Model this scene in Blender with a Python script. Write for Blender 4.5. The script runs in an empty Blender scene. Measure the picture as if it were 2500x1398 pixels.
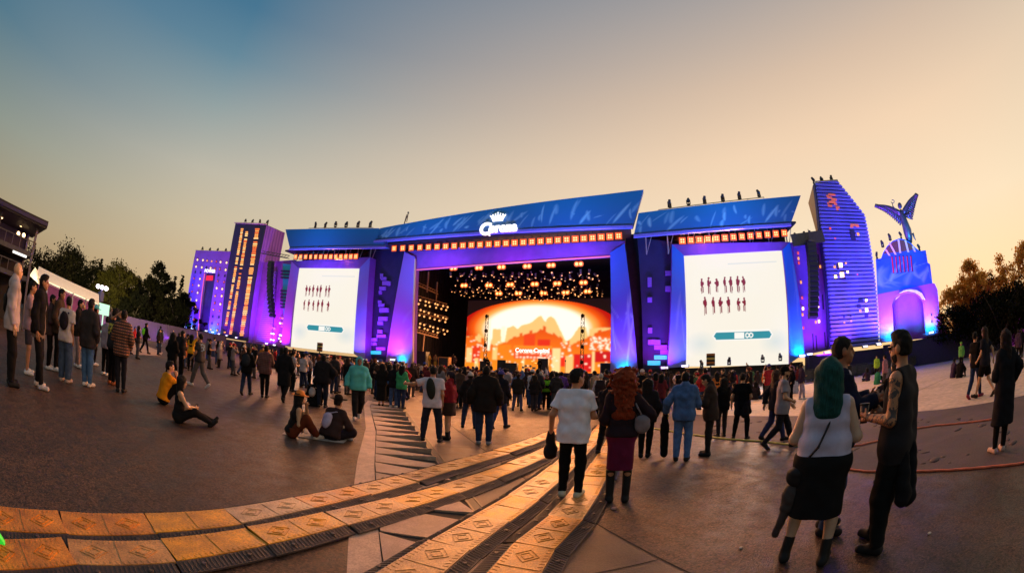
import bpy, bmesh, math, random, numpy as np
from mathutils import Vector, Matrix, Euler
random.seed(7); np.random.seed(7)
SC = bpy.context.scene
COL = SC.collection
pi = math.pi
R = math.radians
# ---------------------------------------------------------------- camera (15 mm full-frame fisheye, held at eye height, slightly tilted)
EYE = 1.68
FPX, PITCH, ROLL = 982.4, 0.2081, -0.0414
cam_data = bpy.data.cameras.new('camera')
cam = bpy.data.objects.new('camera', cam_data); COL.objects.link(cam); SC.camera = cam
cam_data.type = 'PANO'
_cd = cam_data if hasattr(cam_data, 'panorama_type') else cam_data.cycles
_cd.panorama_type = 'FISHEYE_EQUISOLID'
_cd.fisheye_lens = FPX / 2500 * 36
_cd.fisheye_fov = pi * 1.25
cam_data.sensor_width = 36
cam_data.sensor_height = 36 * 572 / 1024
cam_data.clip_start = 0.05; cam_data.clip_end = 3000
cam.matrix_world = Matrix.Translation((0, 0, EYE)) @ Matrix.Rotation(PITCH, 4, 'X') @ Matrix.Rotation(pi / 2, 4, 'X') @ Matrix.Rotation(-ROLL, 4, 'Z')
# ---------------------------------------------------------------- sky after sunset, glowing towards the right-hand horizon
SUN_AZ, SUN_EL, GLOW_AZ = R(71), R(3.0), R(52)
world = bpy.data.worlds.new('World'); SC.world = world; world.use_nodes = True
wn = world.node_tree; wn.nodes.clear()
def WN(t, **k):
    n = wn.nodes.new(t)
    for a, b in k.items(): setattr(n, a, b)
    return n
def ramp(nodes, stops, interp='EASE'):
    n = nodes.new('ShaderNodeValToRGB'); cr = n.color_ramp; cr.interpolation = interp
    while len(cr.elements) < len(stops): cr.elements.new(0.5)
    for e, (p, c) in zip(cr.elements, stops):
        e.position = p; e.color = (*c[:3], 1)
    return n
def lin(h):
    h = h.lstrip('#'); v = [int(h[i:i + 2], 16) / 255 for i in (0, 2, 4)]
    return tuple(x / 12.92 if x <= 0.04045 else ((x + 0.055) / 1.055) ** 2.4 for x in v)
w_out = WN('ShaderNodeOutputWorld'); w_bg = WN('ShaderNodeBackground'); w_bg2 = WN('ShaderNodeBackground'); w_add = WN('ShaderNodeAddShader')
w_sky = WN('ShaderNodeTexSky'); w_sky.sky_type = 'NISHITA'; w_sky.sun_disc = False
w_sky.sun_elevation = SUN_EL; w_sky.sun_rotation = SUN_AZ; w_sky.air_density = 1.6; w_sky.dust_density = 3.0; w_sky.ozone_density = 2.0
w_bg.inputs['Strength'].default_value = 0.015
w_tc = WN('ShaderNodeTexCoord'); w_sep = WN('ShaderNodeSeparateXYZ')
wn.links.new(w_tc.outputs['Generated'], w_sep.inputs[0])
w_dot = WN('ShaderNodeVectorMath', operation='DOT_PRODUCT'); w_dot.inputs[1].default_value = (math.sin(GLOW_AZ), math.cos(GLOW_AZ), 0.0)
wn.links.new(w_tc.outputs['Generated'], w_dot.inputs[0])
def w_map(a, b):
    n = WN('ShaderNodeMapRange'); n.inputs['From Min'].default_value = a; n.inputs['From Max'].default_value = b; wn.links.new(w_dot.outputs['Value'], n.inputs['Value']); return n
w_m1, w_m2 = w_map(-0.80, -0.20), w_map(-0.20, 0.85)
def w_rmp(stops):
    n = ramp(wn.nodes, [(p, tuple((x / 255 / 12.92) if x < 11 else ((x / 255 + .055) / 1.055) ** 2.4 for x in c)) for p, c in stops], 'LINEAR'); wn.links.new(w_sep.outputs['Z'], n.inputs[0]); return n
w_far = w_rmp([(0.0, (150, 120, 88)), (0.14, (160, 145, 115)), (0.29, (129, 141, 134)), (0.43, (76, 115, 135)), (0.62, (62, 106, 138)), (1.0, (48, 95, 130))])
w_mid = w_rmp([(0.0, (196, 155, 110)), (0.10, (206, 176, 134)), (0.25, (202, 186, 156)), (0.37, (188, 182, 165)), (0.50, (146, 160, 160)), (0.60, (100, 135, 153)), (0.69, (70, 116, 144)), (1.0, (48, 95, 130))])
w_near = w_rmp([(0.0, (255, 208, 140)), (0.10, (250, 219, 172)), (0.28, (247, 224, 190)), (0.48, (242, 211, 178)), (0.62, (222, 193, 166)), (0.78, (184, 170, 160)), (1.0, (110, 130, 146))])
w_x1 = WN('ShaderNodeMixRGB'); wn.links.new(w_m1.outputs[0], w_x1.inputs[0]); wn.links.new(w_far.outputs[0], w_x1.inputs[1]); wn.links.new(w_mid.outputs[0], w_x1.inputs[2])
w_mix = WN('ShaderNodeMixRGB'); wn.links.new(w_m2.outputs[0], w_mix.inputs[0]); wn.links.new(w_x1.outputs[0], w_mix.inputs[1]); wn.links.new(w_near.outputs[0], w_mix.inputs[2])
wn.links.new(w_sky.outputs[0], w_bg.inputs[0]); wn.links.new(w_mix.outputs[0], w_bg2.inputs[0])
w_bg2.inputs['Strength'].default_value = 1.0
wn.links.new(w_bg.outputs[0], w_add.inputs[0]); wn.links.new(w_bg2.outputs[0], w_add.inputs[1]); wn.links.new(w_add.outputs[0], w_out.inputs[0])
# ---------------------------------------------------------------- sun: on the horizon, almost gone
sun_d = bpy.data.lights.new('sun', 'SUN'); sun = bpy.data.objects.new('sun', sun_d); COL.objects.link(sun)
sun_d.energy = 1.3; sun_d.angle = R(3); sun_d.color = (1.0, 0.50, 0.20)
sun.rotation_euler = Euler((pi / 2 - SUN_EL, 0, -SUN_AZ + pi))
SC.view_settings.view_transform = 'Standard'; SC.view_settings.look = 'None'
SC.view_settings.exposure = 0.0; SC.view_settings.gamma = 1.0
cy = SC.cycles
cy.use_denoising = True; cy.max_bounces = 5; cy.diffuse_bounces = 3; cy.glossy_bounces = 3; cy.transmission_bounces = 3
cy.sample_clamp_indirect = 4.0; cy.sample_clamp_direct = 0.0; cy.caustics_reflective = False; cy.caustics_refractive = False
# ================================================================ helpers
def ray(px, py):
    x, y = px - 1250.0, 699.0 - py; r = math.hypot(x, y) + 1e-9
    th = 2 * math.asin(min(1, r / (2 * FPX)))
    d = (math.sin(th) * x / r, math.cos(th), math.sin(th) * y / r)
    c, s = math.cos(ROLL), math.sin(ROLL); X = d[0] * c + d[2] * s; Z = -d[0] * s + d[2] * c
    c, s = math.cos(PITCH), math.sin(PITCH)
    return Vector((X, d[1] * c - Z * s, d[1] * s + Z * c))
def ground(px, py, z=0.0):
    r = ray(px, py); t = (EYE - z) / -r.z
    return Vector((r.x * t, r.y * t, z))
def at_dist(px, py, D):
    r = ray(px, py); t = D / math.hypot(r.x, r.y)
    return Vector((r.x * t, r.y * t, r.z * t + EYE))
TH = R(17.9)
SU = Vector((math.cos(TH), -math.sin(TH), 0)); SN = Vector((math.sin(TH), math.cos(TH), 0)); SO = Vector((-1.57, 45, 0))
def ST(s, d, z=0.0): return SO + SU * s + SN * d + Vector((0, 0, z))
class Plane:
    def __init__(self, s0, d0, s1, d1):
        a, b = ST(s0, d0), ST(s1, d1); self.O = a; self.e = (b - a).normalized(); self.m = Vector((self.e.y, -self.e.x, 0))
    def at(self, px, py):
        r = ray(px, py); n = self.m; t = (self.O - Vector((0, 0, EYE))).dot(n) / r.dot(n)
        q = Vector((0, 0, EYE)) + r * t
        return ((q - self.O).dot(self.e), q.z)
    def w(self, a, z, off=0.0): return self.O + self.e * a + self.m * off + Vector((0, 0, z))
def fresh(name, data=None): 
    o = bpy.data.objects.new(name, data); COL.objects.link(o); return o
def tag(o, label=None, cat=None, group=None, kind=None):
    if label: o['label'] = label
    if cat: o['category'] = cat
    if group: o['group'] = group
    if kind: o['kind'] = kind
    return o
def empty(name, loc, label, cat, group=None, rz=0.0):
    o = fresh(name); o.location = loc; o.rotation_euler = (0, 0, rz); o.empty_display_size = 0.2
    return tag(o, label, cat, group)
class MB:
    """collects faces; build() links them as ONE mesh object"""
    def __init__(self): self.v = []; self.f = []; self.mi = []; self.cur = 0
    def add(self, vs, fs):
        b = len(self.v); self.v += [Vector(v) for v in vs]
        for f in fs: self.f.append(tuple(i + b for i in f)); self.mi.append(self.cur)
        return self
    def box(self, c, size, M=None, taper=1.0):
        x, y, z = (s / 2 for s in size); c = Vector(c)
        vs = [Vector((sx * x * (taper if sz > 0 else 1), sy * y * (taper if sz > 0 else 1), sz * z)) for sz in (-1, 1) for sy in (-1, 1) for sx in (-1, 1)]
        if M is not None: vs = [M @ v for v in vs]
        return self.add([v + c for v in vs], [(0, 2, 3, 1), (4, 5, 7, 6), (0, 1, 5, 4), (1, 3, 7, 5), (3, 2, 6, 7), (2, 0, 4, 6)])
    def bar(self, p0, p1, w, h=None):
        p0, p1 = Vector(p0), Vector(p1); h = h or w; d = p1 - p0; L = d.length
        q = d.to_track_quat('Z', 'Y').to_matrix()
        return self.box((p0 + p1) / 2, (w, h, L), q)
    def tube(self, pts, rad, n=8, cap=True):
        pts = [Vector(p) for p in pts]; rad = rad if isinstance(rad, (list, tuple)) else [rad] * len(pts)
        vs, fs = [], []; ref = None
        for i, p in enumerate(pts):
            t = (pts[min(i + 1, len(pts) - 1)] - pts[max(i - 1, 0)]).normalized()
            if ref is None: ref = t.orthogonal().normalized()
            u = (ref - t * ref.dot(t)).normalized(); ref = u; w = t.cross(u)
            for k in range(n):
                a = 2 * pi * k / n; vs.append(p + (u * math.cos(a) + w * math.sin(a)) * rad[i])
        for i in range(len(pts) - 1):
            for k in range(n):
                fs.append((i * n + k, i * n + (k + 1) % n, (i + 1) * n + (k + 1) % n, (i + 1) * n + k))
        if cap: fs += [tuple(range(n - 1, -1, -1)), tuple(range((len(pts) - 1) * n, len(pts) * n))]
        return self.add(vs, fs)
    def ell(self, c, r, n=10, m=7, M=None):
        c = Vector(c); vs, fs = [], []
        for i in range(m + 1):
            a = pi * i / m - pi / 2
            for k in range(n):
                b = 2 * pi * k / n; v = Vector((math.cos(a) * math.cos(b) * r[0], math.cos(a) * math.sin(b) * r[1], math.sin(a) * r[2]))
                vs.append((M @ v if M is not None else v) + c)
        for i in range(m):
            for k in range(n): fs.append((i * n + k, i * n + (k + 1) % n, (i + 1) * n + (k + 1) % n, (i + 1) * n + k))
        return self.add(vs, fs)
    def prism(self, front, back):
        n = len(front)
        return self.add(list(front) + list(back), [tuple(range(n)), tuple(range(2 * n - 1, n - 1, -1))] + [(i, n + i, n + (i + 1) % n, (i + 1) % n) for i in range(n)])
    def slab(self, pl, poly, off, th):
        """polygon (a, z) on a plane; its face stands `off` in front of the plane, thickness th behind the face"""
        return self.prism([pl.w(a, z, off) for a, z in poly], [pl.w(a, z, off - th) for a, z in poly])
    def quad(self, a, b, c, d): return self.add([a, b, c, d], [(0, 1, 2, 3)])
    def poly(self, pts): return self.add(pts, [tuple(range(len(pts)))])
    def build(self, name, mats, parent=None, smooth=False, origin=None, color=None):
        o0 = Vector(origin) if origin is not None else Vector((0, 0, 0))
        me = bpy.data.meshes.new(name)
        me.from_pydata([tuple(v - o0) for v in self.v], [], self.f)
        for m in (mats if isinstance(mats, (list, tuple)) else [mats]): me.materials.append(m)
        if any(self.mi): me.polygons.foreach_set('material_index', self.mi)
        bm = bmesh.new(); bm.from_mesh(me); bmesh.ops.recalc_face_normals(bm, faces=bm.faces); bm.to_mesh(me); bm.free()
        if smooth: me.polygons.foreach_set('use_smooth', [True] * len(me.polygons))
        me.update()
        o = fresh(name, me)
        if parent is not None: o.parent = parent
        elif origin is not None: o.location = o0
        if color: o.color = (*color, 1)
        return o
def copy_tree(o, parent=None):
    c = o.copy(); COL.objects.link(c)
    if parent is not None: c.parent = parent
    for ch in [x for x in o.children]: copy_tree(ch, c)
    return c
# ---------------------------------------------------------------- materials
MATS = {}
def mat(name, color, rough=0.7, metal=0.0, var=0.25, scale=6.0, bump=0.0, emit=None, es=0.0, objcol=False, coord='Object', spec=0.5, bscale=None):
    if name in MATS: return MATS[name]
    m = bpy.data.materials.new(name); m.use_nodes = True; nt = m.node_tree; b = nt.nodes['Principled BSDF']
    b.inputs['Roughness'].default_value = rough; b.inputs['Metallic'].default_value = metal; b.inputs['Specular IOR Level'].default_value = spec
    b.inputs['Base Color'].default_value = (*color, 1)
    if var or bump or objcol:
        tc = nt.nodes.new('ShaderNodeTexCoord'); no = nt.nodes.new('ShaderNodeTexNoise'); no.inputs['Scale'].default_value = scale; no.inputs['Detail'].default_value = 5
        nt.links.new(tc.outputs[coord], no.inputs['Vector'])
        mr = nt.nodes.new('ShaderNodeMapRange'); mr.inputs['From Min'].default_value = 0.25; mr.inputs['From Max'].default_value = 0.75
        mr.inputs['To Min'].default_value = 1 - var; mr.inputs['To Max'].default_value = 1 + var
        nt.links.new(no.outputs['Fac'], mr.inputs['Value'])
        mx = nt.nodes.new('ShaderNodeVectorMath'); mx.operation = 'SCALE'; nt.links.new(mr.outputs[0], mx.inputs['Scale'])
        if objcol:
            oi = nt.nodes.new('ShaderNodeObjectInfo'); nt.links.new(oi.outputs['Color'], mx.inputs[0])
        else: mx.inputs[0].default_value = color
        nt.links.new(mx.outputs[0], b.inputs['Base Color'])
        if bump:
            n2 = no
            if bscale:
                n2 = nt.nodes.new('ShaderNodeTexNoise'); n2.inputs['Scale'].default_value = bscale; n2.inputs['Detail'].default_value = 6; nt.links.new(tc.outputs[coord], n2.inputs['Vector'])
            bp = nt.nodes.new('ShaderNodeBump'); bp.inputs['Strength'].default_value = bump; bp.inputs['Distance'].default_value = 0.02
            nt.links.new(n2.outputs['Fac'], bp.inputs['Height']); nt.links.new(bp.outputs[0], b.inputs['Normal'])
    if emit:
        b.inputs['Emission Color'].default_value = (*emit, 1); b.inputs['Emission Strength'].default_value = es
    MATS[name] = m; return m
def attr_mat(name, emit=0.0, rough=0.6):
    """colour from the mesh's painted 'paint' attribute: a printed fabric (emit 0) or a LED screen"""
    if name in MATS: return MATS[name]
    m = bpy.data.materials.new(name); m.use_nodes = True; nt = m.node_tree; b = nt.nodes['Principled BSDF']
    a = nt.nodes.new('ShaderNodeVertexColor'); a.layer_name = 'paint'
    b.inputs['Roughness'].default_value = rough
    if emit:
        b.inputs['Base Color'].default_value = (0.01, 0.01, 0.01, 1); nt.links.new(a.outputs[0], b.inputs['Emission Color']); b.inputs['Emission Strength'].default_value = emit
    else: nt.links.new(a.outputs[0], b.inputs['Base Color'])
    MATS[name] = m; return m
def painted_grid(name, corners, fn, nx, ny, m, parent, back=None, origin=(0, 0, 0)):
    """corners: bl, br, tr, tl world points; fn(u, v arrays) -> rgb arrays painted per vertex"""
    bl, br, tr, tl = (np.array(c) for c in corners)
    U, V = np.meshgrid(np.linspace(0, 1, nx), np.linspace(0, 1, ny)); u, v = U.ravel()[:, None], V.ravel()[:, None]
    P = (bl * (1 - u) + br * u) * (1 - v) + (tl * (1 - u) + tr * u) * v - np.array(origin)
    i = np.arange((nx - 1) * (ny - 1)); r, c = i // (nx - 1), i % (nx - 1); k = r * nx + c
    F = np.stack([k, k + 1, k + nx + 1, k + nx], 1)
    me = bpy.data.meshes.new(name); me.from_pydata(P.tolist(), [], F.tolist())
    col = me.color_attributes.new('paint', 'FLOAT_COLOR', 'POINT')
    rgb = fn(U.ravel(), V.ravel()); rgba = np.concatenate([np.clip(rgb, 0, None), np.ones((len(rgb), 1))], 1).astype(np.float32)
    col.data.foreach_set('color', rgba.ravel()); me.materials.append(m); me.update()
    o = fresh(name, me)
    if parent is not None: o.parent = parent
    return o
def area_light(name, loc, target, power, color, sx, sy=None, spread=pi):
    d = bpy.data.lights.new(name, 'AREA'); d.shape = 'RECTANGLE'; d.size = sx; d.size_y = sy or sx; d.energy = power; d.color = color; d.spread = spread
    o = fresh(name, d); o.location = loc; o.rotation_euler = (Vector(target) - Vector(loc)).to_track_quat('-Z', 'Y').to_euler(); return o
# ================================================================ ground
def ground_mat(name, c1, c2, rough, grain, gscale=120.0, big=0.35, speck=None, bump=0.55, spec=.5, agg=0):
    m = bpy.data.materials.new(name); m.use_nodes = True; nt = m.node_tree; b = nt.nodes['Principled BSDF']; L = nt.links.new
    tc = nt.nodes.new('ShaderNodeTexCoord')
    def noise(sc, det=6, rg=0.6, dist=0.0):
        n = nt.nodes.new('ShaderNodeTexNoise'); n.inputs['Scale'].default_value = sc; n.inputs['Detail'].default_value = det; n.inputs['Roughness'].default_value = rg; n.inputs['Distortion'].default_value = dist
        L(tc.outputs['Object'], n.inputs['Vector']); return n
    n1 = noise(big, 8, 0.65, 0.6); n2 = noise(3.5, 6, 0.6, 0.3); n3 = noise(gscale, 3, 0.7)
    r1 = ramp(nt.nodes, [(0.30, c1), (0.72, c2)], 'LINEAR'); L(n1.outputs['Fac'], r1.inputs[0])
    mr = nt.nodes.new('ShaderNodeMapRange'); mr.inputs['From Min'].default_value = 0.3; mr.inputs['From Max'].default_value = 0.7; mr.inputs['To Min'].default_value = 0.70; mr.inputs['To Max'].default_value = 1.28; L(n2.outputs['Fac'], mr.inputs['Value'])
    mr3 = nt.nodes.new('ShaderNodeMapRange'); mr3.inputs['From Min'].default_value = 0.3; mr3.inputs['From Max'].default_value = 0.7; mr3.inputs['To Min'].default_value = 1 - grain; mr3.inputs['To Max'].default_value = 1 + grain; L(n3.outputs['Fac'], mr3.inputs['Value'])
    mu = nt.nodes.new('ShaderNodeMath'); mu.operation = 'MULTIPLY'; L(mr.outputs[0], mu.inputs[0]); L(mr3.outputs[0], mu.inputs[1])
    sc = nt.nodes.new('ShaderNodeVectorMath'); sc.operation = 'SCALE'; L(r1.outputs[0], sc.inputs[0]); L(mu.outputs[0], sc.inputs['Scale'])
    last = sc.outputs[0]; b.inputs['Specular IOR Level'].default_value = spec
    if agg:
        va = nt.nodes.new('ShaderNodeTexVoronoi'); va.inputs['Scale'].default_value = 42; L(tc.outputs['Object'], va.inputs['Vector']); sv = nt.nodes.new('ShaderNodeSeparateXYZ'); L(va.outputs['Color'], sv.inputs[0])
        ma = nt.nodes.new('ShaderNodeMapRange'); ma.inputs['To Min'].default_value = 1 - agg; ma.inputs['To Max'].default_value = 1 + agg * 1.2; L(sv.outputs[0], ma.inputs['Value']); s2 = nt.nodes.new('ShaderNodeVectorMath'); s2.operation = 'SCALE'; L(last, s2.inputs[0]); L(ma.outputs[0], s2.inputs['Scale']); last = s2.outputs[0]
    if speck:
        vo = nt.nodes.new('ShaderNodeTexVoronoi'); vo.inputs['Scale'].default_value = 2.2; L(tc.outputs['Object'], vo.inputs['Vector'])
        lt = nt.nodes.new('ShaderNodeMath'); lt.operation = 'LESS_THAN'; lt.inputs[1].default_value = 0.035; L(vo.outputs['Distance'], lt.inputs[0])
        mx = nt.nodes.new('ShaderNodeMixRGB'); mx.inputs[2].default_value = (*speck, 1); L(lt.outputs[0], mx.inputs[0]); L(last, mx.inputs[1]); last = mx.outputs[0]
    L(last, b.inputs['Base Color'])
    mr4 = nt.nodes.new('ShaderNodeMapRange'); mr4.inputs['From Min'].default_value = 0.3; mr4.inputs['From Max'].default_value = 0.7; mr4.inputs['To Min'].default_value = rough - 0.12; mr4.inputs['To Max'].default_value = rough + 0.12; L(n2.outputs['Fac'], mr4.inputs['Value']); L(mr4.outputs[0], b.inputs['Roughness'])
    bp = nt.nodes.new('ShaderNodeBump'); bp.inputs['Strength'].default_value = bump; bp.inputs['Distance'].default_value = 0.012; L(n3.outputs['Fac'], bp.inputs['Height']); L(bp.outputs[0], b.inputs['Normal'])
    MATS[name] = m; return m
M_ASPH = ground_mat('asphalt', (0.029, 0.0135, 0.0075), (0.092, 0.049, 0.028), 0.55, 0.5, 48, 0.20, (0.22, 0.16, 0.12), .8, .30, .65)
M_CONC = ground_mat('concrete', (0.30, 0.185, 0.125), (0.48, 0.32, 0.225), 0.6, 0.2, 60, 0.9)
M_CONC_DULL = ground_mat('worn_concrete', (0.075, 0.048, 0.030), (0.14, 0.092, 0.060), 0.6, 0.22, 60, 0.9)
M_PALE = ground_mat('pale_concrete', (0.46, 0.33, 0.22), (0.62, 0.46, 0.32), 0.75, 0.06, 50, 0.3, None, .08)
M_DIRT = ground_mat('dirt', (0.055, 0.033, 0.032), (0.105, 0.062, 0.058), 0.85, 0.3, 30, 0.7)
M_DARKGAP = mat('dark_gap', (0.012, 0.010, 0.008), 0.9, var=0.2)
def sheet(name, pts, z, m, n_sub=0):
    b = MB(); b.poly([(p[0], p[1], z) for p in pts]); o = b.build(name, m); return tag(o, kind='structure')
g = MB(); g.poly([(-600, -600, 0), (600, -600, 0), (600, 900, 0), (-600, 900, 0)]); tag(g.build('ground', M_ASPH), kind='structure')
# the straight concrete channel band that crosses the forecourt
d1 = Vector((0.3325, -0.943)); nrm = Vector((0.943, 0.3325))
def band(t, w): p = Vector((-2.28, 10.27)) + d1 * t + nrm * w; return (p.x, p.y)
sheet('channel_band', [band(-14, 0.05), band(-14, 1.02), band(14, 1.02), band(14, 0.05)], 0.004, M_CONC_DULL)
jb = MB()
for k in range(-6, 7):
    t = 1.9 * k + 0.4 + random.uniform(-.1, .1)
    a, c, e, f = band(t, 0.06), band(t + 0.12, 1.0), band(t + 0.135, 1.0), band(t + 0.014, 0.06)
    jb.poly([(*a, 0.008), (*c, 0.008), (*e, 0.008), (*f, 0.008)])
for w in (1.015,):
    jb.poly([(*band(-14, w), 0.008), (*band(-14, w + .02), 0.008), (*band(14, w + .02), 0.008), (*band(14, w), 0.008)])
tag(jb.build('channel_joints', M_DARKGAP), kind='structure')
ch = MB()
for w0, w1, z in ((-0.11, -0.085, .014), (0.02, 0.045, .014)):
    ch.prism([(*band(-13, w0), z), (*band(-13, w1), z), (*band(13.5, w1), z), (*band(13.5, w0), z)], [(*band(-13, w0), 0.001), (*band(-13, w1), 0.001), (*band(13.5, w1), 0.001), (*band(13.5, w0), 0.001)])
tag(ch.build('channel_rail', mat('channel_steel', (0.10, 0.085, 0.06), 0.5, 0.6)), kind='structure')
sheet('channel_bed', [band(-13, -0.086), band(-13, 0.021), band(13.5, 0.021), band(13.5, -0.086)], 0.005, mat('channel_bed', (0.030, 0.034, 0.024), 0.6))
# gutter of tilted slabs between the white strip and the channel
L0 = [(-5.6, 16.2), (-4.95, 14.0), (-3.10, 9.31), (-2.10, 6.25), (-1.20, 3.65), (-0.72, 2.3)]
def lerp_poly(P, y):
    for a, b in zip(P, P[1:]):
        if b[1] <= y <= a[1]: t = (y - b[1]) / (a[1] - b[1]); return b[0] + (a[0] - b[0]) * t
    return P[-1][0]
sheet('gutter_bed', [(lerp_poly(L0, y) - .02, y) for y in (16, 12, 9, 6, 4, 2.4)] + [(band(t, -0.1)) for t in (8.6, 4.5, 1, -3, -6.2)], 0.006, M_DARKGAP)
sl = MB(); yy = [15.8, 14.6, 13.5, 12.5, 11.6, 10.75, 9.98, 9.25, 8.6, 7.95, 7.35, 6.8, 6.2, 5.6, 5.0, 4.3, 3.5, 2.5]
for a, b in zip(yy, yy[1:]):
    g = 0.035 * (a - b) + 0.008
    xa, xb = lerp_poly(L0, a), lerp_poly(L0, b)
    def rx(y): t = (10.27 - y) / 0.943; return band(t, -0.115)[0]
    h1 = (0.030 + random.uniform(0, .03)) * (1 if b > 6.5 else -.25)
    gr = .06 + .30 * (a - b) * random.uniform(.7, 1.1)
    f = [(xa + .0, a - g * .6, .016), (rx(a) - .0, a - gr, .020), (rx(b + g), b + g * .2, .050 + h1 * 1.4), (xb, b + g * .1, .020)]
    sl.prism([Vector(p) for p in f], [Vector((p[0], p[1], 0.007)) for p in f])
tag(sl.build('gutter_slabs', M_CONC), kind='structure')
M_STRIP = ground_mat('pale_strip', (.40, .26, .18), (.58, .40, .29), .6, .3, 50, .9)
# rough pale strip along the gutter
ws = MB(); yy2 = np.linspace(16, 2.3, 40)
for a, b in zip(yy2, yy2[1:]):
    j1, j2 = random.uniform(-.012, .012), random.uniform(-.012, .012)
    wa, wb = 0.22 + 0.10 * min(1, (16 - a) / 10), 0.22 + 0.10 * min(1, (16 - b) / 10)
    ws.quad((lerp_poly(L0, a) - wa, a, .0045), (lerp_poly(L0, a) - .012, a, .0045), (lerp_poly(L0, b) - .012, b, .0045), (lerp_poly(L0, b) - wb, b, .0045))
tag(ws.build('kerb_strip', M_STRIP), kind='structure')
# dirt ground and pale concrete road over to the right
sheet('dirt_ground', [(3.6, 14.0), (4.28, 11.02), (5.2, 8.29), (5.62, 7.49), (5.45, 5.4), (5.11, 3.79), (5.65, 2.47), (6.13, 0.97), (7.5, -6), (14, -6), (12.6, 2.38), (11.28, 5.42), (10.44, 8.62), (8.58, 11.77), (7.2, 14.0)], 0.004, M_DIRT)
sheet('concrete_road', [(6.8, 15.0), (7.2, 14.0), (8.58, 11.77), (10.44, 8.62), (11.28, 5.42), (12.6, 2.38), (14, -6), (90, -30), (110, 22), (55, 28.5), (25.6, 26.5), (15.6, 25.0)], 0.0045, M_PALE)
sheet('lit_ground_patch', [tuple(ground(*p)[:2]) for p in [(300, 838), (322, 832), (345, 838), (398, 860), (392, 868), (345, 866), (296, 862)]], 0.004, mat('orange_lit_patch', (0.42, 0.28, 0.20), 0.7, scale=1.5))  # orange light on the ground, put into this sheet's pale colour
rj = MB()
for p, q, w in [((8.9, 16), (30, 21), .05), ((12, 8.6), (40, 13), .05), ((13, 24), (20, 2), .05), ((24, 25), (36, 3), .05)]:
    p, q = Vector((*p, 0)), Vector((*q, 0)); n = (q - p).normalized().cross(Vector((0, 0, 1))) * w / 2
    rj.quad(p + n + Vector((0, 0, .009)), p - n + Vector((0, 0, .009)), q - n + Vector((0, 0, .009)), q + n + Vector((0, 0, .009)))
tag(rj.build('road_joints', mat('road_joint', (0.12, 0.09, 0.07), 0.8)), kind='structure')
# ruts and clods in the dirt
dr = MB()
for k in range(90):
    t = random.random(); x = 4.9 + 5 * random.random(); y = 1.5 + 9.5 * random.random()
    if x < 4.6 + 0.16 * (11 - y) or x > 12.6 - 0.36 * y: continue
    s = random.uniform(.03, .11); dr.ell((x, y, 0.002), (s * random.uniform(1, 2.6), s, s * .28), 7, 4, Matrix.Rotation(random.uniform(-.6, .6), 3, 'Z'))
tag(dr.build('dirt_clods', M_DIRT, smooth=True), kind='stuff')
# hose / cable lines lying on the ground
def ground_line(name, pts, r, m, label):
    b = MB(); P = []
    for a, c in zip(pts, pts[1:]):
        for k in range(6): t = k / 6; P.append((a[0] + (c[0] - a[0]) * t + random.uniform(-.012, .012), a[1] + (c[1] - a[1]) * t + random.uniform(-.012, .012), r * .9))
    P.append((*pts[-1], r * .9)); b.tube(P, r, 7)
    return tag(b.build(name, m, smooth=True), label, 'cable')
M_YEL = mat('yellow_rubber', (0.62, 0.52, 0.12), 0.6); M_ORA = mat('orange_rubber', (0.72, 0.16, 0.07), 0.55)
ground_line('cable', [(3.75, 13.0), (4.28, 11.02), (4.72, 9.6), (5.2, 8.29), (5.65, 7.49), (5.85, 6.49), (6.10, 5.8)], .022, M_YEL, 'thin yellow cable along the edge of the dirt by the man in grey')
ground_line('cable', [(6.10, 5.8), (6.62, 5.13), (7.1, 5.0), (8.1, 5.21), (8.9, 4.3), (9.5, 2.5)], .022, M_ORA, 'orange cable kinking across the dirt behind the tattooed man')
ground_line('cable', [(5.05, 4.3), (5.11, 3.79), (5.40, 3.1), (5.65, 2.47), (5.92, 1.7), (6.13, .97), (6.5, -1)], .018, M_ORA, 'orange cable lying where the asphalt meets the dirt')
# ================================================================ the stage and its facades
PL = Plane(0, 0, 1, 0); PR = Plane(0, -2.2, 1, -2.2); PB = Plane(0, 1.2, 1, 1.2)
PBL = Plane(-68.3, -4.2, -58.3, 0); PMO = Plane(47.3, 0, 53.2, -6)
def PX(pl, pts): return [pl.at(*p) for p in pts]
M_FAC = mat('facade_fabric', (0.27, 0.10, 0.56), 0.85, var=0.12, scale=0.5, bump=0.05, spec=.15)
M_FACB = mat('facade_blue', (0.05, 0.15, 0.40), 0.7, var=0.15, scale=0.6)
M_NAVY = mat('facade_navy', (0.028, 0.020, 0.085), 0.6, var=0.2, scale=0.8)
M_PURP = mat('facade_purple', (0.26, 0.06, 0.40), 0.75, var=0.2, scale=0.7)
M_BLK = mat('stage_black', (0.012, 0.010, 0.012), 0.7, var=0.3, scale=2)
M_DRAPE = mat('drape_black', (0.020, 0.012, 0.014), 0.95, var=0.3, scale=1.5)
M_TRIM = mat('pale_trim', (0.30, 0.17, 0.66), 0.7, var=0.1, spec=.2)
M_RIM = mat('cream_panel', (0.72, 0.60, 0.44), 0.8, var=0.08, scale=1)
M_SAIL = mat('sail_cloth', (0.80, 0.68, 0.50), 0.9, var=0.05)
_nt = M_SAIL.node_tree; _tr = _nt.nodes.new('ShaderNodeBsdfTranslucent'); _tr.inputs[0].default_value = (.9, .74, .52, 1); _ms = _nt.nodes.new('ShaderNodeMixShader'); _ms.inputs[0].default_value = .6
_nt.links.new(_nt.nodes['Principled BSDF'].outputs[0], _ms.inputs[1]); _nt.links.new(_tr.outputs[0], _ms.inputs[2]); _nt.links.new(_ms.outputs[0], [n for n in _nt.nodes if n.type == 'OUTPUT_MATERIAL'][0].inputs[0])
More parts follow.
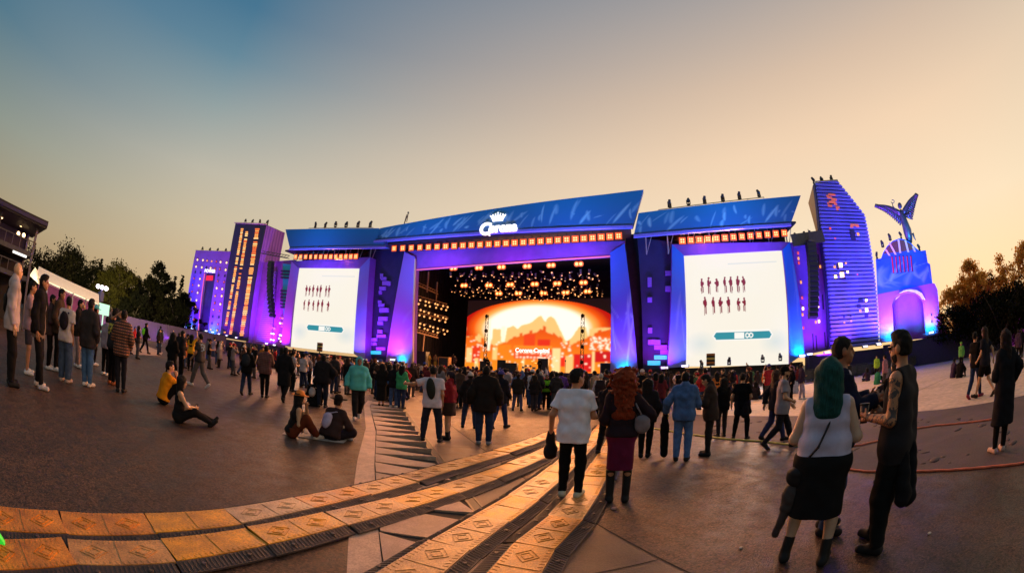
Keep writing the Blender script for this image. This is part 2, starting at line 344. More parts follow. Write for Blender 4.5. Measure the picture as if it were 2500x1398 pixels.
M_STEEL = mat('truss_steel', (0.10, 0.09, 0.10), 0.45, 0.8, var=0.2)
M_WARM = mat('warm_lamp', (0.1, 0.05, 0.02), 0.4, var=0, emit=(1.0, 0.62, 0.28), es=5.0)
M_WARM2 = mat('warm_window', (0.1, 0.05, 0.02), 0.5, var=0, emit=(1.0, 0.36, 0.08), es=1.35)
M_WARM3 = mat('red_window', (0.1, 0.02, 0.02), 0.5, var=0, emit=(1.0, 0.10, 0.08), es=1.0)
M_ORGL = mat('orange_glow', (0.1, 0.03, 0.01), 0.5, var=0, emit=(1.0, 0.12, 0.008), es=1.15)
M_PINKL = mat('pink_strip', (0.1, 0.02, 0.06), 0.5, var=0, emit=(1.0, 0.16, 0.45), es=0.9)
M_VIOL = mat('violet_strip', (0.1, 0.02, 0.1), 0.5, var=0, emit=(0.42, 0.10, 1.0), es=0.75)
M_WHITE = mat('white_sign', (0.5, 0.5, 0.5), 0.5, var=0, emit=(1.0, 0.95, 0.88), es=1.5)
M_FLOOD = mat('flood_lens', (0.3, 0.3, 0.4), 0.3, var=0, emit=(0.86, 0.80, 1.0), es=2.0)
M_CYANP = mat('cyan_panel', (0.03, 0.42, 0.62), 0.6, var=0.1)
M_PRINT = attr_mat('printed_fabric', 0.0, 0.75)
M_LED = attr_mat('led_screen', 1.07)
M_LED2 = attr_mat('led_wall', 1.12)
def streaks(base1, base2, ink, n, seed, curve=0.25, wid=0.012, amount=0.55, aspect=4.0):
    rs = np.random.RandomState(seed)
    P = [(rs.rand() * 1.1 - .05, rs.rand() * 0.5, 0.35 + rs.rand() * .65, rs.uniform(-1, 1) * curve, rs.uniform(.15, .5) * curve, wid * rs.uniform(.5, 1.6), rs.uniform(.35, 1)) for _ in range(n)]
    def f(u, v):
        c = np.array(base1)[None] * (1 - v[:, None]) + np.array(base2)[None] * v[:, None]
        s = np.zeros_like(u)
        for x0, v0, v1, sl, cu, w, a in P:
            t = (v - v0) / (v1 - v0); xc = x0 + (sl * t + cu * t * t) / aspect; ww = w * (0.25 + 1.3 * np.clip(t, 0, 1) * (1 - np.clip(t, 0, 1)) * 2) / aspect
            s = np.maximum(s, a * np.clip(1 - np.abs(u - xc) / np.maximum(ww, 1e-4), 0, 1) * ((t > 0) & (t < 1)) * np.clip(np.minimum(t, 1 - t) * 5, 0, 1))
        return c * (1 - amount * s[:, None]) + np.array(ink)[None] * amount * s[:, None]
    return f
def face(name, pl, px4, off, fn, nx, ny, m, parent, org):
    """painted face from four pixel corners bl, br, tr, tl"""
    c = [pl.w(*pl.at(*p), off) for p in px4]
    return painted_grid(name, c, fn, nx, ny, m, parent, origin=org)
BLUE1, BLUE2, INK = (0.045, 0.12, 0.36), (0.012, 0.17, 0.36), (0.50, 0.66, 0.80)
# ---- main stage
org = ST(1, 0, 0); stage = empty('concert_stage', org, 'wide open concert stage with blue slanted roof between two white screens', 'stage')
def part(mb, name, m, parent, o=org, smooth=False): return mb.build(name, m, parent, smooth, origin=o)
b = MB(); b.prism([ST(-18, 0, 1.45), ST(19, 0, 1.45), ST(19, 17, 1.45), ST(-18, 17, 1.45)], [ST(-18, 0, 0), ST(19, 0, 0), ST(19, 17, 0), ST(-18, 17, 0)]); part(b, 'deck', M_BLK, stage)
b = MB(); b.prism([ST(-18, -.06, 1.52), ST(19, -.06, 1.52), ST(19, .1, 1.52), ST(-18, .1, 1.52)], [ST(-18, -.06, 1.3), ST(19, -.06, 1.3), ST(19, .1, 1.3), ST(-18, .1, 1.3)]); part(b, 'deck_edge', M_NAVY, stage)
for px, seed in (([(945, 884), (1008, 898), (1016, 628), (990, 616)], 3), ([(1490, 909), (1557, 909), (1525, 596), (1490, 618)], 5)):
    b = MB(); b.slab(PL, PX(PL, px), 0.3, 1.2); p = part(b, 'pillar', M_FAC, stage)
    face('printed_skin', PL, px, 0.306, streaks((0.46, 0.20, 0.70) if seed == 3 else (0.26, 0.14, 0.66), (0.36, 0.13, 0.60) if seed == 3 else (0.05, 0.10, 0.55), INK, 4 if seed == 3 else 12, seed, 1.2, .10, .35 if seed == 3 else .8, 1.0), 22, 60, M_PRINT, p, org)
b = MB(); b.slab(PL, PX(PL, [(986, 612), (1526, 588), (1490, 624), (1016, 657)]), 0.0, 0.8); part(b, 'header', M_PURP, stage)
e0, e1 = PL.at(1018, 659), PL.at(1490, 626)
b = MB(); b.bar(PL.w(*e0, .1), PL.w(*e1, .1), .14, .10); part(b, 'header_light_strip', M_PINKL, stage)
b = MB(); b.bar(PL.w(*PL.at(1012, 896), .4), PL.w(*PL.at(1018, 634), .4), .22, .2); part(b, 'pillar_edge', mat('peach_edge', (0.75, 0.45, 0.30), 0.5, var=.05), stage)
roofpx = [(914, 588), (1545, 552), (1571, 463), (928, 556)]
b = MB(); b.slab(PR, PX(PR, [(914, 588), (1545, 552), (1571, 463), (1100, 533), (1000, 546), (975, 548), (928, 557)]), 0, 0.9); rf = part(b, 'roof', M_FACB, stage)
face('printed_skin', PR, [(916, 587), (1543, 552), (1569, 465), (930, 557)], 0.007, streaks(BLUE1, BLUE2, INK, 70, 11, .45, .11, .72, 12.0), 420, 40, M_PRINT, rf, org)
b = MB(); b.bar(PR.w(*PR.at(914, 590), .1), PR.w(*PR.at(1545, 554), .1), .16, .3); part(b, 'roof_edge', M_TRIM, stage)
b = MB(); b.prism([ST(-18, -1.2, 16.9), ST(15.2, -1.2, 16.9), ST(15.2, 17, 16.9), ST(-18, 17, 16.9)], [ST(-18, -1.2, 17.3), ST(15.2, -1.2, 17.3), ST(15.2, 17, 17.3), ST(-18, 17, 17.3)]); part(b, 'ceiling', M_BLK, stage)
b = MB(); b.prism([ST(-18, 17, 0), ST(19, 17, 0), ST(19, 17, 17), ST(-18, 17, 17)], [ST(-18, 17.3, 0), ST(19, 17.3, 0), ST(19, 17.3, 17), ST(-18, 17.3, 17)]); part(b, 'back_drape', M_DRAPE, stage)
for s in (-14.0, 17.2):
    b = MB(); n = 60
    for i in range(n):
        d0, d1 = 1.3 + 15.6 * i / n, 1.3 + 15.6 * (i + 1) / n; o0, o1 = .12 * math.sin(i * 1.9), .12 * math.sin((i + 1) * 1.9)
        b.quad(ST(s + o0, d0, 1.45), ST(s + o1, d1, 1.45), ST(s + o1, d1, 16.8), ST(s + o0, d0, 16.8))
    part(b, 'side_drape', M_DRAPE, stage, smooth=True)
b = MB(); b.prism([ST(14.5, 2.2, 1.5), ST(21, 2.2, 1.5), ST(21, 2.2, 17.4), ST(14.5, 2.2, 17.4)], [ST(14.5, 2.6, 1.5), ST(21, 2.6, 1.5), ST(21, 2.6, 17.4), ST(14.5, 2.6, 17.4)]); part(b, 'sky_gap_panel', M_DRAPE, stage)  # dark panel added to shut out the sky in the gap beside the roof
b = MB(); b.prism([ST(-20, 2.2, 1.5), ST(-13, 2.2, 1.5), ST(-13, 2.2, 17.0), ST(-20, 2.2, 17.0)], [ST(-20, 2.6, 1.5), ST(-13, 2.6, 1.5), ST(-13, 2.6, 17.0), ST(-20, 2.6, 17.0)]); part(b, 'sky_gap_panel', M_DRAPE, stage)  # same added dark panel on the other side
# thin mast and zig-zag aerial on the roof
b = MB()
for p, q in [((983, 547), (990, 522)), ((990, 522), (984, 545)), ((984, 545), (994, 518)), ((994, 518), (990, 540)), ((1565, 462), (1573, 530))][:4]:
    b.bar(PR.w(*PR.at(*p), -.3), PR.w(*PR.at(*q), -.3), .07)
b.box(PR.w(*PR.at(994, 517), -.3), (.18, .18, .18))
tag(part(b, 'antenna', M_STEEL, None, PR.w(*PR.at(985, 546), -.3)), 'thin bent antenna standing on the stage roof', 'antenna')
# ---- the wings that hold the side screens
def wing(roofpx, pillars, header, seed, label, under, nstreak, o):
    org = o; t = empty('screen_wing', org, label, 'stage wing')
    for px, prn in pillars:
        b = MB(); b.slab(PL, PX(PL, px), 0.2, 1.4); p = part(b, 'pillar', M_FAC, t, org)
        face('printed_skin', PL, px, 0.206, prn, 14, 50, M_PRINT, p, org)
    b = MB(); b.slab(PL, PX(PL, header), 0.1, 1.0); part(b, 'header', M_PURP, t, org)
    b = MB(); b.slab(PR, PX(PR, roofpx), 0, 0.9); rf = part(b, 'roof', M_FACB, t, org)
    face('printed_skin', PR, [roofpx[3], roofpx[2], roofpx[1], roofpx[0]], 0.007, streaks(BLUE1, BLUE2, INK, nstreak, seed, .45, .10, .72, 6.5), 260, 34, M_PRINT, rf, org)
    bl, br = PR.at(*roofpx[3]), PR.at(*roofpx[2])
    b = MB(); b.bar(PR.w(bl[0], bl[1] - .1, .1), PR.w(br[0], br[1] - .1, .1), .16, .3); part(b, 'roof_edge', M_TRIM, t, org)
    s0, s1, z0, z1 = under
    b = MB(); b.prism([ST(s0, 3, z0), ST(s1, 3, z0), ST(s1, 3, z1), ST(s0, 3, z1)], [ST(s0, 3.3, z0), ST(s1, 3.3, z0), ST(s1, 3.3, z1), ST(s0, 3.3, z1)])
    b.prism([ST(s0, -1.3, z1), ST(s1, -1.3, z1), ST(s1, 3.3, z1), ST(s0, 3.3, z1)], [ST(s0, -1.3, z1 + .2), ST(s1, -1.3, z1 + .2), ST(s1, 3.3, z1 + .2), ST(s0, 3.3, z1 + .2)])
    part(b, 'roof_void', M_BLK, t, org)
    for k in range(8):
        s = s0 + 1 + (s1 - s0 - 2) * k / 7; b = MB()
        b.bar(ST(s, .2, z0 + .4), ST(s, .2, z1 - .05), .11); b.bar(ST(s, .2, z0 + .4), ST(s + .9, .4, z1 - .05), .06); part(b, 'hanger', mat('hanger_pale', (.45, .32, .30), .5), t, org)
    b = MB(); b.prism([ST(s0, .4, 0), ST(s1, .4, 0), ST(s1, .4, 2.0), ST(s0, .4, 2.0)], [ST(s0, 1.2, 0), ST(s1, 1.2, 0), ST(s1, 1.2, 2.0), ST(s0, 1.2, 2.0)]); part(b, 'plinth', M_BLK, t, org)
    return t
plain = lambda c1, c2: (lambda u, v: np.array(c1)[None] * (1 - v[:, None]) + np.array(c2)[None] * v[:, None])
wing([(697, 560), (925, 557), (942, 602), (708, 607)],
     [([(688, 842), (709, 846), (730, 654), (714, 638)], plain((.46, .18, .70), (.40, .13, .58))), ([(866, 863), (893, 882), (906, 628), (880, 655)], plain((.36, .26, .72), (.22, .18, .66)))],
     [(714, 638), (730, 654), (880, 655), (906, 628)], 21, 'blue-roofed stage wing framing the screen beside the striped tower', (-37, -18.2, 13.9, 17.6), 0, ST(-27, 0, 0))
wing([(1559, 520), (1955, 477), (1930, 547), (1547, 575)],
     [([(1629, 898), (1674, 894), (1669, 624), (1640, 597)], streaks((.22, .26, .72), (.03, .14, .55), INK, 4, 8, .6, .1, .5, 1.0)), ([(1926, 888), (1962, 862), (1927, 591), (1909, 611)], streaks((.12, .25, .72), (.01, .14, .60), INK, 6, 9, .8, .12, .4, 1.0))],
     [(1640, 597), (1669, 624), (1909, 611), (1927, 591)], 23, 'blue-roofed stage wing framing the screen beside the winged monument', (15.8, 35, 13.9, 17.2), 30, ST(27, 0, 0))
# ---- dark strips between stage and wings, studded with pale blocks
def strip(px, blocks, cyan, label, o):
    t = empty('dark_facade', o, label, 'facade panel')
    b = MB(); b.slab(PB, PX(PB, px), 0, 0.4); part(b, 'backing', M_NAVY, t, o)
    for (x0, y0, x1, y1) in blocks: b = MB(); b.slab(PB, PX(PB, [(x0, y1), (x1, y1), (x1, y0), (x0, y0)]), .22, .2); part(b, 'pale_block', M_TRIM, t, o)
    for (x0, y0, x1, y1) in cyan: b = MB(); b.slab(PB, PX(PB, [(x0, y1), (x1, y1), (x1, y0), (x0, y0)]), .22, .2); part(b, 'cyan_glow_block', mat('cyan_lit', (.05, .6, .6), .5, var=0, emit=(.02, .75, .70), es=.7), t, o)  # cyan light falling on these blocks is put in as their own glow
z3 = lambda *q: [(880 + a / 2.9125, 440 + c / 2.9125, 880 + d / 2.9125, 440 + e / 2.9125) for a, c, d, e in q]
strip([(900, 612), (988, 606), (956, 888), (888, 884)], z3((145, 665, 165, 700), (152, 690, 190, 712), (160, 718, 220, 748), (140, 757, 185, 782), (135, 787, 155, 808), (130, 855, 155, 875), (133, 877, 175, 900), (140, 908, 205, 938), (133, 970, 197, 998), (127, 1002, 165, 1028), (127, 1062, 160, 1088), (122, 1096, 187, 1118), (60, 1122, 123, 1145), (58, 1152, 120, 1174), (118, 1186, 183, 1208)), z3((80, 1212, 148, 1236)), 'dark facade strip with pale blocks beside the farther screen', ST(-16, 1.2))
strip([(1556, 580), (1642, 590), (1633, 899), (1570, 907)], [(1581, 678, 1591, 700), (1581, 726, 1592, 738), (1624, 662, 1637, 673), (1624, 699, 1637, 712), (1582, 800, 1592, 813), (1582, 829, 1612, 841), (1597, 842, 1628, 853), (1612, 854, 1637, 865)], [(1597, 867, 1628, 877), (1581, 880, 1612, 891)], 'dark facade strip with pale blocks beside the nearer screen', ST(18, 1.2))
# ---- LED screens
def figures(seed):
    rs = np.random.RandomState(seed); E = []
    for row, n in ((0.705, 7), (0.525, 6)):
        for k in range(n):
            x = 0.17 + 0.40 * k / (n - 1) + rs.uniform(-.012, .012); h = .105 + rs.uniform(-.016, .022)
            E += [(x, row + h * .62, .009, .011), (x + rs.uniform(-.006, .006), row + h * .25, .012 + rs.uniform(0, .006), h * .30), (x - .006, row - h * .25, .0045, h * .35), (x + .008, row - h * .25, .0045, h * .33), (x + rs.choice([-1, 1]) * .014, row + h * .3, .007, h * .13)]
    return E
def screen_paint(seed):
    E = figures(seed)
    def f(u, v):
        c = np.tile(np.array([[0.90, 0.84, 0.72]]), (len(u), 1))
        soft = np.clip(1 - np.hypot((u - .14) / .16, (v - .20) / .12), 0, 1) + np.clip(1 - np.hypot((u - .86) / .18, (v - .20) / .12), 0, 1)
        c = c * (1 - .5 * soft[:, None]) + np.array([[.48, .62, .66]]) * .5 * soft[:, None]
        top = ((v > .895) & (v < .91) & (u > .42) & (u < .93)) * .35; c = c * (1 - top[:, None]) + np.array([[.35, .5, .6]]) * top[:, None]
        m = np.zeros_like(u)
        for x, y, rx, ry in E: m = np.maximum(m, ((u - x) / rx) ** 2 + ((v - y) / ry) ** 2 < 1)
        c = np.where(m[:, None] > .5, np.array([[.22, .006, .02]]), c)
        q = (np.abs(v - .262) < .045) & (np.abs(u - .54) < .30 - np.abs(v - .262) * .8); c = np.where(q[:, None], np.array([[.93, .90, .84]]), c)
        q = (np.abs(v - .262) < .033) & (np.abs(u - .54) < .285 - np.abs(v - .262) * .8); c = np.where(q[:, None], np.array([[.03, .26, .32]]), c)
        q = (np.abs(v - .262) < .026) & (u > .455) & (u < .55); c = np.where(q[:, None], np.array([[.92, .90, .84]]), c)
        for cx in (.578, .615): 
            rr = np.hypot((u - cx) / .022, (v - .262) / .024); c = np.where(((rr < 1) & (rr > .45))[:, None], np.array([[.92, .90, .84]]), c)
        return c
    return f
def side_screen(px, seed, label):
    o = PL.w(*PL.at(*px[0])); t = empty('video_screen', o, label, 'video screen')
    b = MB(); b.slab(PL, PX(PL, px), -.12, .5); part(b, 'cabinet', M_BLK, t, o)
    face('display', PL, px, -.10, screen_paint(seed), 190, 190, M_LED, t, o)
side_screen([(709, 846), (866, 863), (880, 655), (730, 654)], 4, 'white video screen with small crimson figures beside the striped tower')
side_screen([(1674, 894), (1926, 888), (1909, 611), (1669, 624)], 9, 'white video screen with small crimson figures, the larger-looking one by the monument')
def wall_paint(u, v):
    X, Y = u * 2450, 60 + (1 - v) * 1220
    rs = np.random.RandomState(5)
    red, org_, yel, wht = np.array([.50, .006, .003]), np.array([.92, .11, .005]), np.array([1.0, .45, .09]), np.array([1.2, 1.04, .82])
    r = np.hypot((X - 1200) / 1010, (Y - 560) / 470); c = np.empty((len(u), 3))
    t = np.clip((r - .80) / .13, 0, 1)[:, None]; t2 = np.clip((r - .93) / .13, 0, 1)[:, None]; t3 = np.clip((r - 1.05) / .16, 0, 1)[:, None]
    c = wht * (1 - t) + yel * t; c = c * (1 - t2) + org_ * t2; c = c * (1 - t3) + red * t3
    tan = np.interp(X, [0, 210, 215, 380, 385, 440, 470, 475, 620, 625, 690, 720, 830, 900, 960, 1120, 1250, 1290, 1360, 1400, 1450, 1510, 1600, 1700, 1790, 1900, 2010, 2060, 2070, 2200, 2450], [700, 690, 640, 760, 900, 900, 720, 560, 560, 780, 780, 540, 500, 560, 500, 450, 340, 335, 440, 360, 345, 380, 560, 760, 700, 520, 520, 740, 560, 540, 540])
    q = Y > tan + rs.normal(0, 4, len(u)); c = np.where(q[:, None], np.array([[.90, .55, .18]]), c)
    base = np.interp(X, [0, 300, 500, 700, 780, 1000, 1230, 1280, 1380, 1500, 1700, 1900, 2100, 2300, 2450], [690, 760, 830, 800, 700, 640, 570, 520, 560, 620, 800, 740, 660, 600, 560])
    step = np.floor(X / 55).astype(int); jit = rs.uniform(-50, 50, 60)[step]
    q = (Y > base + jit) ; gy = np.clip((Y - 600) / 600, 0, 1)[:, None]
    c = np.where(q[:, None], np.array([.82, .09, .006]) * (1 - gy) + np.array([1.0, .26, .012]) * gy, c)
    for x0, x1, y0, y1, col in [(20, 120, 900, 1150, (1.0, .62, .25)), (130, 270, 860, 1150, (.80, .04, .01)), (490, 570, 880, 1090, (1.0, .60, .2)), (570, 800, 830, 1060, (1.0, .22, .01)), (1010, 1200, 650, 840, (.85, .06, .01)), (1240, 1450, 730, 840, (.80, .03, .01)), (860, 1490, 900, 1060, (.85, .08, .012)), (860, 1480, 840, 900, (1.0, .25, .02)), (1490, 1620, 880, 1290, (1.0, .70, .30)), (1620, 1700, 1010, 1180, (.90, .03, .01)), (1700, 1820, 1000, 1290, (1.0, .55, .18)), (1830, 2120, 970, 1260, (.72, .012, .01)), (2120, 2160, 920, 1290, (1.0, .66, .25)), (2160, 2410, 925, 1100, (.62, .01, .01)), (2080, 2410, 690, 900, (.95, .16, .02)), (380, 440, 400, 940, (1.15, .95, .65)), (630, 690, 520, 780, (1.15, .95, .65)), (1000, 1040, 1060, 1290, (1.0, .62, .22)), (180, 240, 1080, 1290, (1.0, .6, .2))]:
        q = (X > x0) & (X < x1) & (Y > y0) & (Y < y1); c = np.where(q[:, None], np.array([col]), c)
    for _ in range(150):
        x, y = rs.uniform(0, 2450), rs.uniform(760, 1190)
        if 850 < x < 1500 and y < 920: y += 230

        if rs.rand() < .35: x, y = rs.uniform(2090, 2410), rs.uniform(690, 900)
        w, h = rs.uniform(10, 20), rs.uniform(7, 15); q = (np.abs(X - x) < w) & (np.abs(Y - y) < h); c = np.where(q[:, None], np.array([[1.2, .95, .7]]), c)
    for row in (955, 1032):
        for k in range(10):
            x = 910 + k * 58; q = (np.abs(X - x) < 17) & (np.abs(Y - row) < 12); c = np.where(q[:, None], np.array([[1.2, .85, .6]]), c)
    dome = ((X - 1220) / 1350) ** 2 + (np.minimum(Y - 570, 0) / 512) ** 2 > 1
    G = c.reshape(160, 300, 3)          # bloom put into the picture: painted colours blurred into their neighbours
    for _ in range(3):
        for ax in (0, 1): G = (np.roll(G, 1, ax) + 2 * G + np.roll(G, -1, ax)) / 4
    return np.where(dome[:, None], np.array([[.012, .004, .004]]), G.reshape(-1, 3))
PW = Plane(0, 14, 1, 14); o = ST(1, 14, 1.5); t = empty('video_wall', o, 'wide orange video wall with a skyline at the back of the stage', 'video wall')
b = MB(); b.slab(PW, [(-10, 1.5), (12.4, 1.5), (12.4, 12.4), (-10, 12.4)], 0, .5); part(b, 'cabinet', M_BLK, t, o)
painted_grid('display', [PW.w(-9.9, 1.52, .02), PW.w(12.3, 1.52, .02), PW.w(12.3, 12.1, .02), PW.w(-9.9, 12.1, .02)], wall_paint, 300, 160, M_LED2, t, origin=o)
def text(name, body, pl, a, z, off, size, m, parent, o, extr=.03, fat=0.0, shear=0.0, sx=1.0):
    cu = bpy.data.curves.new(name, 'FONT'); cu.body = body; cu.size = size; cu.extrude = extr; cu.offset = fat; cu.shear = shear; cu.align_x = 'CENTER'; cu.align_y = 'CENTER'
    tmp = bpy.data.objects.new(name, cu); COL.objects.link(tmp); me = bpy.data.meshes.new_from_object(tmp.evaluated_get(bpy.context.evaluated_depsgraph_get())); bpy.data.objects.remove(tmp)
    me.materials.clear(); me.materials.append(m); ob = fresh(name, me)
    Mx = Matrix((( pl.e.x, 0, pl.m.x), (pl.e.y, 0, pl.m.y), (0, 1, 0))).to_4x4()
    p = pl.w(a, z, off); ob.matrix_world = Matrix.Translation(p - Vector(o)) @ Mx @ Matrix.Diagonal((sx, 1, 1, 1))
    ob.parent = parent; return ob
text('lettering', 'Corona Capital', PW, .6, 4.65, .05, .82, mat('led_lettering', (1, 1, 1), .5, var=0, emit=(1, .93, .85), es=1.6), t, o, .01, .02)
# ---- lit sign on the roof: crown over lettering
a0, zz0 = PR.at(1216, 559); o = PR.w(a0, zz0, .2); t = empty('crown_sign', o, 'glowing white crown and lettering on the blue stage roof', 'sign')
text('lettering', 'orona', PR, a0 + .62, zz0 + .02, .28, 1.42, M_WHITE, t, o, .06, .10, .12, .95)
text('lettering', 'C', PR, a0 - 1.50, zz0 - .05, .28, 1.95, M_WHITE, t, o, .06, .09, .10, 1.0)
b = MB(); cz = zz0 + 1.28; b.tube([PR.w(a0 - 1.0, zz0 - .55, .28), PR.w(a0 - .86, zz0 - .85, .28)], .08, 6)
def blade(pts): b.prism([PR.w(a0 + x, cz + y, .34) for x, y in pts], [PR.w(a0 + x, cz + y, .22) for x, y in pts])
blade([(-.62, -.42), (.62, -.42), (.66, -.24), (-.66, -.24)]); blade([(-.66, -.20), (.66, -.20), (.90, .22), (.62, .30), (.42, .12), (.30, .40), (.12, .22), (0, .50), (-.12, .22), (-.30, .40), (-.42, .12), (-.62, .30), (-.90, .22)])
for x, y in ((-.9, .28), (-.6, .38), (-.3, .47), (0, .60), (.3, .47), (.6, .38), (.9, .28)): b.ell(PR.w(a0 + x, cz + y, .28), (.085, .085, .085), 8, 5)
part(b, 'crown', M_WHITE, t, o)
# ---- blinder lamps: three glowing rows
bl = MB(); bl.box((0, .12, 0), (.80, .2, .80)); bl.bar((0, .1, .3), (0, .1, .75), .06)
blf = MB()
for i in (-1, 1):
    for j in (-1, 1): blf.tube([(i * .13, .02, j * .13), (i * .13, -.03, j * .13)], [.105, .105], 10)
blh = MB(); blh.box((0, .015, 0), (.76, .02, .76))  # glowing plate added for the orange halo around the lenses
proto = bl.build('blinder_lamp', M_BLK); pf = blf.build('lens', mat('blinder_lens', (.1, .05, .02), .4, var=0, emit=(1.0, .60, .22), es=1.7), proto); ph = blh.build('glow_halo', M_ORGL, proto)
first = True
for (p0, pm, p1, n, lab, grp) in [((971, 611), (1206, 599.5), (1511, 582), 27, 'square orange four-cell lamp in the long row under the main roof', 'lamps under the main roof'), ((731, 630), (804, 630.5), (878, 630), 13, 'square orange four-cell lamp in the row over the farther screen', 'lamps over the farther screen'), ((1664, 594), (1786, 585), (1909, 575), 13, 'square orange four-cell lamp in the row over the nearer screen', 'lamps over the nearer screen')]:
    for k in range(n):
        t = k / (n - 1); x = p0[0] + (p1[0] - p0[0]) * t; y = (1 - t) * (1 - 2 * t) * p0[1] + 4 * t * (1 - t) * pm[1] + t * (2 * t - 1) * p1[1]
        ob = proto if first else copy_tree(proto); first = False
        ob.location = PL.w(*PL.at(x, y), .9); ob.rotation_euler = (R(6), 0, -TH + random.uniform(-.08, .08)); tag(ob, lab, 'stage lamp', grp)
# ---- moving-head lights on the roofs
def mhead(tilt):
    m = MB(); m.box((0, 0, .11), (.42, .34, .22)); m.box((-.24, 0, .48), (.08, .2, .56)); m.box((.24, 0, .48), (.08, .2, .56))
    Mr = Matrix.Rotation(tilt, 4, 'X'); P = [(0, 0, -.30), (0, 0, -.22), (0, 0, .05), (0, 0, .30), (0, 0, .42)]
    m.tube([Vector((0, 0, .66)) + (Mr @ Vector(p)) for p in P], [.10, .20, .21, .19, .17], 10)
    m.ell(Vector((0, 0, .66)), (.23, .23, .25), 10, 6); return m
M_FIX = mat('fixture_black', (0.022, 0.018, 0.035), 0.4, var=.2)
mh = [mhead(.25).build('moving_light', M_FIX), mhead(-.5).build('moving_light', M_FIX)]; used = [False, False]
def put_mh(p, lab, grp, sc=1.0, rz=None):
    k = random.randint(0, 1); ob = mh[k] if not used[k] else mh[k].copy()
    if used[k]: COL.objects.link(ob)
    used[k] = True
    ob.location = p; ob.scale = (sc,) * 3; ob.rotation_euler = (0, 0, random.uniform(-.7, .7) if rz is None else rz); tag(ob, lab, 'stage light', grp)
for x, y in [(763, 553), (787, 553), (812, 552), (838, 552), (867, 551), (897, 551)]: put_mh(PR.w(*PR.at(x, y), -.6), 'black moving light on the roof rail over the farther screen', 'moving lights over the farther screen', .88)
for x, y in [(1636, 501), (1683, 496), (1723, 492), (1768, 487), (1809, 481), (1857, 475)]: put_mh(PR.w(*PR.at(x, y), -.6), 'black moving light on the roof rail over the nearer screen', 'moving lights over the nearer screen', .85)
for x, y in [(592, 543), (609, 544), (627, 545), (645, 546)]: put_mh(PL.w(*PL.at(x, y), -.7), 'black moving light on top of the orange-striped tower', 'moving lights on the striped tower', .95)
for x, y in [(489, 611), (507, 613), (526, 614), (546, 615)]: put_mh(PBL.w(*PBL.at(x, y), -.7), 'black moving light on top of the low lavender block', 'moving lights on the lavender block', .92)
for x, y in [(1992, 444), (2012, 442), (2036, 440)]: put_mh(PL.w(*PL.at(x, y), -.6), 'black moving light on top of the tall slatted tower', 'moving lights on the slatted tower', .9)
for x, y in [(1941, 588), (1962, 585), (1975, 583), (1998, 580)]: put_mh(PL.w(*PL.at(x, y), .4), 'black moving light on the shelf beside the slatted tower', 'moving lights on the shelf', .8)
for rail, lab in (([(748, 554), (905, 552)], 'thin rail along the roof over the farther screen'), ([(1608, 507), (1868, 476)], 'thin rail along the roof over the nearer screen')):
    p, q = (PR.w(*PR.at(*r), -.6) for r in rail); b = MB(); b.bar(p, q, .07)
    for k in range(7): c = p.lerp(q, k / 6); b.bar(c, c - Vector((0, 0, .75)), .05)
    tag(b.build('roof_rail', M_RIM, origin=p), lab, 'rail')
# ---- orange-striped tower
o = ST(-52.5, 0, 0); t = empty('tower', o, 'tall dark block striped with columns of orange lights', 'tower')
tp = PX(PL, [(538, 822), (605, 832), (650, 548), (575, 545)])
b = MB(); b.slab(PL, tp, 0, 5.1); part(b, 'wall', M_NAVY, t, o)
x0 = tp[1][0]; x1 = tp[2][0]; b = MB(); n = 14
for i in range(n):
    d0, d1 = .1 + 4.9 * i / n, .1 + 4.9 * (i + 1) / n; w = .10 * (i % 2)
    b.prism([ST(x0 + .06 + w, d0, 1.8), ST(x0 + .06 + w, d1, 1.8), ST(x1 + .06 + w, d1, tp[2][1] - .1), ST(x1 + .06 + w, d0, tp[2][1] - .1)], [ST(x0 + .01, d0, 1.8), ST(x0 + .01, d1, 1.8), ST(x1 + .01, d1, tp[2][1] - .1), ST(x1 + .01, d0, tp[2][1] - .1)])
part(b, 'pleated_side', M_FAC, t, o)
b = MB(); b.bar(PL.w(*PL.at(574, 544), .1), PL.w(*PL.at(651, 547), .1), .22); part(b, 'roof_edge', M_RIM, t, o)
for (xa, ya), (xb, yb), w in [((592, 557), (549, 813), 3.2), ((604, 560), (563, 816), 3.6), ((629, 557), (590, 820), 5.4)]:
    b = MB(); rows = 58; b.cur = 3; b.slab(PL, PX(PL, [(xb - w, yb), (xb + w, yb), (xa + w, ya), (xa - w, ya)]), .03, .02)
    for k in range(rows):
        f = (k + .5) / rows; x = xa + (xb - xa) * f; y = ya + (yb - ya) * f; h = (yb - ya) / rows
        if random.random() < .07: continue
        b.cur = random.choice([0, 0, 0, 1, 1, 2])
        ww = w * random.uniform(.75, 1.0)
        if random.random() < .75: b.slab(PL, PX(PL, [(x - ww, y + h * .34), (x + ww, y + h * .34), (x + ww, y - h * .34), (x - ww, y - h * .34)]), .08, .06)
        else:
            for q in (-1, 1): b.slab(PL, PX(PL, [(x + q * ww * .5 - ww * .4, y + h * .34), (x + q * ww * .5 + ww * .4, y + h * .34), (x + q * ww * .5 + ww * .4, y - h * .34), (x + q * ww * .5 - ww * .4, y - h * .34)]), .08, .06)
    part(b, 'light_column', [M_WARM2, mat('amber_window', (.1, .05, .02), .5, var=0, emit=(1, .60, .22), es=1.3), mat('deep_orange_window', (.1, .02, .02), .5, var=0, emit=(1, .17, .03), es=1.1), M_NAVY], t, o)
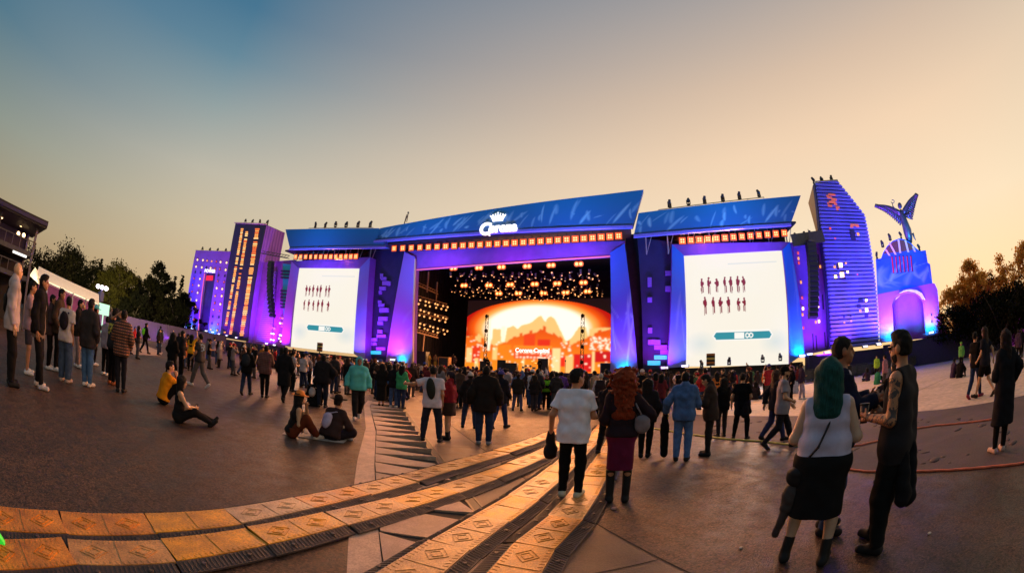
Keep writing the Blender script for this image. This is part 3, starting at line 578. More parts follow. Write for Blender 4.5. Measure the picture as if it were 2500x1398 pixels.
# ---- low lavender block with rows of lamps
o = PBL.w(5, 0, 0); t = empty('building', o, 'low lavender block with rows of round lamps and a tall dark doorway', 'building')
outer = [(449, 800), (484, 806), (500, 664), (527, 666), (508, 812), (541, 819), (566, 614), (478, 611)]
b = MB(); b.slab(PBL, PX(PBL, outer), 0, .7); part(b, 'wall', M_FAC, t, o)
b = MB(); b.slab(PBL, PX(PBL, [(484, 806), (508, 812), (527, 666), (500, 664)]), -.72, .3); part(b, 'doorway', M_NAVY, t, o)
b = MB(); b.bar(PBL.w(*PBL.at(484.5, 806), .05), PBL.w(*PBL.at(500, 668), .05), .22, .1); part(b, 'light_strip', M_PINKL, t, o)
b = MB(); b.slab(PBL, PX(PBL, [(499, 683), (516, 683), (517, 671), (501, 671)]), -.5, .1); part(b, 'red_panel', mat('red_panel', (.3, .01, .02), .5, var=0, emit=(1, .02, .05), es=.8), t, o)
ta, tz = PBL.at(513, 662); text('lettering', 'POWER', PBL, ta, tz, .1, .95, M_WHITE, t, o, .03, .02)
b = MB(); b.bar(PBL.w(*PBL.at(477, 611), -.2), PBL.w(*PBL.at(567, 614), -.2), .25); part(b, 'roof_edge', M_RIM, t, o)
WIN = [(230, 235, 1), (302, 240, 1), (357, 247, .5), (417, 255, .7), (478, 258, .3), (533, 265, 1), (612, 273, 1), (212, 325, 1), (287, 335, 1), (345, 335, 0), (402, 345, 1), (460, 350, .3), (523, 357, .3), (600, 367, 1), (200, 395, 0), (270, 402, 0), (505, 437, 0), (587, 445, 0), (185, 480, .3), (263, 485, .8), (492, 515, .3), (578, 527, .3), (168, 565, .3), (247, 572, 1), (482, 607, 1), (555, 618, 1), (158, 650, .3), (232, 667, .8), (462, 710, .6), (548, 710, 1), (140, 752, 1), (217, 765, 1), (455, 802, .4), (530, 817, 1), (132, 835, .2), (205, 852, .5), (440, 890, .5), (520, 905, .2), (120, 917, 0), (192, 930, 0), (428, 975, 0), (508, 985, 0), (105, 1000, .6), (180, 1018, .4), (418, 1065, 0), (497, 1080, .4), (88, 1087, .4), (165, 1105, .3), (405, 1150, .6), (487, 1160, .6)]
for x, y, l in WIN:
    a, z = PBL.at(440 + x / 5.379, 590 + y / 5.379); b = MB(); s = .30
    b.slab(PBL, [(a - s * .8, z - s), (a + s * .8, z - s), (a + s * .8, z + s * .3), (a, z + s), (a - s * .8, z + s * .3)], .05, .04); w = part(b, 'window', M_NAVY, t, o)
    if l:
        b = MB(); r = .13 + .10 * l; b.tube([PBL.w(a, z - .05, .06), PBL.w(a, z - .05, .14)], r, 10)
        part(b, 'lamp', mat('cream_lamp', (.1, .05, .02), .4, var=0, emit=(1.0, .62, .34), es=1.7) if l > .75 else (M_WARM2 if l > .45 else M_WARM3), w, o)
# ---- panels between the striped tower and the farther screen
o = ST(-41, 1, 0); t = empty('violet_facade', o, 'violet slatted facade panel between the striped tower and the farther screen', 'facade panel')
b = MB(); b.slab(PB, PX(PB, [(600, 838), (692, 850), (720, 634), (640, 640)]), 0, .4); part(b, 'backing', M_PURP, t, o)
b = MB()
for k in range(34):
    f = k / 33; xl, xr, y = 664 - 36 * f, 680 - 20 * f - 4, 664 + 168 * f
    b.slab(PB, PX(PB, [(xl - 1, y + 1.6), (xr + 9 - 8 * (1 - f), y + 2.6), (xr + 9 - 8 * (1 - f), y - .1), (xl - 1, y - 1.1)]), .2, .15)
part(b, 'slats', M_TRIM, t, o)
b = MB(); b.slab(PB, PX(PB, [(694, 772), (703, 774), (718, 646), (692, 644)]), .15, .1); part(b, 'cyan_panel', M_CYANP, t, o)
for k in range(9):
    y = 660 + k * 8 + (k > 2) * 24; b = MB(); b.slab(PB, PX(PB, [(688, y + 4), (712 - k * .9, y + 5), (712 - k * .9, y + 1), (688, y)]), .35, .15); part(b, 'louvre', M_NAVY, t, o)
for x, y in [(687, 776), (692, 777), (686, 789), (691, 790), (690, 797), (686, 818), (690, 819), (684, 826), (690, 827), (668, 800), (672, 802), (665, 814), (670, 815), (664, 829), (670, 830), (688, 833)]:
    b = MB(); a, z = PB.at(x, y); b.slab(PB, [(a - .14, z - .10), (a + .14, z - .10), (a + .14, z + .10), (a - .14, z + .10)], .3, .15); part(b, 'window_lamp', random.choice([M_WARM2, M_WARM, M_WARM3]), t, o)
# ---- line array speakers
def line_array(px_top, px_bot, pl, off, n, w, d, curve, label):
    p0, p1 = pl.w(*pl.at(*px_top), off), pl.w(*pl.at(*px_bot), off); t = empty('line_array_speaker', p0, label, 'speaker')
    for k in range(n):
        f = (k + .5) / n; c = p0.lerp(p1, f) + pl.m * (-curve * f * f); h = (p0 - p1).length / n * .93
        Mr = Matrix((tuple((pl.e.x, -pl.m.x, 0)), tuple((pl.e.y, -pl.m.y, 0)), (0, 0, 1))) @ Matrix.Rotation(-.02 - .28 * f, 3, 'X')
        b = MB(); b.box(c, (w, d, h), Mr, .96); part(b, 'cabinet', M_FIX, t, p0)
    b = MB(); b.box(p0 + Vector((0, 0, .15)), (w * .9, d, .2)); b.bar(p0 + Vector((0, 0, .2)), p0 + Vector((0, 0, 1.6)), .06); part(b, 'hoist_frame', M_STEEL, t, p0)
line_array((676, 646), (667, 775), PL, 1.4, 14, 1.15, .7, 1.3, 'curved black speaker column hanging beside the farther screen')
line_array((1969, 600), (1984, 776), PL, 1.2, 15, 1.25, .7, 1.2, 'curved black speaker column hanging beside the slatted tower')
b = MB(); p, q = PL.w(*PL.at(648, 622), .8), PL.w(*PL.at(714, 634), .8)
for k in range(3):
    dz = Vector((0, 0, .5 * (k % 2))) + PL.m * (.5 * (k // 2)); b.bar(p + dz, q + dz, .1)
for k in range(10): b.bar(p.lerp(q, k / 10), p.lerp(q, (k + 1) / 10) + Vector((0, 0, .5)), .06)
tag(b.build('truss_boom', M_STEEL, origin=p), 'dark truss boom carrying the speaker column beside the striped tower', 'truss')
# ---- right side: violet panel, slatted tower
o = ST(38, 1, 0); t = empty('violet_facade', o, 'violet facade panel with dark slots between the nearer screen and slatted tower', 'facade panel')
b = MB(); b.slab(PB, PX(PB, [(1964, 866), (2030, 852), (2006, 578), (1929, 592)]), 0, .4); part(b, 'backing', M_FAC, t, o)
b = MB(); b.bar(PL.w(*PL.at(1930, 591), .6), PL.w(*PL.at(2006, 580), .6), .2, 1.4); part(b, 'shelf', M_STEEL, t, o)
for x, y, h in [(1998, 637, 16), (2015, 683, 18), (2009, 737, 18), (1985, 834, 20), (1993, 836, 18), (2014, 828, 18)]:
    b = MB(); b.slab(PB, PX(PB, [(x - 1.6 + h * .06, y + h), (x + 1.6 + h * .06, y + h), (x + 1.6 - h * .06, y - h), (x - 1.6 - h * .06, y - h)]), .03, .05); part(b, 'slot', M_NAVY, t, o)
for x, y, m in [(1948, 618, M_WARM3), (1949, 631, M_WARM2), (1950, 642, M_WARM3), (2002, 651, M_WARM2), (1955, 689, M_WARM2), (1996, 728, M_WARM), (1997, 747, M_WARM), (1999, 784, M_WARM), (1991, 786, M_WARM2), (1960, 753, M_WARM), (1959, 768, M_WARM2), (1958, 727, M_WARM3), (1961, 800, M_WARM3)]:
    b = MB(); a, z = PB.at(x, y); b.slab(PB, [(a - .10, z - .16), (a + .10, z - .16), (a + .10, z + .16), (a - .10, z + .16)], .12, .1); part(b, 'window_lamp', m, t, o)
o = ST(43, 0, 0); t = empty('tower', o, 'tall slatted blue tower with a sloping top and scattered lit windows', 'tower')
poly = PX(PL, [(2028, 852), (2148, 840), (2112, 525), (2045, 441), (1990, 445), (2005, 580)])
b = MB(); b.slab(PL, poly, -.3, .6); part(b, 'wall', mat('tower_back', (.045, .04, .20), .6, var=.1), t, o)
def span(poly, z):
    X = []
    for (a0, z0), (a1, z1) in zip(poly, poly[1:] + poly[:1]):
        if (z0 - z) * (z1 - z) < 0: X.append(a0 + (a1 - a0) * (z - z0) / (z1 - z0))
    return (min(X), max(X)) if len(X) >= 2 else None
b = MB(); zb, zt = min(p[1] for p in poly), max(p[1] for p in poly); n = 44
for k in range(n):
    z = zb + (zt - zb) * (k + .5) / n; h = (zt - zb) / n * .32; sp = span(poly, z - h); sq = span(poly, z + h)
    if sp and sq: b.slab(PL, [(sp[0] + .1, z - h), (sp[1] - .05, z - h), (sq[1] - .05, z + h), (sq[0] + .1, z + h)], .05, .3)
sl_o = part(b, 'slats', mat('slat_blue', (.20, .20, .66), .6, var=.2, scale=.4), t, o)
b = MB(); sa, sb = PL.at(2004, 580), PL.at(1990, 446); tz = 1.095
b.prism([PL.w(*sa, -.9), PL.w(*sb, -.9), PL.w(sb[0] + .1, sb[1] - 1.2, -3.6)], [PL.w(sa[0] + .05, sa[1], -.9), PL.w(sb[0] + .05, sb[1], -.9), PL.w(sb[0] + .15, sb[1] - 1.2, -3.6)]); part(b, 'side_sail', M_SAIL, t, o)
b = MB(); b.bar(PL.w(*PL.at(1990, 444), -.2), PL.w(*PL.at(2046, 440), -.2), .3); part(b, 'roof_edge', M_RIM, t, o)
z4 = lambda x, y: (1920 + x / 4.367, 540 + y / 4.367)
for x, y, s, m in [(575, 468, 24, M_WARM), (590, 572, 26, M_WARM), (512, 488, 14, M_WARM2), (632, 448, 11, M_WARM2), (522, 592, 16, M_WARM), (650, 542, 12, M_WARM), (848, 842, 14, M_WARM), (852, 945, 20, M_WARM), (785, 955, 14, M_WARM2), (762, 140, 17, M_WARM2), (615, 1078, 9, M_WARM2), (688, 1063, 8, M_WARM2), (517, 185, 9, M_WARM3), (465, 80, 12, M_WARM3), (755, 568, 8, M_WARM3)]:
    a, z = PL.at(*z4(x, y)); s = s / 4.367 * .047; b = MB(); b.slab(PL, [(a - s, z - s), (a + s, z - s), (a + s, z + s), (a - s, z + s)], .12, .1); part(b, 'window', m, t, o)
for x, y, w, h in [(705, 150, 40, 55), (545, 490, 16, 26), (610, 610, 26, 16), (790, 850, 40, 20), (770, 905, 30, 18), (850, 1000, 30, 20), (610, 1020, 14, 10), (680, 1010, 14, 10)]:
    a, z = PL.at(*z4(x, y)); w, h = w / 4.367 * .047, h / 4.367 * .047; b = MB(); b.slab(PL, [(a - w, z - h), (a + w, z - h), (a + w, z + h), (a - w, z + h)], .09, .08); part(b, 'window', M_NAVY, t, o)
b = MB(); zz = lambda x, y: (1900 + x / 2.797, 400 + y / 2.797)
for x, y, w, h in [(365, 212, 34, 7), (350, 232, 22, 8), (335, 220, 10, 6), (380, 245, 26, 9), (368, 262, 30, 9), (352, 288, 20, 7), (390, 275, 14, 9), (404, 298, 18, 8), (402, 312, 8, 8), (340, 270, 8, 6), (520, 418, 42, 7), (500, 430, 14, 8), (540, 428, 16, 6)]:
    if x == 520: part(b, 'mosaic_pattern', mat('orange_mosaic', (.85, .22, .10), .6, var=.2, emit=(1, .16, .06), es=.35), t, o); b = MB()
    a, z = PL.at(*zz(x, y)); w, h = w / 2.797 * .047, h / 2.797 * .047; b.slab(PL, [(a - w, z - h), (a + w, z - h), (a + w, z + h), (a - w, z + h)], .10, .08)
part(b, 'mosaic_pattern', mat('orange_mosaic', (.85, .22, .10), .6, var=.2, emit=(1, .16, .06), es=.35), t, o)
# ---- arched monument with a winged figure on top
zm = lambda x, y: (2120 + x / 3.585, 460 + y / 3.585)
o = PMO.w(4, 0, 0); t = empty('monument', o, 'domed monument with tall violet arch and blue printed upper half', 'monument')
arch_in = [(225, 1330), (207, 1010), (232, 945), (290, 912), (350, 903), (410, 920), (455, 960), (475, 1000), (503, 1300)]
low = [(100, 1348), (78, 925), (560, 828), (580, 832), (604, 884), (632, 1262)]
b = MB(); b.slab(PMO, PX(PMO, [zm(*p) for p in [(100, 1348)] + [(78, 925), (560, 828), (580, 832), (604, 884), (632, 1275)] + arch_in[::-1]]), 0, 1.6); part(b, 'base_wall', M_FAC, t, o)
b = MB(); b.slab(PMO, PX(PMO, [zm(*p) for p in [(215, 1335), (195, 990), (300, 895), (400, 905), (480, 980), (510, 1305)]]), -1.65, .3); part(b, 'niche', M_PURP, t, o)
up = [(78, 925), (65, 620), (112, 612), (130, 560), (165, 505), (215, 458), (270, 438), (325, 447), (375, 480), (415, 520), (450, 548), (502, 540), (520, 650), (540, 662), (560, 828)]
b = MB(); b.slab(PMO, PX(PMO, [zm(*p) for p in up]), .03, 1.5); u_ = part(b, 'upper_wall', mat('monument_blue', (.012, .10, .42), .7, var=.2, scale=.5), t, o)
face('printed_skin', PMO, [zm(82, 920), zm(556, 826), zm(500, 560), zm(70, 628)], .036, streaks((.012, .11, .44), (.012, .12, .42), (.30, .55, .85), 26, 31, 1.3, .10, .55, 1.0), 70, 50, M_PRINT, u_, o)
for k in range(5):
    xa, ya, xb, yb = [(150, 530, 186, 588), (185, 475, 240, 580), (265, 448, 280, 565), (325, 455, 350, 558), (390, 505, 408, 552)][k]
    b = MB(); b.slab(PMO, PX(PMO, [zm(xb - 9, yb), zm(xb + 9, yb), zm(xa + 7, ya), zm(xa - 9, ya)]), .08, .06); part(b, 'ray_panel', M_RIM, t, o)
b = MB(); b.slab(PMO, PX(PMO, [zm(*p) for p in [(130, 575), (165, 515), (215, 468), (270, 448), (325, 457), (375, 490), (410, 530), (350, 545), (240, 560)]]), .045, .04); part(b, 'dome_panel', mat('dome_brown', (.12, .05, .03), .7), t, o)
for k in range(6):
    x = 212 + 33 * k; b = MB(); b.slab(PMO, PX(PMO, [zm(x + 2, 745 - 3 * k), zm(x + 18, 743 - 3 * k), zm(x + 2, 590 - 1.5 * k), zm(x - 13, 592 - 1.5 * k)]), .07, .06); w = part(b, 'slot', M_NAVY, t, o)
    b = MB(); b.slab(PMO, PX(PMO, [zm(x + 3, 738 - 3 * k), zm(x + (14 if k == 0 else 7), 738 - 3 * k), zm(x - 2, 600 - 1.5 * k), zm(x - 10, 600 - 1.5 * k)]), .09, .06); part(b, 'red_light', mat('red_slot', (.2, .01, .01), .5, var=0, emit=(1, .02, .05), es=.55), w, o)
b = MB(); cr = [(270, 918), (310, 893), (360, 882), (420, 890), (470, 915), (500, 975), (470, 968), (450, 940), (410, 912), (350, 898)]
b.slab(PMO, PX(PMO, [zm(*p) for p in cr]), .25, .24); part(b, 'arch_hood', mat('pale_hood', (.62, .85, .70), .6), t, o)
b = MB(); b.slab(PMO, PX(PMO, [zm(60, 1352), zm(680, 1262), zm(676, 1200), zm(634, 1205), zm(634, 1245), zm(100, 1330)]), .4, .4); part(b, 'plinth', M_PURP, t, o)
for x, y in [(72, 605), (122, 500), (188, 440), (285, 425), (447, 535)]:
    a, z = PMO.at(*zm(x, y + 5)); put_mh(PMO.w(a, z, -.6), 'black moving light on the curved top of the domed monument', 'moving lights on the monument', .85)
# statue
PST = PMO
def sp3(x, y, off=0.0): return PST.w(*PST.at(*zm(x, y)), -.7 + off)
fo = sp3(365, 472); st = empty('winged_statue', fo, 'winged figure statue with spread wings atop the domed monument', 'statue')
M_BRZ = mat('statue_metal', (.14, .12, .20), .40, .5, var=.3, scale=3)
b = MB()
b.tube([sp3(362, 470), sp3(352, 420), sp3(338, 360), sp3(318, 300), sp3(300, 245), sp3(288, 205), sp3(276, 172)], [.34, .56, .66, .56, .46, .42, .16], 12)
b.tube([sp3(385, 380), sp3(400, 420), sp3(412, 440)], [.18, .10, .05], 8)
b.ell(sp3(270, 137), (.34, .34, .42), 12, 8)
b.tube([sp3(298, 215, .15), sp3(245, 190, .35), sp3(212, 150, .4), sp3(206, 118, .4)], [.13, .10, .08, .05], 8)
b.tube([sp3(310, 225, .15), sp3(345, 226, .3), sp3(382, 212, .35)], [.12, .10, .07], 8)
for k in range(9):
    ang = random.uniform(-.4, .4); b.tube([sp3(305 + 3 * k, 265 + 12 * k, .35), sp3(318 + 6 * k, 330 + 12 * k, .42)], [.07, .03], 5)
part(b, 'body', M_BRZ, st, fo, True)
b = MB(); c0 = [sp3(206 + 14 * math.cos(a) + 4, 108 + 14 * math.sin(a), .4) for a in np.linspace(-2.2, 3.0, 16)]; b.tube(c0, .05, 6); part(b, 'wreath', M_BRZ, st, fo)
for root_, tip, n, down in [((286, 215), (66, 128), 15, (6, 98)), ((300, 205), (404, 38), 14, (74, 62))]:
    b = MB()
    for k in range(n):
        f = k / (n - 1); x = root_[0] + (tip[0] - root_[0]) * f; y = root_[1] + (tip[1] - root_[1]) * f - 18 * math.sin(pi * f)
        L = (1 - .75 * f) * 1.0; p = sp3(x, y, -.1); q = sp3(x + down[0] * L + (tip[0] - root_[0]) * .10, y + down[1] * L + (tip[1] - root_[1]) * .10, -.25)
        b.tube([p, p.lerp(q, .5), q], [.26, .24, .10], 6)
    b.tube([sp3(root_[0] + (tip[0] - root_[0]) * f, root_[1] + (tip[1] - root_[1]) * f - 18 * math.sin(pi * f), -.05) for f in np.linspace(0, 1, 9)], [.38, .38, .34, .30, .27, .22, .17, .12, .05], 8)
    part(b, 'wing', M_BRZ, st, fo, True)
# ---- long dark plinth under the outer facades
for a, c, h, lab in [((-69, -5.2), (-58.3, -1.0), 2.3, 'low dark plinth under the lavender block'), ((-58.3, -1.0), (-36.5, -1.0), 2.2, 'low dark plinth under the striped tower'), ((35.2, -1.0), (47.0, -1.0), 2.6, 'low dark plinth under the slatted tower'), ((46.7, -1.0), (56.5, -11.0), 2.9, 'low dark plinth under the domed monument'), ((56.5, -11.0), (62, -13), 2.7, 'low dark plinth trailing off past the domed monument')]:
    p, q = ST(*a), ST(*c); e = (q - p).normalized(); m_ = Vector((-e.y, e.x, 0)) * 1.2; up_ = Vector((0, 0, h)); b = MB()
    b.prism([p + up_, q + up_, q + m_ + up_, p + m_ + up_], [p, q, q + m_, p + m_]); tag(b.build('plinth', mat('plinth_dark', (.03, .018, .06), .7), origin=p), lab, 'plinth')
# ================================================================ floodlights at the foot of the facades, and their light
VIO, BLU, CYA = (0.55, 0.025, 1.0), (0.03, 0.13, 1.0), (0.0, 0.85, 0.75)
fb = MB(); fb.box((0, 0, .12), (.85, .3, .24)); fb.bar((-.45, 0, 0), (-.45, 0, .3), .05); fb.bar((.45, 0, 0), (.45, 0, .3), .05)
fl = MB(); fl.box((0, -.165, .14), (.72, .03, .16)); fl.box((0, 0, .25), (.76, .24, .02))
fp = fb.build('floodlight', M_FIX); fb2 = fl.build('lens', M_FLOOD, fp); first = True
for x, y, pl, off in [(458, 801, PBL, 1.2), (478, 805, PBL, 1.2), (512, 811, PBL, 1.2), (528, 814, PBL, 1.2), (547, 819, PL, 1.2), (566, 823, PL, 1.2), (590, 828, PL, 1.2), (663, 842, PL, 1.0), (682, 846, PL, 1.0), (897, 882, PL, 1.2), (928, 885, PL, .6), (973, 882, PL, 1.2), (1522, 904, PL, 1.4), (1621, 901, PL, .6), (1668, 897, PL, 1.2), (1946, 873, PL, 1.4), (1966, 869, PL, 1.2), (2008, 865, PL, 1.2), (2098, 851, PL, 1.4), (2131, 846, PL, 1.4), (2149, 842, PMO, 1.6), (2188, 834, PMO, 1.6), (2274, 816, PMO, 1.6)]:
    ob = fp if first else copy_tree(fp); first = False
    ob.location = pl.w(*pl.at(x, y), off); ob.rotation_euler = (0, 0, -math.atan2(-pl.e.y, pl.e.x) if False else math.atan2(pl.e.y, pl.e.x))
    tag(ob, 'small bright floodlight at the foot of the violet stage facades', 'floodlight', 'floodlights along the facades')
def flood(s, d, z, ts, td, tz, power, col, sx=1.0, sy=.3, spread=R(110)):
    return area_light('flood_beam', ST(s, d, z), ST(ts, td, tz), power * (.55 if d > -10 else .40), col, sx, sy, spread)
# left block and tower
flood(-66, -7.0, 2.6, -65, -2.5, 11, 1500, (.24, .04, 1.0), 4); flood(-61, -4.6, 2.6, -60.5, 0, 11, 1500, (.24, .04, 1.0), 4)
flood(-64, -9, 6, -64, -3, 15, 2200, (0.06, 0.10, 1.0), 5)
flood(-66.6, -4.9, 2.5, -66.4, -3.4, 4.0, 210, CYA, 1.3); flood(-59.8, -2.2, 2.5, -59.8, -.6, 4.0, 210, CYA, 1.3)
flood(-55, -2.6, 2.2, -54.5, 0, 9, 900, VIO, 3); flood(-48.5, -2.6, 2.2, -48.5, 0, 9, 900, VIO, 3)
flood(-41, -1.6, 2.2, -45, 3, 12, 2200, (0.40, 0.05, 1.0), 4); flood(-40, -1.5, 2.2, -40, 1.5, 8, 900, VIO, 3)
# farther screen's wing
flood(-35.4, -2.2, 1.9, -35.2, 0, 9, 700, VIO, 1.5); flood(-19, -2.2, 1.9, -19.2, 0, 9, 800, (0.15, 0.10, 1.0), 1.5)
flood(-16.2, -1.6, 1.9, -16.2, 1.5, 8, 500, VIO, 2)
flood(-13, -2.0, 1.8, -12.4, 0, 10, 900, (0.34, 0.05, 1.0), 1.6); flood(-12.0, -.9, 1.7, -12.0, .2, 3.2, 70, CYA, .7)
# nearer screen's wing
flood(14.2, -2.0, 1.8, 14, 0, 10, 750, (0.20, 0.08, 1.0), 1.6); flood(14.2, -.9, 1.75, 14.2, .2, 3.2, 75, CYA, .7)
flood(17.8, -1.6, 1.9, 17.8, 1.5, 8, 550, VIO, 2)
flood(19.6, -2.2, 1.9, 20, 0, 9, 650, (0.06, 0.12, 1.0), 1.3); flood(34, -2.2, 2.0, 33.8, 0, 9, 700, (0.04, 0.13, 1.0), 1.3)
flood(34.2, -.9, 2.6, 34.2, .2, 4.2, 110, (0, .65, .9), .9)
flood(37.3, -1.4, 2.4, 37.3, 1.5, 9, 1100, (0.36, 0.04, 1.0), 2)
flood(41, -2.4, 3.0, 41.5, 0, 10, 1300, (0.30, 0.08, 1.0), 2.5); flood(45.5, -2.4, 3.0, 45, 0, 12, 1300, (0.16, 0.12, 1.0), 2.5); flood(43, -6.5, 3.0, 43, 0, 18, 2400, (0.06, 0.10, 1.0), 3)
def mlight(a, z, off, ta, tz, power, col, sx): area_light('flood_beam', PMO.w(a, z, off), PMO.w(ta, tz, 0), power * .5, col, sx, .3, R(110))
mlight(1.2, 3.4, 2.2, 1.0, 9, 1000, VIO, 1.6); mlight(4.6, 3.4, 2.4, 4.4, 9, 800, (.34, .02, 1.0), 1.6); mlight(7.6, 3.4, 2.2, 7.4, 9, 1000, VIO, 1.6)
mlight(1.3, 3.3, 1.3, 1.3, 4.8, 420, CYA, 1.3); mlight(7.3, 3.3, 1.3, 7.3, 4.8, 420, CYA, 1.3); mlight(4, 6, 7, 4, 13, 1400, (.02, .16, 1.0), 3)
area_light('flood_beam', PMO.w(1.5, 14.6, 3.0), fo + Vector((0, 0, 3)), 190, (.5, .05, 1.0), .6); area_light('flood_beam', PMO.w(6.8, 14.6, 2.6), fo + Vector((0, 0, 3)), 150, (.0, .6, 1.0), .6)
# roofs and header; the blue roof floods are added, unseen, without fixtures
for s, p in ((-28, 2600), (-8, 2600), (9, 3000), (26, 3600)): flood(s, -11, 3.2, s, -2.2, 19, p, (0.05, 0.36, 1.0), 5, .5, R(75))
for s, w in ((-29, 15), (0, 26), (25, 15)): flood(s, -2.0, 15.6, s, -2.6, 18.2, 210 * w / 15, (.45, .06, 1.0), w, .2, R(150))
for s in (-7, 2, 9): flood(s, -2.6, 11.5, s, 0, 15.2, 340, (.42, .03, .9), 5, .3)
for s in (-27, 27): flood(s, -2.6, 12.5, s, 0, 15.0, 260, (.35, .03, .9), 8, .3)
# light thrown out over the forecourt by the lamp rows and screens
for s, w, p in ((0, 26, 12000), (-27, 12, 4000), (27, 12, 4500)): area_light('lamp_row_light', ST(s, -1.6, 15.6), ST(s * .4, -40, 0), p, (1.0, .36, .11), w, .6, R(150))
area_light('video_wall_light', ST(1, 13.4, 6.5), ST(3, -40, 1), 3400, (1.0, .42, .14), 20, 8, R(150))
for s, p in ((-27, 1500), (27, 1500)): area_light('screen_light', ST(s, -.6, 8), ST(s * .6, -40, 1), p, (1.0, .90, .80), 11, 10, R(150))
# ---- lamps hung inside the stage
hm = MB(); hm.box((0, 0, .3), (.26, .22, .14)); hm.tube([(0, 0, .25), (0, -.06, .0), (0, -.16, -.3)], [.13, .15, .12], 8); hm.cur = 1; hm.tube([(0, -.165, -.30), (0, -.17, -.32)], [.13, .13], 8)
M_DIML = mat('dim_lens', (.4, .3, .25), .3, var=0, emit=(1.0, .40, .12), es=1.7); M_FIXG = mat('fixture_grey', (.16, .11, .09), .45, var=.2)
hp = hm.build('hanging_lamp', [M_FIXG, M_DIML]); n_h = 0
def hang(p, rx, rz, sc, lab, grp):
    global n_h
    ob = hp if n_h == 0 else hp.copy()
    if n_h: COL.objects.link(ob)
    n_h += 1; ob.location = p; ob.rotation_euler = (rx, 0, rz); ob.scale = (sc,) * 3; tag(ob, lab, 'stage light', grp)
z6 = lambda x, y: (1080 + x / 5.952, 600 + y / 5.952)
def PD(d): return Plane(0, d, 1, d)
for d, ys, n, x0, x1 in [(3, 400, 14, 300, 2150), (4, 440, 18, 130, 2230), (6, 500, 18, 220, 2260), (7, 590, 20, 200, 2250), (8, 640, 24, 340, 2250), (10, 690, 28, 120, 2330), (12, 745, 28, 240, 2310)]:
    pd = PD(d)
    for k in range(n):
        x = x0 + (x1 - x0) * k / (n - 1) + random.uniform(-18, 18); y = ys + random.uniform(-22, 22) + 26 * math.cos((x - 1250) / 1000 * pi) * (1 if d > 9 else 0)
        hang(pd.w(*pd.at(*z6(x, y))), random.uniform(-1.1, .35), random.uniform(-1.2, 1.2), random.uniform(.6, .95), 'small lamp hanging in the cluster under the stage ceiling', 'lamps under the stage ceiling')
bp2 = MB(); bp2.box((0, .1, 0), (1.05, .2, .5)); bq = MB()
for i in (-1, 1): bq.tube([(i * .26, 0, 0), (i * .26, -.04, 0)], [.20, .20], 12)
bg_ = MB()
for i in (-1, 1): bg_.tube([(i * .26, 0, 0), (i * .26, -.02, 0)], [.36, .36], 14)  # glowing discs added behind the lenses as their orange halo
bpo = bp2.build('twin_lamp', M_FIX); bg_.build('glow_halo', M_ORGL, bpo); bqo = bq.build('lens', mat('twin_lens', (.1, .05, .02), .4, var=0, emit=(1, .56, .18), es=2.4), bpo); first = True
for d, L, lab, grp in [(1.0, [(163, 326), (532, 318), (858, 308), (1232, 296), (1580, 282), (1982, 262)], 'glowing twin lamp in the top row just under the header', 'twin lamps under the header'), (5.0, [(315, 575), (675, 572), (985, 562), (1342, 555), (1668, 547), (2050, 533)], 'glowing twin lamp in the second row among the hanging lamps', 'twin lamps among the hanging lamps'), (9.0, [(820, 692), (1105, 690), (1470, 684), (1790, 678), (2110, 662)], 'glowing twin lamp in the lowest row above the video wall', 'twin lamps above the video wall')]:
    for x, y in L:
        ob = bpo if first else copy_tree(bpo); first = False
        pd = PD(d); ob.location = pd.w(*pd.at(*z6(x, y))); ob.rotation_euler = (0, 0, -TH); ob.scale = (.9,) * 3; tag(ob, lab, 'stage light', grp)
z7 = lambda x, y: (1000 + x / 4.82, 620 + y / 4.82)
PSD = Plane(-12.2, 2, -12.2, 12)
for (xa, ya, xb, yb, n) in [(130, 545, 440, 625, 7), (110, 590, 430, 660, 6), (130, 660, 435, 765, 7), (110, 720, 420, 800, 6), (130, 820, 430, 905, 7), (100, 860, 400, 940, 6)]:
    for k in range(n):
        f = k / (n - 1); pd = PD(3 + 5 * f); hang(pd.w(*pd.at(*z7(xa + (xb - xa) * f, ya + (yb - ya) * f))), -1.0, random.uniform(-.2, .9), 1.05, 'small lamp on the tiered ladder at the side of the stage', 'lamps on the side ladder')
for pa, pb_, da, db in [((80, 360), (330, 470), 2.6, 8), ((35, 905), (330, 985), 2.6, 8), ((50, 680), (440, 770), 2.6, 8), ((80, 520), (440, 620), 2.6, 8)]:
    A, B = PD(da), PD(db); p, q = A.w(*A.at(*z7(*pa))), B.w(*B.at(*z7(*pb_))); b = MB(); b.bar(p, q, .16); b.bar(p + Vector((0, 0, .4)), q + Vector((0, 0, .4)), .08)
    for k in range(9): b.bar(p.lerp(q, k / 9), p.lerp(q, (k + 1) / 9) + Vector((0, 0, .4)), .05)
    tag(b.build('truss', mat('truss_orange', (.34, .16, .08), .5, .3), origin=p), 'horizontal lamp truss on the side ladder inside the stage', 'truss', 'trusses of the side ladder')
for xa, ya, xb, yb, d in [(225, 210, 205, 450, 4), (325, 330, 310, 540, 6), (170, 950, 150, 1180, 3.4)]:
    pd = PD(d); p, q = pd.w(*pd.at(*z7(xa, ya))), pd.w(*pd.at(*z7(xb, yb))); b = MB(); b.bar(p, q, .16); tag(b.build('truss_post', MATS['truss_orange'], origin=q), 'vertical post holding the lamp ladder inside the stage', 'truss', 'posts of the side ladder')
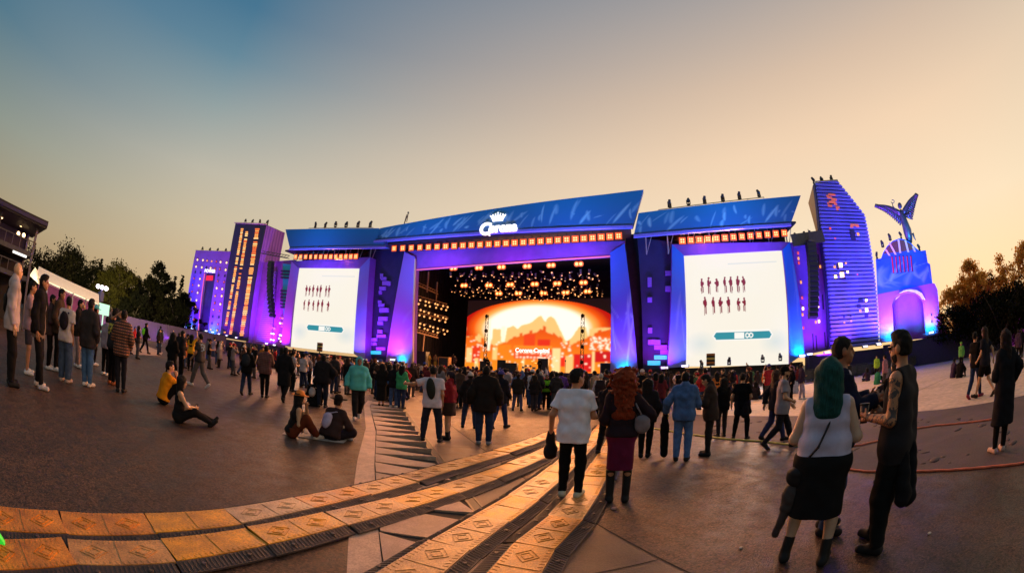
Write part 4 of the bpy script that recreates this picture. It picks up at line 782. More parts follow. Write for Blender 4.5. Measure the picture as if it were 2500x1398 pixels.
# ---- two slim truss towers in front of the video wall
zw = lambda x, y: (1140 + x / 6.944, 720 + y / 6.944)
for x, y0, x1, y1, lab in [(345, 340, 300, 1240, 'slim dark truss tower before the video wall near the side drape'), (1965, 330, 1940, 1290, 'slim dark truss tower before the video wall by the red towers of the skyline')]:
    pd = PD(11); a1, z1 = pd.at(*zw(x, y0)); a0, z0 = pd.at(*zw(x1, y1)); o = pd.w((a0 + a1) / 2, 1.45); b = MB(); a = (a0 + a1) / 2
    for q in (-.22, .22): b.bar(pd.w(a + q, 1.45), pd.w(a + q, z1), .07)
    n = 14
    for k in range(n):
        zz0, zz1 = 1.45 + (z1 - 1.45) * k / n, 1.45 + (z1 - 1.45) * (k + 1) / n; s = .22 * (1 if k % 2 else -1); b.bar(pd.w(a - s, zz0), pd.w(a + s, zz1), .05); b.bar(pd.w(a - .22, zz1), pd.w(a + .22, zz1), .05)
    for k in range(4): b.ell(pd.w(a, 3 + (z1 - 3.2) * k / 3, .2), (.24, .22, .3), 8, 6)
    tag(b.build('truss_tower', M_BLK, origin=o), lab, 'truss tower')
# ---- band gear on the deck
def gear(px, py, d): pd = PD(d); a, z = pd.at(px, py); return pd.w(a, 1.45)
def gbox(px, py, d, w, h, dp, label, cat='speaker', m=M_FIX, name='speaker_cabinet'):
    p = gear(px, py, d); Mr = Matrix.Rotation(-TH, 3, 'Z'); t = empty(name, p, label, cat)
    b = MB(); b.box(p + Vector((0, 0, h / 2)), (w, dp, h), Mr); part(b, 'cabinet', m, t, p)
    b = MB(); b.box(p + Vector((0, 0, h * .52)) + Mr @ Vector((0, -dp / 2 - .012, 0)), (w * .86, .03, h * .8), Mr); part(b, 'grille', mat('grille_cloth', (.06, .05, .05), .9), t, p); return t
gbox(1226, 893, 9, 1.2, 1.55, .7, 'black amplifier cabinet on the deck left of the keyboard'); gbox(1246, 893, 9, 2.0, 1.2, .7, 'wide black amplifier cabinet beside the drum kit')
gbox(1327, 893, 9, 1.35, 1.9, .7, 'tall dark speaker cabinet to the side of the drum kit'); gbox(1085, 897, 5, 1.5, 1.5, .9, 'orange-lit flight case by the stage side', 'flight case', mat('orange_lit_case', (.75, .30, .06), .6), 'flight_case')  # orange stage light put into the flight case's colour
gbox(1186, 893, 9, 1.5, 1.3, .7, 'dark amplifier stack under the slim truss tower'); gbox(1484, 896, 9, 1.9, 1.4, .8, 'blue-lit monitor case at the edge of the deck', 'case', mat('blue_lit_case', (.08, .12, .5), .5), 'monitor_case')  # blue stage light put into the monitor case's colour
gbox(1028, 892, 3.5, 1.8, 2.0, 1.0, 'dark equipment rack at the side of the stage', 'rack', M_FIX, 'equipment_rack')
p = gear(1290, 893, 9.5); t = empty('drum_kit', p, 'drum kit with pale bass drum in front of the orange wall', 'drum kit')
Mr = Matrix.Rotation(-TH, 3, 'Z'); M_DRUM = mat('drum_shell', (.42, .36, .32), .4)
b = MB(); b.tube([p + Mr @ Vector((0, -.3, .32)), p + Mr @ Vector((0, .2, .32))], .32, 16); part(b, 'bass_drum', M_DRUM, t, p)
for x, y, z, r in ((-.35, -.05, .75, .18), (.3, -.05, .75, .18), (.75, .1, .5, .24), (-.75, .15, .55, .2)):
    b = MB(); b.tube([p + Mr @ Vector((x, y, z)), p + Mr @ Vector((x, y, z + .25))], r, 12); b.bar(p + Mr @ Vector((x, y, 0)), p + Mr @ Vector((x, y, z)), .04); part(b, 'tom_drum', M_DRUM, t, p)
for x, z in ((-.9, 1.35), (.95, 1.3), (0.5, 1.5)):
    b = MB(); c = p + Mr @ Vector((x, .1, z)); b.tube([c, c + Vector((0, 0, .03))], [.28, .05], 14); b.bar(p + Mr @ Vector((x, .1, 0)), c, .03); part(b, 'cymbal', mat('cymbal', (.7, .5, .2), .3, .9), t, p)
p = gear(1380, 893, 5); b = MB(); b.bar(p, p + Vector((0, 0, 1.5)), .04); b.tube([p, p + Vector((0, 0, .04))], .22, 12); b.ell(p + Vector((0, 0, 1.55)), (.08, .08, .12), 8, 6); tag(b.build('microphone_stand', M_FIX, origin=p), 'microphone stand at the centre front of the deck', 'microphone stand')
# crowd barrier and small stage-front lights
b = MB(); o = ST(0, -4.5, 0)
for k in range(56):
    s = -62 + 2 * k; b.bar(ST(s, -4.5, 1.15), ST(s + 1.96, -4.5, 1.15), .06); b.bar(ST(s, -4.5, .05), ST(s, -4.5, 1.15), .06); b.bar(ST(s + 1.94, -4.5, .05), ST(s + 1.94, -4.5, 1.15), .06); b.box(ST(s + .98, -4.5, .6), (1.86, .03, .9), Matrix.Rotation(-TH, 3, 'Z')); b.box(ST(s + .98, -5.0, .04), (1.9, 1.0, .03), Matrix.Rotation(-TH, 3, 'Z'))
tag(b.build('crowd_barrier', M_STEEL, origin=o), 'long dark steel crowd barrier before the stage', 'barrier')
for x, y, lab in [(780, 858, 'striped signal box on a post under the farther screen'), (1735, 893, 'striped signal box on a post under the nearer screen')]:
    pd = PD(-3); a, z = pd.at(x, y); p = pd.w(a, 0); t = empty('signal_box', p, lab, 'signal box')
    b = MB(); b.bar(p, p + Vector((0, 0, z)), .12); part(b, 'post', M_BLK, t, p)
    for k in range(6):
        b = MB(); b.box(p + Vector((0, 0, z + .12 + .2 * k)), (.85, .3, .195), Mr); part(b, 'band', [M_BLK, mat('amber_band', (.5, .16, .02), .6, var=.1), M_BLK, mat('yellow_band', (.75, .55, .12), .6, var=.1), M_BLK, MATS['amber_band']][k], t, p)
for x, y in [(1713, 893), (1780, 886), (1862, 880), (1905, 876)]:
    pd = PD(-2); a, z = pd.at(x, y); put_mh(pd.w(a, z - .2), 'small moving light lit orange at the foot of the nearer screen', 'moving lights under the nearer screen', .75)
# ================================================================ trees, fences and the structures at the sides
def leaf_mat(name, c, var=.55):
    m = mat(name, c, 0.9, var=var, scale=1.2, spec=.05); return m
M_LEAF = [leaf_mat('leaf_dark', (.008, .0085, .004)), leaf_mat('leaf_olive', (.012, .0115, .005)), leaf_mat('leaf_deep', (.006, .0065, .0035)), leaf_mat('leaf_lit', (.030, .027, .006)), leaf_mat('leaf_rim', (.03, .018, .006))]  # leaf_lit: lamp tower's light put into a lighter leaf colour
_nt = M_LEAF[4].node_tree; _tr = _nt.nodes.new('ShaderNodeBsdfTranslucent'); _tr.inputs[0].default_value = (1.0, .50, .10, 1); _ms = _nt.nodes.new('ShaderNodeMixShader'); _ms.inputs[0].default_value = .65  # golden sunset rim put into leaf_rim's orange translucent colour
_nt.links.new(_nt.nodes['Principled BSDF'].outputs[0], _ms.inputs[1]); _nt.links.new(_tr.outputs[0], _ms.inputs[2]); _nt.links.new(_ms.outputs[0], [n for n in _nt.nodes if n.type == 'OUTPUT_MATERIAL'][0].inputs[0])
M_BARK = mat('bark', (.045, .032, .022), .9, bump=.4, scale=8)
def tree(p, h, w, kind, label, group, m, seed, nleaf=4200, leaf=.30):
    rs = random.Random(seed); p = Vector(p); t = empty('tree' if kind != 'conifer' else 'conifer_tree', p, label, 'tree', group)
    b = MB(); th = h * (.55 if kind != 'conifer' else .95); bend = rs.uniform(-.04, .04) * h
    b.tube([p, p + Vector((bend * .3, 0, th * .4)), p + Vector((bend, 0, th))], [h * .022 + .08, h * .016 + .05, .05], 8)
    limbs = []
    for k in range(9 if kind != 'conifer' else 14):
        f = rs.uniform(.35, 1.0) if kind != 'conifer' else .2 + .75 * k / 14; a = rs.uniform(0, 2 * pi); s = p + Vector((bend * f, 0, th * f))
        L = w * rs.uniform(.25, .48) * (1 if kind != 'conifer' else (1.05 - f)); e = s + Vector((math.cos(a) * L, math.sin(a) * L, L * (rs.uniform(.4, 1.2) if kind != 'conifer' else .05)))
        b.tube([s, s.lerp(e, .5) + Vector((0, 0, .1 * L)), e], [.09 + h * .004, .06, .02], 6); limbs.append(e)
    b.build('trunk', M_BARK, t, True, origin=p)
    C = []
    if kind == 'conifer':
        for k in range(60):
            f = k / 59; z = h * (.14 + .86 * f); r = w * .5 * (1 - f) ** .75 * (0.7 + .3 * rs.random()) + .08
            for q in range(max(2, int(5 * (1 - f)) + 1)): a = rs.uniform(0, 2 * pi); C.append((Vector((bend * f + math.cos(a) * r * .7, math.sin(a) * r * .7, z + rs.uniform(-.2, .2))), max(.22, r * .38), .45))
    else:
        nc = 34
        for k in range(nc):
            f = rs.random() ** .8; z = h * (.28 + .58 * f); prof = math.sin(pi * min(1, .16 + .80 * f)) ** .7; a = rs.uniform(0, 2 * pi); r = w * .5 * prof * rs.uniform(.25, .92)
            C.append((Vector((bend + math.cos(a) * r, math.sin(a) * r, z)), w * rs.uniform(.085, .17), rs.uniform(.6, .95)))
        for e in limbs: C.append((e - p, w * rs.uniform(.10, .16), .8))
    rn = np.random.RandomState(seed); tot = sum(c[1] ** 2 for c in C); V = []
    for c, r, sq in C:
        n = max(12, int(nleaf * r * r / tot)); d = rn.normal(size=(n, 3)); d /= np.linalg.norm(d, axis=1, keepdims=True); rad = r * (rn.rand(n, 1) ** .45) * (1 + .25 * rn.normal(size=(n, 1)))
        pos = d * rad * np.array([[1, 1, sq]]) + np.array([[*c]]); u = rn.normal(size=(n, 3)); u /= np.linalg.norm(u, axis=1, keepdims=True); v = np.cross(u, rn.normal(size=(n, 3))); v /= np.linalg.norm(v, axis=1, keepdims=True)
        s = leaf * rn.uniform(.5, 1.3, (n, 1)); u = u * s; v = v * s * .55
        V.append(np.stack([pos - u * .5, pos + v * .5, pos + u * .5, pos - v * .5], 1))
    V = np.concatenate(V).reshape(-1, 3); F = np.arange(len(V)).reshape(-1, 4)
    me = bpy.data.meshes.new('crown'); me.from_pydata(V.tolist(), [], F.tolist()); me.materials.append(m); me.update(); o = fresh('crown', me); o.parent = t
    return t
def tree_px(px, py_top, D, w, kind, label, group, k, seed, **kw):
    q = at_dist(px, py_top, D); tree((q.x, q.y, 0), q.z, w, kind, label, group, M_LEAF[k], seed, **kw)
GL, GR = 'dark trees beyond the tents', 'trees behind the monument'
for i, (px, py, D, w, kind, lab) in enumerate([
    (60, 640, 60, 9, 'round', 'dark rounded tree behind the lit viewing platform'), (118, 628, 66, 9, 'round', 'dark rounded tree just clear of the viewing platform'),
    (160, 606, 70, 9, 'round', 'dense dark tree at the shoulder of the tallest rounded one'), (196, 592, 72, 10, 'round', 'tallest rounded dark tree over the white tent roof'),
    (238, 640, 78, 8, 'round', 'low dark tree in the dip above the light tower'), (250, 634, 80, 4, 'conifer', 'small pointed conifer above the light tower'),
    (276, 646, 68, 7, 'round', 'lower bushy tree beside the light tower'), (300, 628, 70, 9, 'round', 'broad dark tree lit by the lamp tower'), (324, 644, 72, 7, 'round', 'round-headed tree with a ragged side over the violet fence'),
    (345, 668, 82, 7, 'round', 'low dark tree behind the violet fence'), (372, 662, 74, 7, 'round', 'ragged tree next to the tall forked one'), (400, 620, 75, 6.5, 'tall', 'tall forked tree with gaps in its crown'), (412, 650, 78, 5, 'round', 'small tree in front of the tall forked one'),
    (428, 676, 84, 4, 'conifer', 'narrow conifer between the forked tree and lavender block'), (444, 676, 80, 4.5, 'conifer', 'pointed conifer right beside the lavender block'), (456, 700, 84, 5, 'round', 'dark tree hidden partly by the lavender block'), (385, 700, 70, 8, 'round', 'wide dark bush-like tree above the violet fence'), (336, 705, 66, 8, 'round', 'wide low tree over the middle of the violet fence'), (430, 720, 70, 7, 'round', 'low tree by the end of the violet fence')]):
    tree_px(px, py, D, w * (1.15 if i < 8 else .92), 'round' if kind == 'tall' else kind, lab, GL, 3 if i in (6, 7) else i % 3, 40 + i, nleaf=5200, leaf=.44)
for i, (px, py, D, w, kind, lab) in enumerate([
    (2318, 690, 58, 6, 'round', 'low ragged tree close to the monument'), (2345, 640, 60, 6, 'round', 'thin sunset-edged tree beside the low ragged one'), (2362, 606, 58, 5.5, 'tall', 'tall feathery tree rimmed by the sunset'),
    (2392, 640, 62, 6, 'round', 'shorter tree between two tall feathery ones'), (2425, 600, 56, 6, 'tall', 'second tall feathery tree against the sunset'), (2455, 640, 60, 6, 'round', 'bushy tree at the foot of the tallest one'),
    (2490, 552, 50, 7, 'tall', 'tallest tree at the far edge against the sunset'), (2330, 735, 52, 7, 'round', 'wide low dark tree over the end of the violet wall'), (2400, 710, 50, 8, 'round', 'wide dark tree behind the violet wall'), (2470, 690, 46, 8, 'round', 'wide dark tree behind the couple and the violet wall'), (2440, 735, 44, 7, 'round', 'dense low tree over the far violet wall')]):
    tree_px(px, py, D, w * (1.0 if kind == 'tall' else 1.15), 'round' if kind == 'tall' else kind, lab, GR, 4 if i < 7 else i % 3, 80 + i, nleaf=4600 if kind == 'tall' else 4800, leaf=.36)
# far dark treeline that closes the view behind everything
bm = MB(); rs = np.random.RandomState(3); V = []
for az in np.arange(-100, 100, .42):
    if -44 < az < 62: continue
    for k in range(46):
        a = math.radians(az + rs.uniform(-.4, .4)); D = rs.uniform(88, 105); z = rs.uniform(0, 6.4 + 2.2 * math.sin(az * .35) + 1.2 * math.sin(az * 1.3)); p = np.array([math.sin(a) * D, math.cos(a) * D, z])
        u = rs.normal(size=3); u /= np.linalg.norm(u); v = np.cross(u, rs.normal(size=3)); v /= np.linalg.norm(v); V += [p - u * .8, p + v * .6, p + u * .8, p - v * .6]
me = bpy.data.meshes.new('treeline'); me.from_pydata([tuple(v) for v in V], [], [tuple(range(4 * i, 4 * i + 4)) for i in range(len(V) // 4)]); me.materials.append(M_LEAF[2]); tag(fresh('treeline', me), kind='stuff')
# violet-lit boundary fences
M_FEN = mat('fence_sheet', (.034, .012, .055), .8, var=.3, scale=.8)
def fence(pts, h, label, lit=None):
    b = MB(); pts = [Vector((*p, 0)) for p in pts]; o = pts[0]; t = empty('fence', o, label, 'fence')
    for a, c in zip(pts, pts[1:]):
        n = max(1, int((c - a).length / 3))
        for k in range(n):
            p, q = a.lerp(c, k / n), a.lerp(c, (k + 1) / n); off = (q - p).normalized().cross(Vector((0, 0, 1))) * .02; e = (q - p).normalized() * .03
            b.prism([p + e, q - e, q - e + Vector((0, 0, h)), p + e + Vector((0, 0, h))], [p + e + off, q - e + off, q - e + off + Vector((0, 0, h)), p + e + off + Vector((0, 0, h))]); f = MB(); f.bar(p - off, p - off + Vector((0, 0, h + .1)), .07); f.build('post', M_STEEL, t, origin=o)
    b.build('fence_sheet', M_FEN, t, origin=o); return t
fence([(-58, 18), (-52.5, 30), (-44, 41.5), (-40, 46)], 2.55, 'long violet-lit fence under the dark trees')
fence([(54.5, 26), (57, 18), (59, 10), (60, 0)], 3.0, 'violet-lit fence running back from the monument')
area_light('fence_light', (-46, 36, .8), (-50, 36, 2), 190, (.40, .06, 1.0), 10, .3); area_light('fence_light', (-44, 42, .6), (-43.5, 43, 2), 160, (.3, .05, 1.0), 3, .3); area_light('fence_light', (-52, 26, .8), (-56, 26, 2), 120, (.7, .05, .6), 8, .3)
area_light('fence_light', (54, 20, .8), (58, 19, 2.2), 420, (.55, .08, .9), 8, .3); area_light('fence_light', (56, 9, .8), (60, 9, 2.2), 260, (.8, .1, .5), 8, .3)
# lit viewing platform
A, B = at_dist(-120, 450, 24), at_dist(100, 538, 24); A.z = B.z = 0; e = (B - A).normalized(); nn = Vector((-e.y, e.x, 0)); 
if nn.dot(A) < 0: nn = -nn
L = (B - A).length; o = A.lerp(B, .5); t = empty('viewing_platform', o, 'open-fronted viewing platform with violet roof and warm lamps', 'platform')
def pf(x, d, z): return A + e * (L - x) + nn * d + Vector((0, 0, z))
b = MB(); b.prism([pf(-.4, -1.0, 5.35), pf(L, -1.0, 5.35), pf(L, 5, 5.35), pf(-.4, 5, 5.35)], [pf(-.4, -1.0, 5.0), pf(L, -1.0, 5.0), pf(L, 5, 5.0), pf(-.4, 5, 5.0)]); part(b, 'roof', M_BLK, t, o)
b = MB(); b.bar(pf(-.4, -1.03, 5.18), pf(L, -1.03, 5.18), .06, .16); part(b, 'roof_edge', M_NAVY, t, o)
for z in (2.55, 3.75):
    b = MB(); b.prism([pf(0, 0, z), pf(L, 0, z), pf(L, 4, z), pf(0, 4, z)], [pf(0, 0, z - .22), pf(L, 0, z - .22), pf(L, 4, z - .22), pf(0, 4, z - .22)]); part(b, 'floor', M_STEEL, t, o)
    b = MB(); b.bar(pf(0, -.05, z + .5), pf(L, -.05, z + .5), .05)
    for k in range(14): b.bar(pf(L * k / 13, -.05, z), pf(L * k / 13, -.05, z + .5), .04)
    part(b, 'railing', M_STEEL, t, o)
for x in (.1, L * .4, L * .75):
    for d in (0, 4): b = MB(); b.bar(pf(x, d, 0), pf(x, d, 5.0), .14); part(b, 'post', M_STEEL, t, o)
b = MB(); b.prism([pf(0, 4.1, 0), pf(L, 4.1, 0), pf(L, 4.1, 5), pf(0, 4.1, 5)], [pf(0, 4.3, 0), pf(L, 4.3, 0), pf(L, 4.3, 5), pf(0, 4.3, 5)]); part(b, 'back_panel', M_BLK, t, o)
for px, py in [(50, 546), (64, 549), (45, 570), (58, 574), (5, 528), (52, 548), (28, 532)]:
    q = at_dist(px, py, 26); b = MB(); b.ell(q, (.14, .14, .12), 8, 6); part(b, 'lamp', M_WARM, t, o)
q = at_dist(48, 620, 24.2); b = MB(); b.bar(q - e * .55, q + e * .55, .12); part(b, 'tube_light', M_WHITE, t, o)
area_light('platform_light', pf(2, 1.5, 4.8), pf(2, 2, 3), 45, (.40, .10, 1.0), 4, 2); area_light('platform_light', pf(3, 1.0, 4.6), pf(3, 1.6, 3), 60, (1.0, .5, .2), 2, 1)
# white tent roof with people under it, lamp tower, sign box
ta, tb = at_dist(88, 672, 33), at_dist(242, 742, 33); o = Vector((tb.x, tb.y, 0)); t = empty('tent', o, 'long low tent with a pale roof behind the standing group', 'tent')
d_ = (Vector((tb.x, tb.y, 0)) - Vector((ta.x, ta.y, 0))).normalized(); n_ = Vector((-d_.y, d_.x, 0)); n_ = n_ if n_.dot(Vector((ta.x, ta.y, 0))) > 0 else -n_
b = MB(); b.prism([ta, tb, tb + n_ * 1.5 + Vector((0, 0, .75)), ta + n_ * 1.5 + Vector((0, 0, .75))], [ta + Vector((0, 0, -.08)), tb + Vector((0, 0, -.08)), tb + n_ * 1.5 + Vector((0, 0, .67)), ta + n_ * 1.5 + Vector((0, 0, .67))]); b.prism([tb + n_ * 1.5 + Vector((0, 0, .75)), ta + n_ * 1.5 + Vector((0, 0, .75)), ta + n_ * 4, tb + n_ * 4], [tb + n_ * 1.5 + Vector((0, 0, .67)), ta + n_ * 1.5 + Vector((0, 0, .67)), ta + n_ * 4 + Vector((0, 0, -.08)), tb + n_ * 4 + Vector((0, 0, -.08))]); part(b, 'roof', mat('tent_canvas', (.80, .78, .66), .8, var=.08), t, o)
b = MB(); b.prism([Vector((ta.x, ta.y, 0)) + n_ * 4, Vector((tb.x, tb.y, 0)) + n_ * 4, tb + n_ * 4, ta + n_ * 4], [Vector((ta.x, ta.y, 0)) + n_ * 4.1, Vector((tb.x, tb.y, 0)) + n_ * 4.1, tb + n_ * 4.1, ta + n_ * 4.1]); part(b, 'back_wall', mat('tent_back', (.16, .05, .10), .8), t, o)
for k in range(6):
    q = ta.lerp(tb, k / 5); b = MB(); b.bar(Vector((q.x, q.y, 0)), q, .09); part(b, 'post', M_STEEL, t, o)
area_light('tent_light', ta.lerp(tb, .5) + n_ * 2 + Vector((0, 0, -.3)), ta.lerp(tb, .5) + n_ * 3.5 + Vector((0, 0, -2)), 70, (.85, .08, .45), 6, .5)
area_light('tent_light', ta.lerp(tb, .5) - n_ * 3 + Vector((0, 0, -.8)), ta.lerp(tb, .5) + n_ * .8 + Vector((0, 0, .6)), 260, (1.0, .92, .62), 7, .5)
a_ = at_dist(80, 655, 31); o = Vector((a_.x, a_.y, 0)); b = MB(); apex = at_dist(86, 652, 31); bl_, br_ = at_dist(72, 672, 31), at_dist(93, 692, 31)
b.prism([apex, bl_, br_], [apex + n_ * 3, bl_ + n_ * 3, br_ + n_ * 3]); tag(b.build('tent_peak', MATS['tent_canvas'], origin=o), 'white pointed tent gable below the viewing platform', 'tent')
q = at_dist(249, 704, 42); o = Vector((q.x, q.y, 0)); t = empty('lamp_tower', o, 'lamp tower with a dazzling white cluster before the trees', 'lamp tower')
b = MB(); b.bar(o, q, .18); b.box(q + Vector((0, 0, -.75)), (.55, .5, .8)); part(b, 'mast', mat('blue_box', (.05, .07, .22), .6), t, o)
for dx in (-.45, 0, .45): b = MB(); b.ell(q + Vector((dx * .5, dx, .1)), (.26, .26, .2), 8, 6); part(b, 'lamp', mat('tower_lamp', (.5, .5, .5), .3, var=0, emit=(1, .84, .95), es=6), t, o)
area_light('tower_lamp_light', q + Vector((-.5, .5, .2)), q + Vector((-20, 18, 1.0)), 3600, (1.0, .86, .40), 1.0, .5, R(110))
q = at_dist(253, 755, 40); o = Vector((q.x, q.y, 0)); b = MB(); b.box(q, (.1, 1.3, .95), Matrix.Rotation(-.3, 3, 'Z')); b.bar(o, q, .1); tag(b.build('lit_sign', mat('green_sign', (.1, .2, .15), .5, var=0, emit=(.55, 1, .72), es=1.1), origin=o), 'small glowing pale green sign by the end of the tent', 'sign')
# ================================================================ cable ramps: rows of interlocking units with orange lids
M_RUB = ground_mat('ramp_rubber', (.040, .025, .020), (.085, .055, .045), .55, .35, 160, 3.0)
def lid_mat(name, c1, c2):
    return ground_mat(name, tuple(x * .62 for x in c1), tuple(min(.9, x * .9) for x in c2), .38, .35, 55, 2.2, None, .5)
M_LID = [lid_mat('lid_orange', (.66, .20, .012), (.92, .36, .035)), lid_mat('lid_dusty', (.60, .26, .06), (.84, .44, .14)), lid_mat('lid_amber', (.80, .30, .010), (.98, .44, .02)), lid_mat('lid_pale', (.58, .32, .13), (.84, .55, .29))]
def ramp_run(pts, L, W, S, label, grp, seed, flip=False):
    """pts: centre line; L unit length; W lid width; S sloping side width"""
    rs = random.Random(seed); pts = [Vector((*p, 0)) for p in pts]
    dist = [0]
    for a, b in zip(pts, pts[1:]): dist.append(dist[-1] + (b - a).length)
    def P(t):
        for i in range(len(pts) - 1):
            if t <= dist[i + 1] or i == len(pts) - 2:
                f = (t - dist[i]) / (dist[i + 1] - dist[i]); p0 = pts[max(i - 1, 0)]; p1 = pts[i]; p2 = pts[i + 1]; p3 = pts[min(i + 2, len(pts) - 1)]
                return 0.5 * ((2 * p1) + (p2 - p0) * f + (2 * p0 - 5 * p1 + 4 * p2 - p3) * f * f + (3 * p1 - p0 - 3 * p2 + p3) * f ** 3)
    n = int(dist[-1] / L)
    for k in range(n):
        a, b = P(k * L), P((k + 1) * L * .9985 if k < n - 1 else (k + 1) * L); e = (b - a).normalized(); s = Vector((e.y, -e.x, 0)); c = (a + b) / 2; l = (b - a).length
        if seed is None: pass
        Mx = Matrix((tuple((s.x, e.x, 0)), tuple((s.y, e.y, 0)), (0, 0, 1))) @ Matrix.Rotation(rs.uniform(-.030, .030), 3, 'Z') @ Matrix.Rotation(rs.uniform(-.030, .030), 3, 'Y') @ Matrix.Rotation(rs.uniform(-.012, .012), 3, 'X')
        H = .058; z0 = rs.uniform(0, .014); plainl = rs.random() < .22
        T = lambda x, y, z: c + Mx @ Vector((x, y, z + z0)) + Vector((0, 0, .008))
        t = empty('cable_ramp', c, label, 'cable ramp', grp)
        hw, hl = W / 2, l / 2 - .0015
        m = MB(); jut = .045 * (1 if rs.random() < .5 else -1)
        F = [T(-hw, -hl, H), T(hw, -hl, H), T(hw, hl, H), T(-hw, hl, H)]; B_ = [T(-hw, -hl, H - .018), T(hw, -hl, H - .018), T(hw, hl, H - .018), T(-hw, hl, H - .018)]; m.prism(F, B_)
        def dia(cy, sx, sy, w=.010, h=.008):
            q = [(0, -sy), (sx, 0), (0, sy), (-sx, 0)]
            for (x0, y0), (x1, y1) in zip(q, q[1:] + q[:1]): m.bar(T(x0, cy + y0, H + h * .3), T(x1, cy + y1, H + h * .3), w * .6, w * .6)
        for cy in () if plainl else (-hl * .5, hl * .5): dia(cy, hw * .55, .13); dia(cy, hw * .30, .07)
        for cy in (0,): m.bar(T(-hw * .9, cy, H + .001), T(hw * .9, cy, H + .001), .008)
        for cy in np.linspace(-hl * .85, hl * .85, 15):
            for sx in (-1, 1): m.bar(T(sx * hw * .72, cy, H), T(sx * hw * .95, cy + .012, H), .007)
        m.build('lid', M_LID[2 if plainl else rs.choices([0, 1, 2, 3], [5, 4, 1, 1])[0]], t, origin=c)
        for sd in (-1, 1):
            m = MB(); x0, x1 = sd * (hw + .004), sd * (hw + S); off = jut * sd * .4
            m.prism([T(x0, -hl + off, H - .006), T(x1, -hl + off, .012), T(x1, hl + off, .012), T(x0, hl + off, H - .006)], [T(x0, -hl + off, -.004), T(x1, -hl + off, -.004), T(x1, hl + off, -.004), T(x0, hl + off, -.004)])
            for cy in np.linspace(-hl * .94, hl * .94, 22):
                m.bar(T(x0 + sd * .012, cy + off, H - .006), T(x1 - sd * .012, cy + off, .017), .009, .007)
            for cy in (-hl * .5, hl * .5):
                q = T((x0 + x1) / 2, cy + off, (H + .01) / 2 + .004); m.tube([q, q + Vector((0, 0, .010))], [.026, .018], 8)
            m.build('side_ramp', M_RUB, t, origin=c)
A1 = [(-3.45, -1.6), (-3.44, -.6), (-3.33, .41), (-3.17, 1.02), (-2.84, 1.86), (-2.46, 2.72), (-1.98, 3.9), (-1.47, 4.95), (-.79, 6.44), (.25, 8.35), (1.36, 10.7), (2.3, 12.9)]
A2 = [(-2.98, -1.8), (-2.95, -.8), (-2.83, .22), (-2.70, .95), (-2.36, 1.74), (-2.08, 2.45), (-1.64, 3.38), (-1.10, 4.35), (-.46, 5.45), (.35, 6.95), (1.10, 8.55), (2.1, 11.0)]
B1 = [(-.98, 1.5), (-.63, 2.80), (-.30, 3.60), (.02, 4.35), (.62, 5.75), (1.35, 7.6), (2.15, 9.6), (3.0, 12.0)]
B2 = [(-.28, 1.6), (.12, 2.93), (.43, 3.63), (.77, 4.35), (1.38, 5.95), (2.05, 7.75), (2.75, 9.8), (3.5, 12.0)]
ramp_run(A1, .92, .38, .12, 'orange cable ramp unit in the curving row nearer the seated people', 'cable ramps, outer curving row', 1)
ramp_run(A2, .92, .37, .13, 'orange cable ramp unit in the curving row farther from the seated people', 'cable ramps, inner curving row', 2)
ramp_run(B1, .92, .40, .12, 'orange cable ramp unit in the straight row beside the white-shirted man', 'cable ramps, straight row beside the man', 3)
ramp_run(B2, .92, .38, .14, 'orange cable ramp unit in the straight row under the white-shirted man', 'cable ramps, straight row under the man', 4)
# litter
def litter(px, py, m, label, sz=.03):
    p = ground(px, py, .0); b = MB(); b.ell(p + Vector((0, 0, sz * .6)), (sz * 1.3, sz, sz * .6), 7, 5, Matrix.Rotation(random.uniform(0, 3), 3, 'Z')); b.box(p + Vector((sz, sz * .4, sz * .3)), (sz * 1.3, sz, sz * .5), Matrix.Rotation(.6, 3, 'Z'))
    tag(b.build('crumpled_litter', m, origin=p), label, 'litter')
M_LIT = mat('litter_paper', (.60, .52, .44), .8)
litter(101, 1336, M_LIT, 'small crumpled white scrap between the two curving cable ramps', .022)
litter(1498, 1243, mat('litter_pink', (.50, .26, .20), .8), 'small pinkish scrap on the asphalt below the tall boots', .03)
litter(1808, 1338, M_LIT, 'pale scrap on the bare asphalt near the green-haired woman', .018)
litter(2268, 1303, M_LIT, 'pale scrap on the asphalt beside the tattooed man', .02)
# green bottle-like thing poking into the frame at the very edge
p = ground(18, 1352); b = MB(); Mx = Matrix.Rotation(.5, 3, 'X')
b.prism([p + Vector((-.06, -.10, .0)), p + Vector((.06, -.10, .0)), p + Vector((.06, .08, .0)), p + Vector((-.06, .08, .0))], [p + Vector((-.055, -.10, .022)), p + Vector((.055, -.10, .022)), p + Vector((.055, .08, .022)), p + Vector((-.055, .08, .022))])
b.bar(p + Vector((0, .02, .02)), p + Vector((-.10, -.16, .42)), .055); b.bar(p + Vector((-.10, -.16, .42)), p + Vector((-.16, -.30, .50)), .05)
tag(b.build('glow_stand', mat('neon_green', (.05, .5, .06), .5, var=.1, emit=(.0, 1.0, .05), es=.45), origin=p), 'bright neon green stand foot at the edge of the curving cable ramps', 'stand')
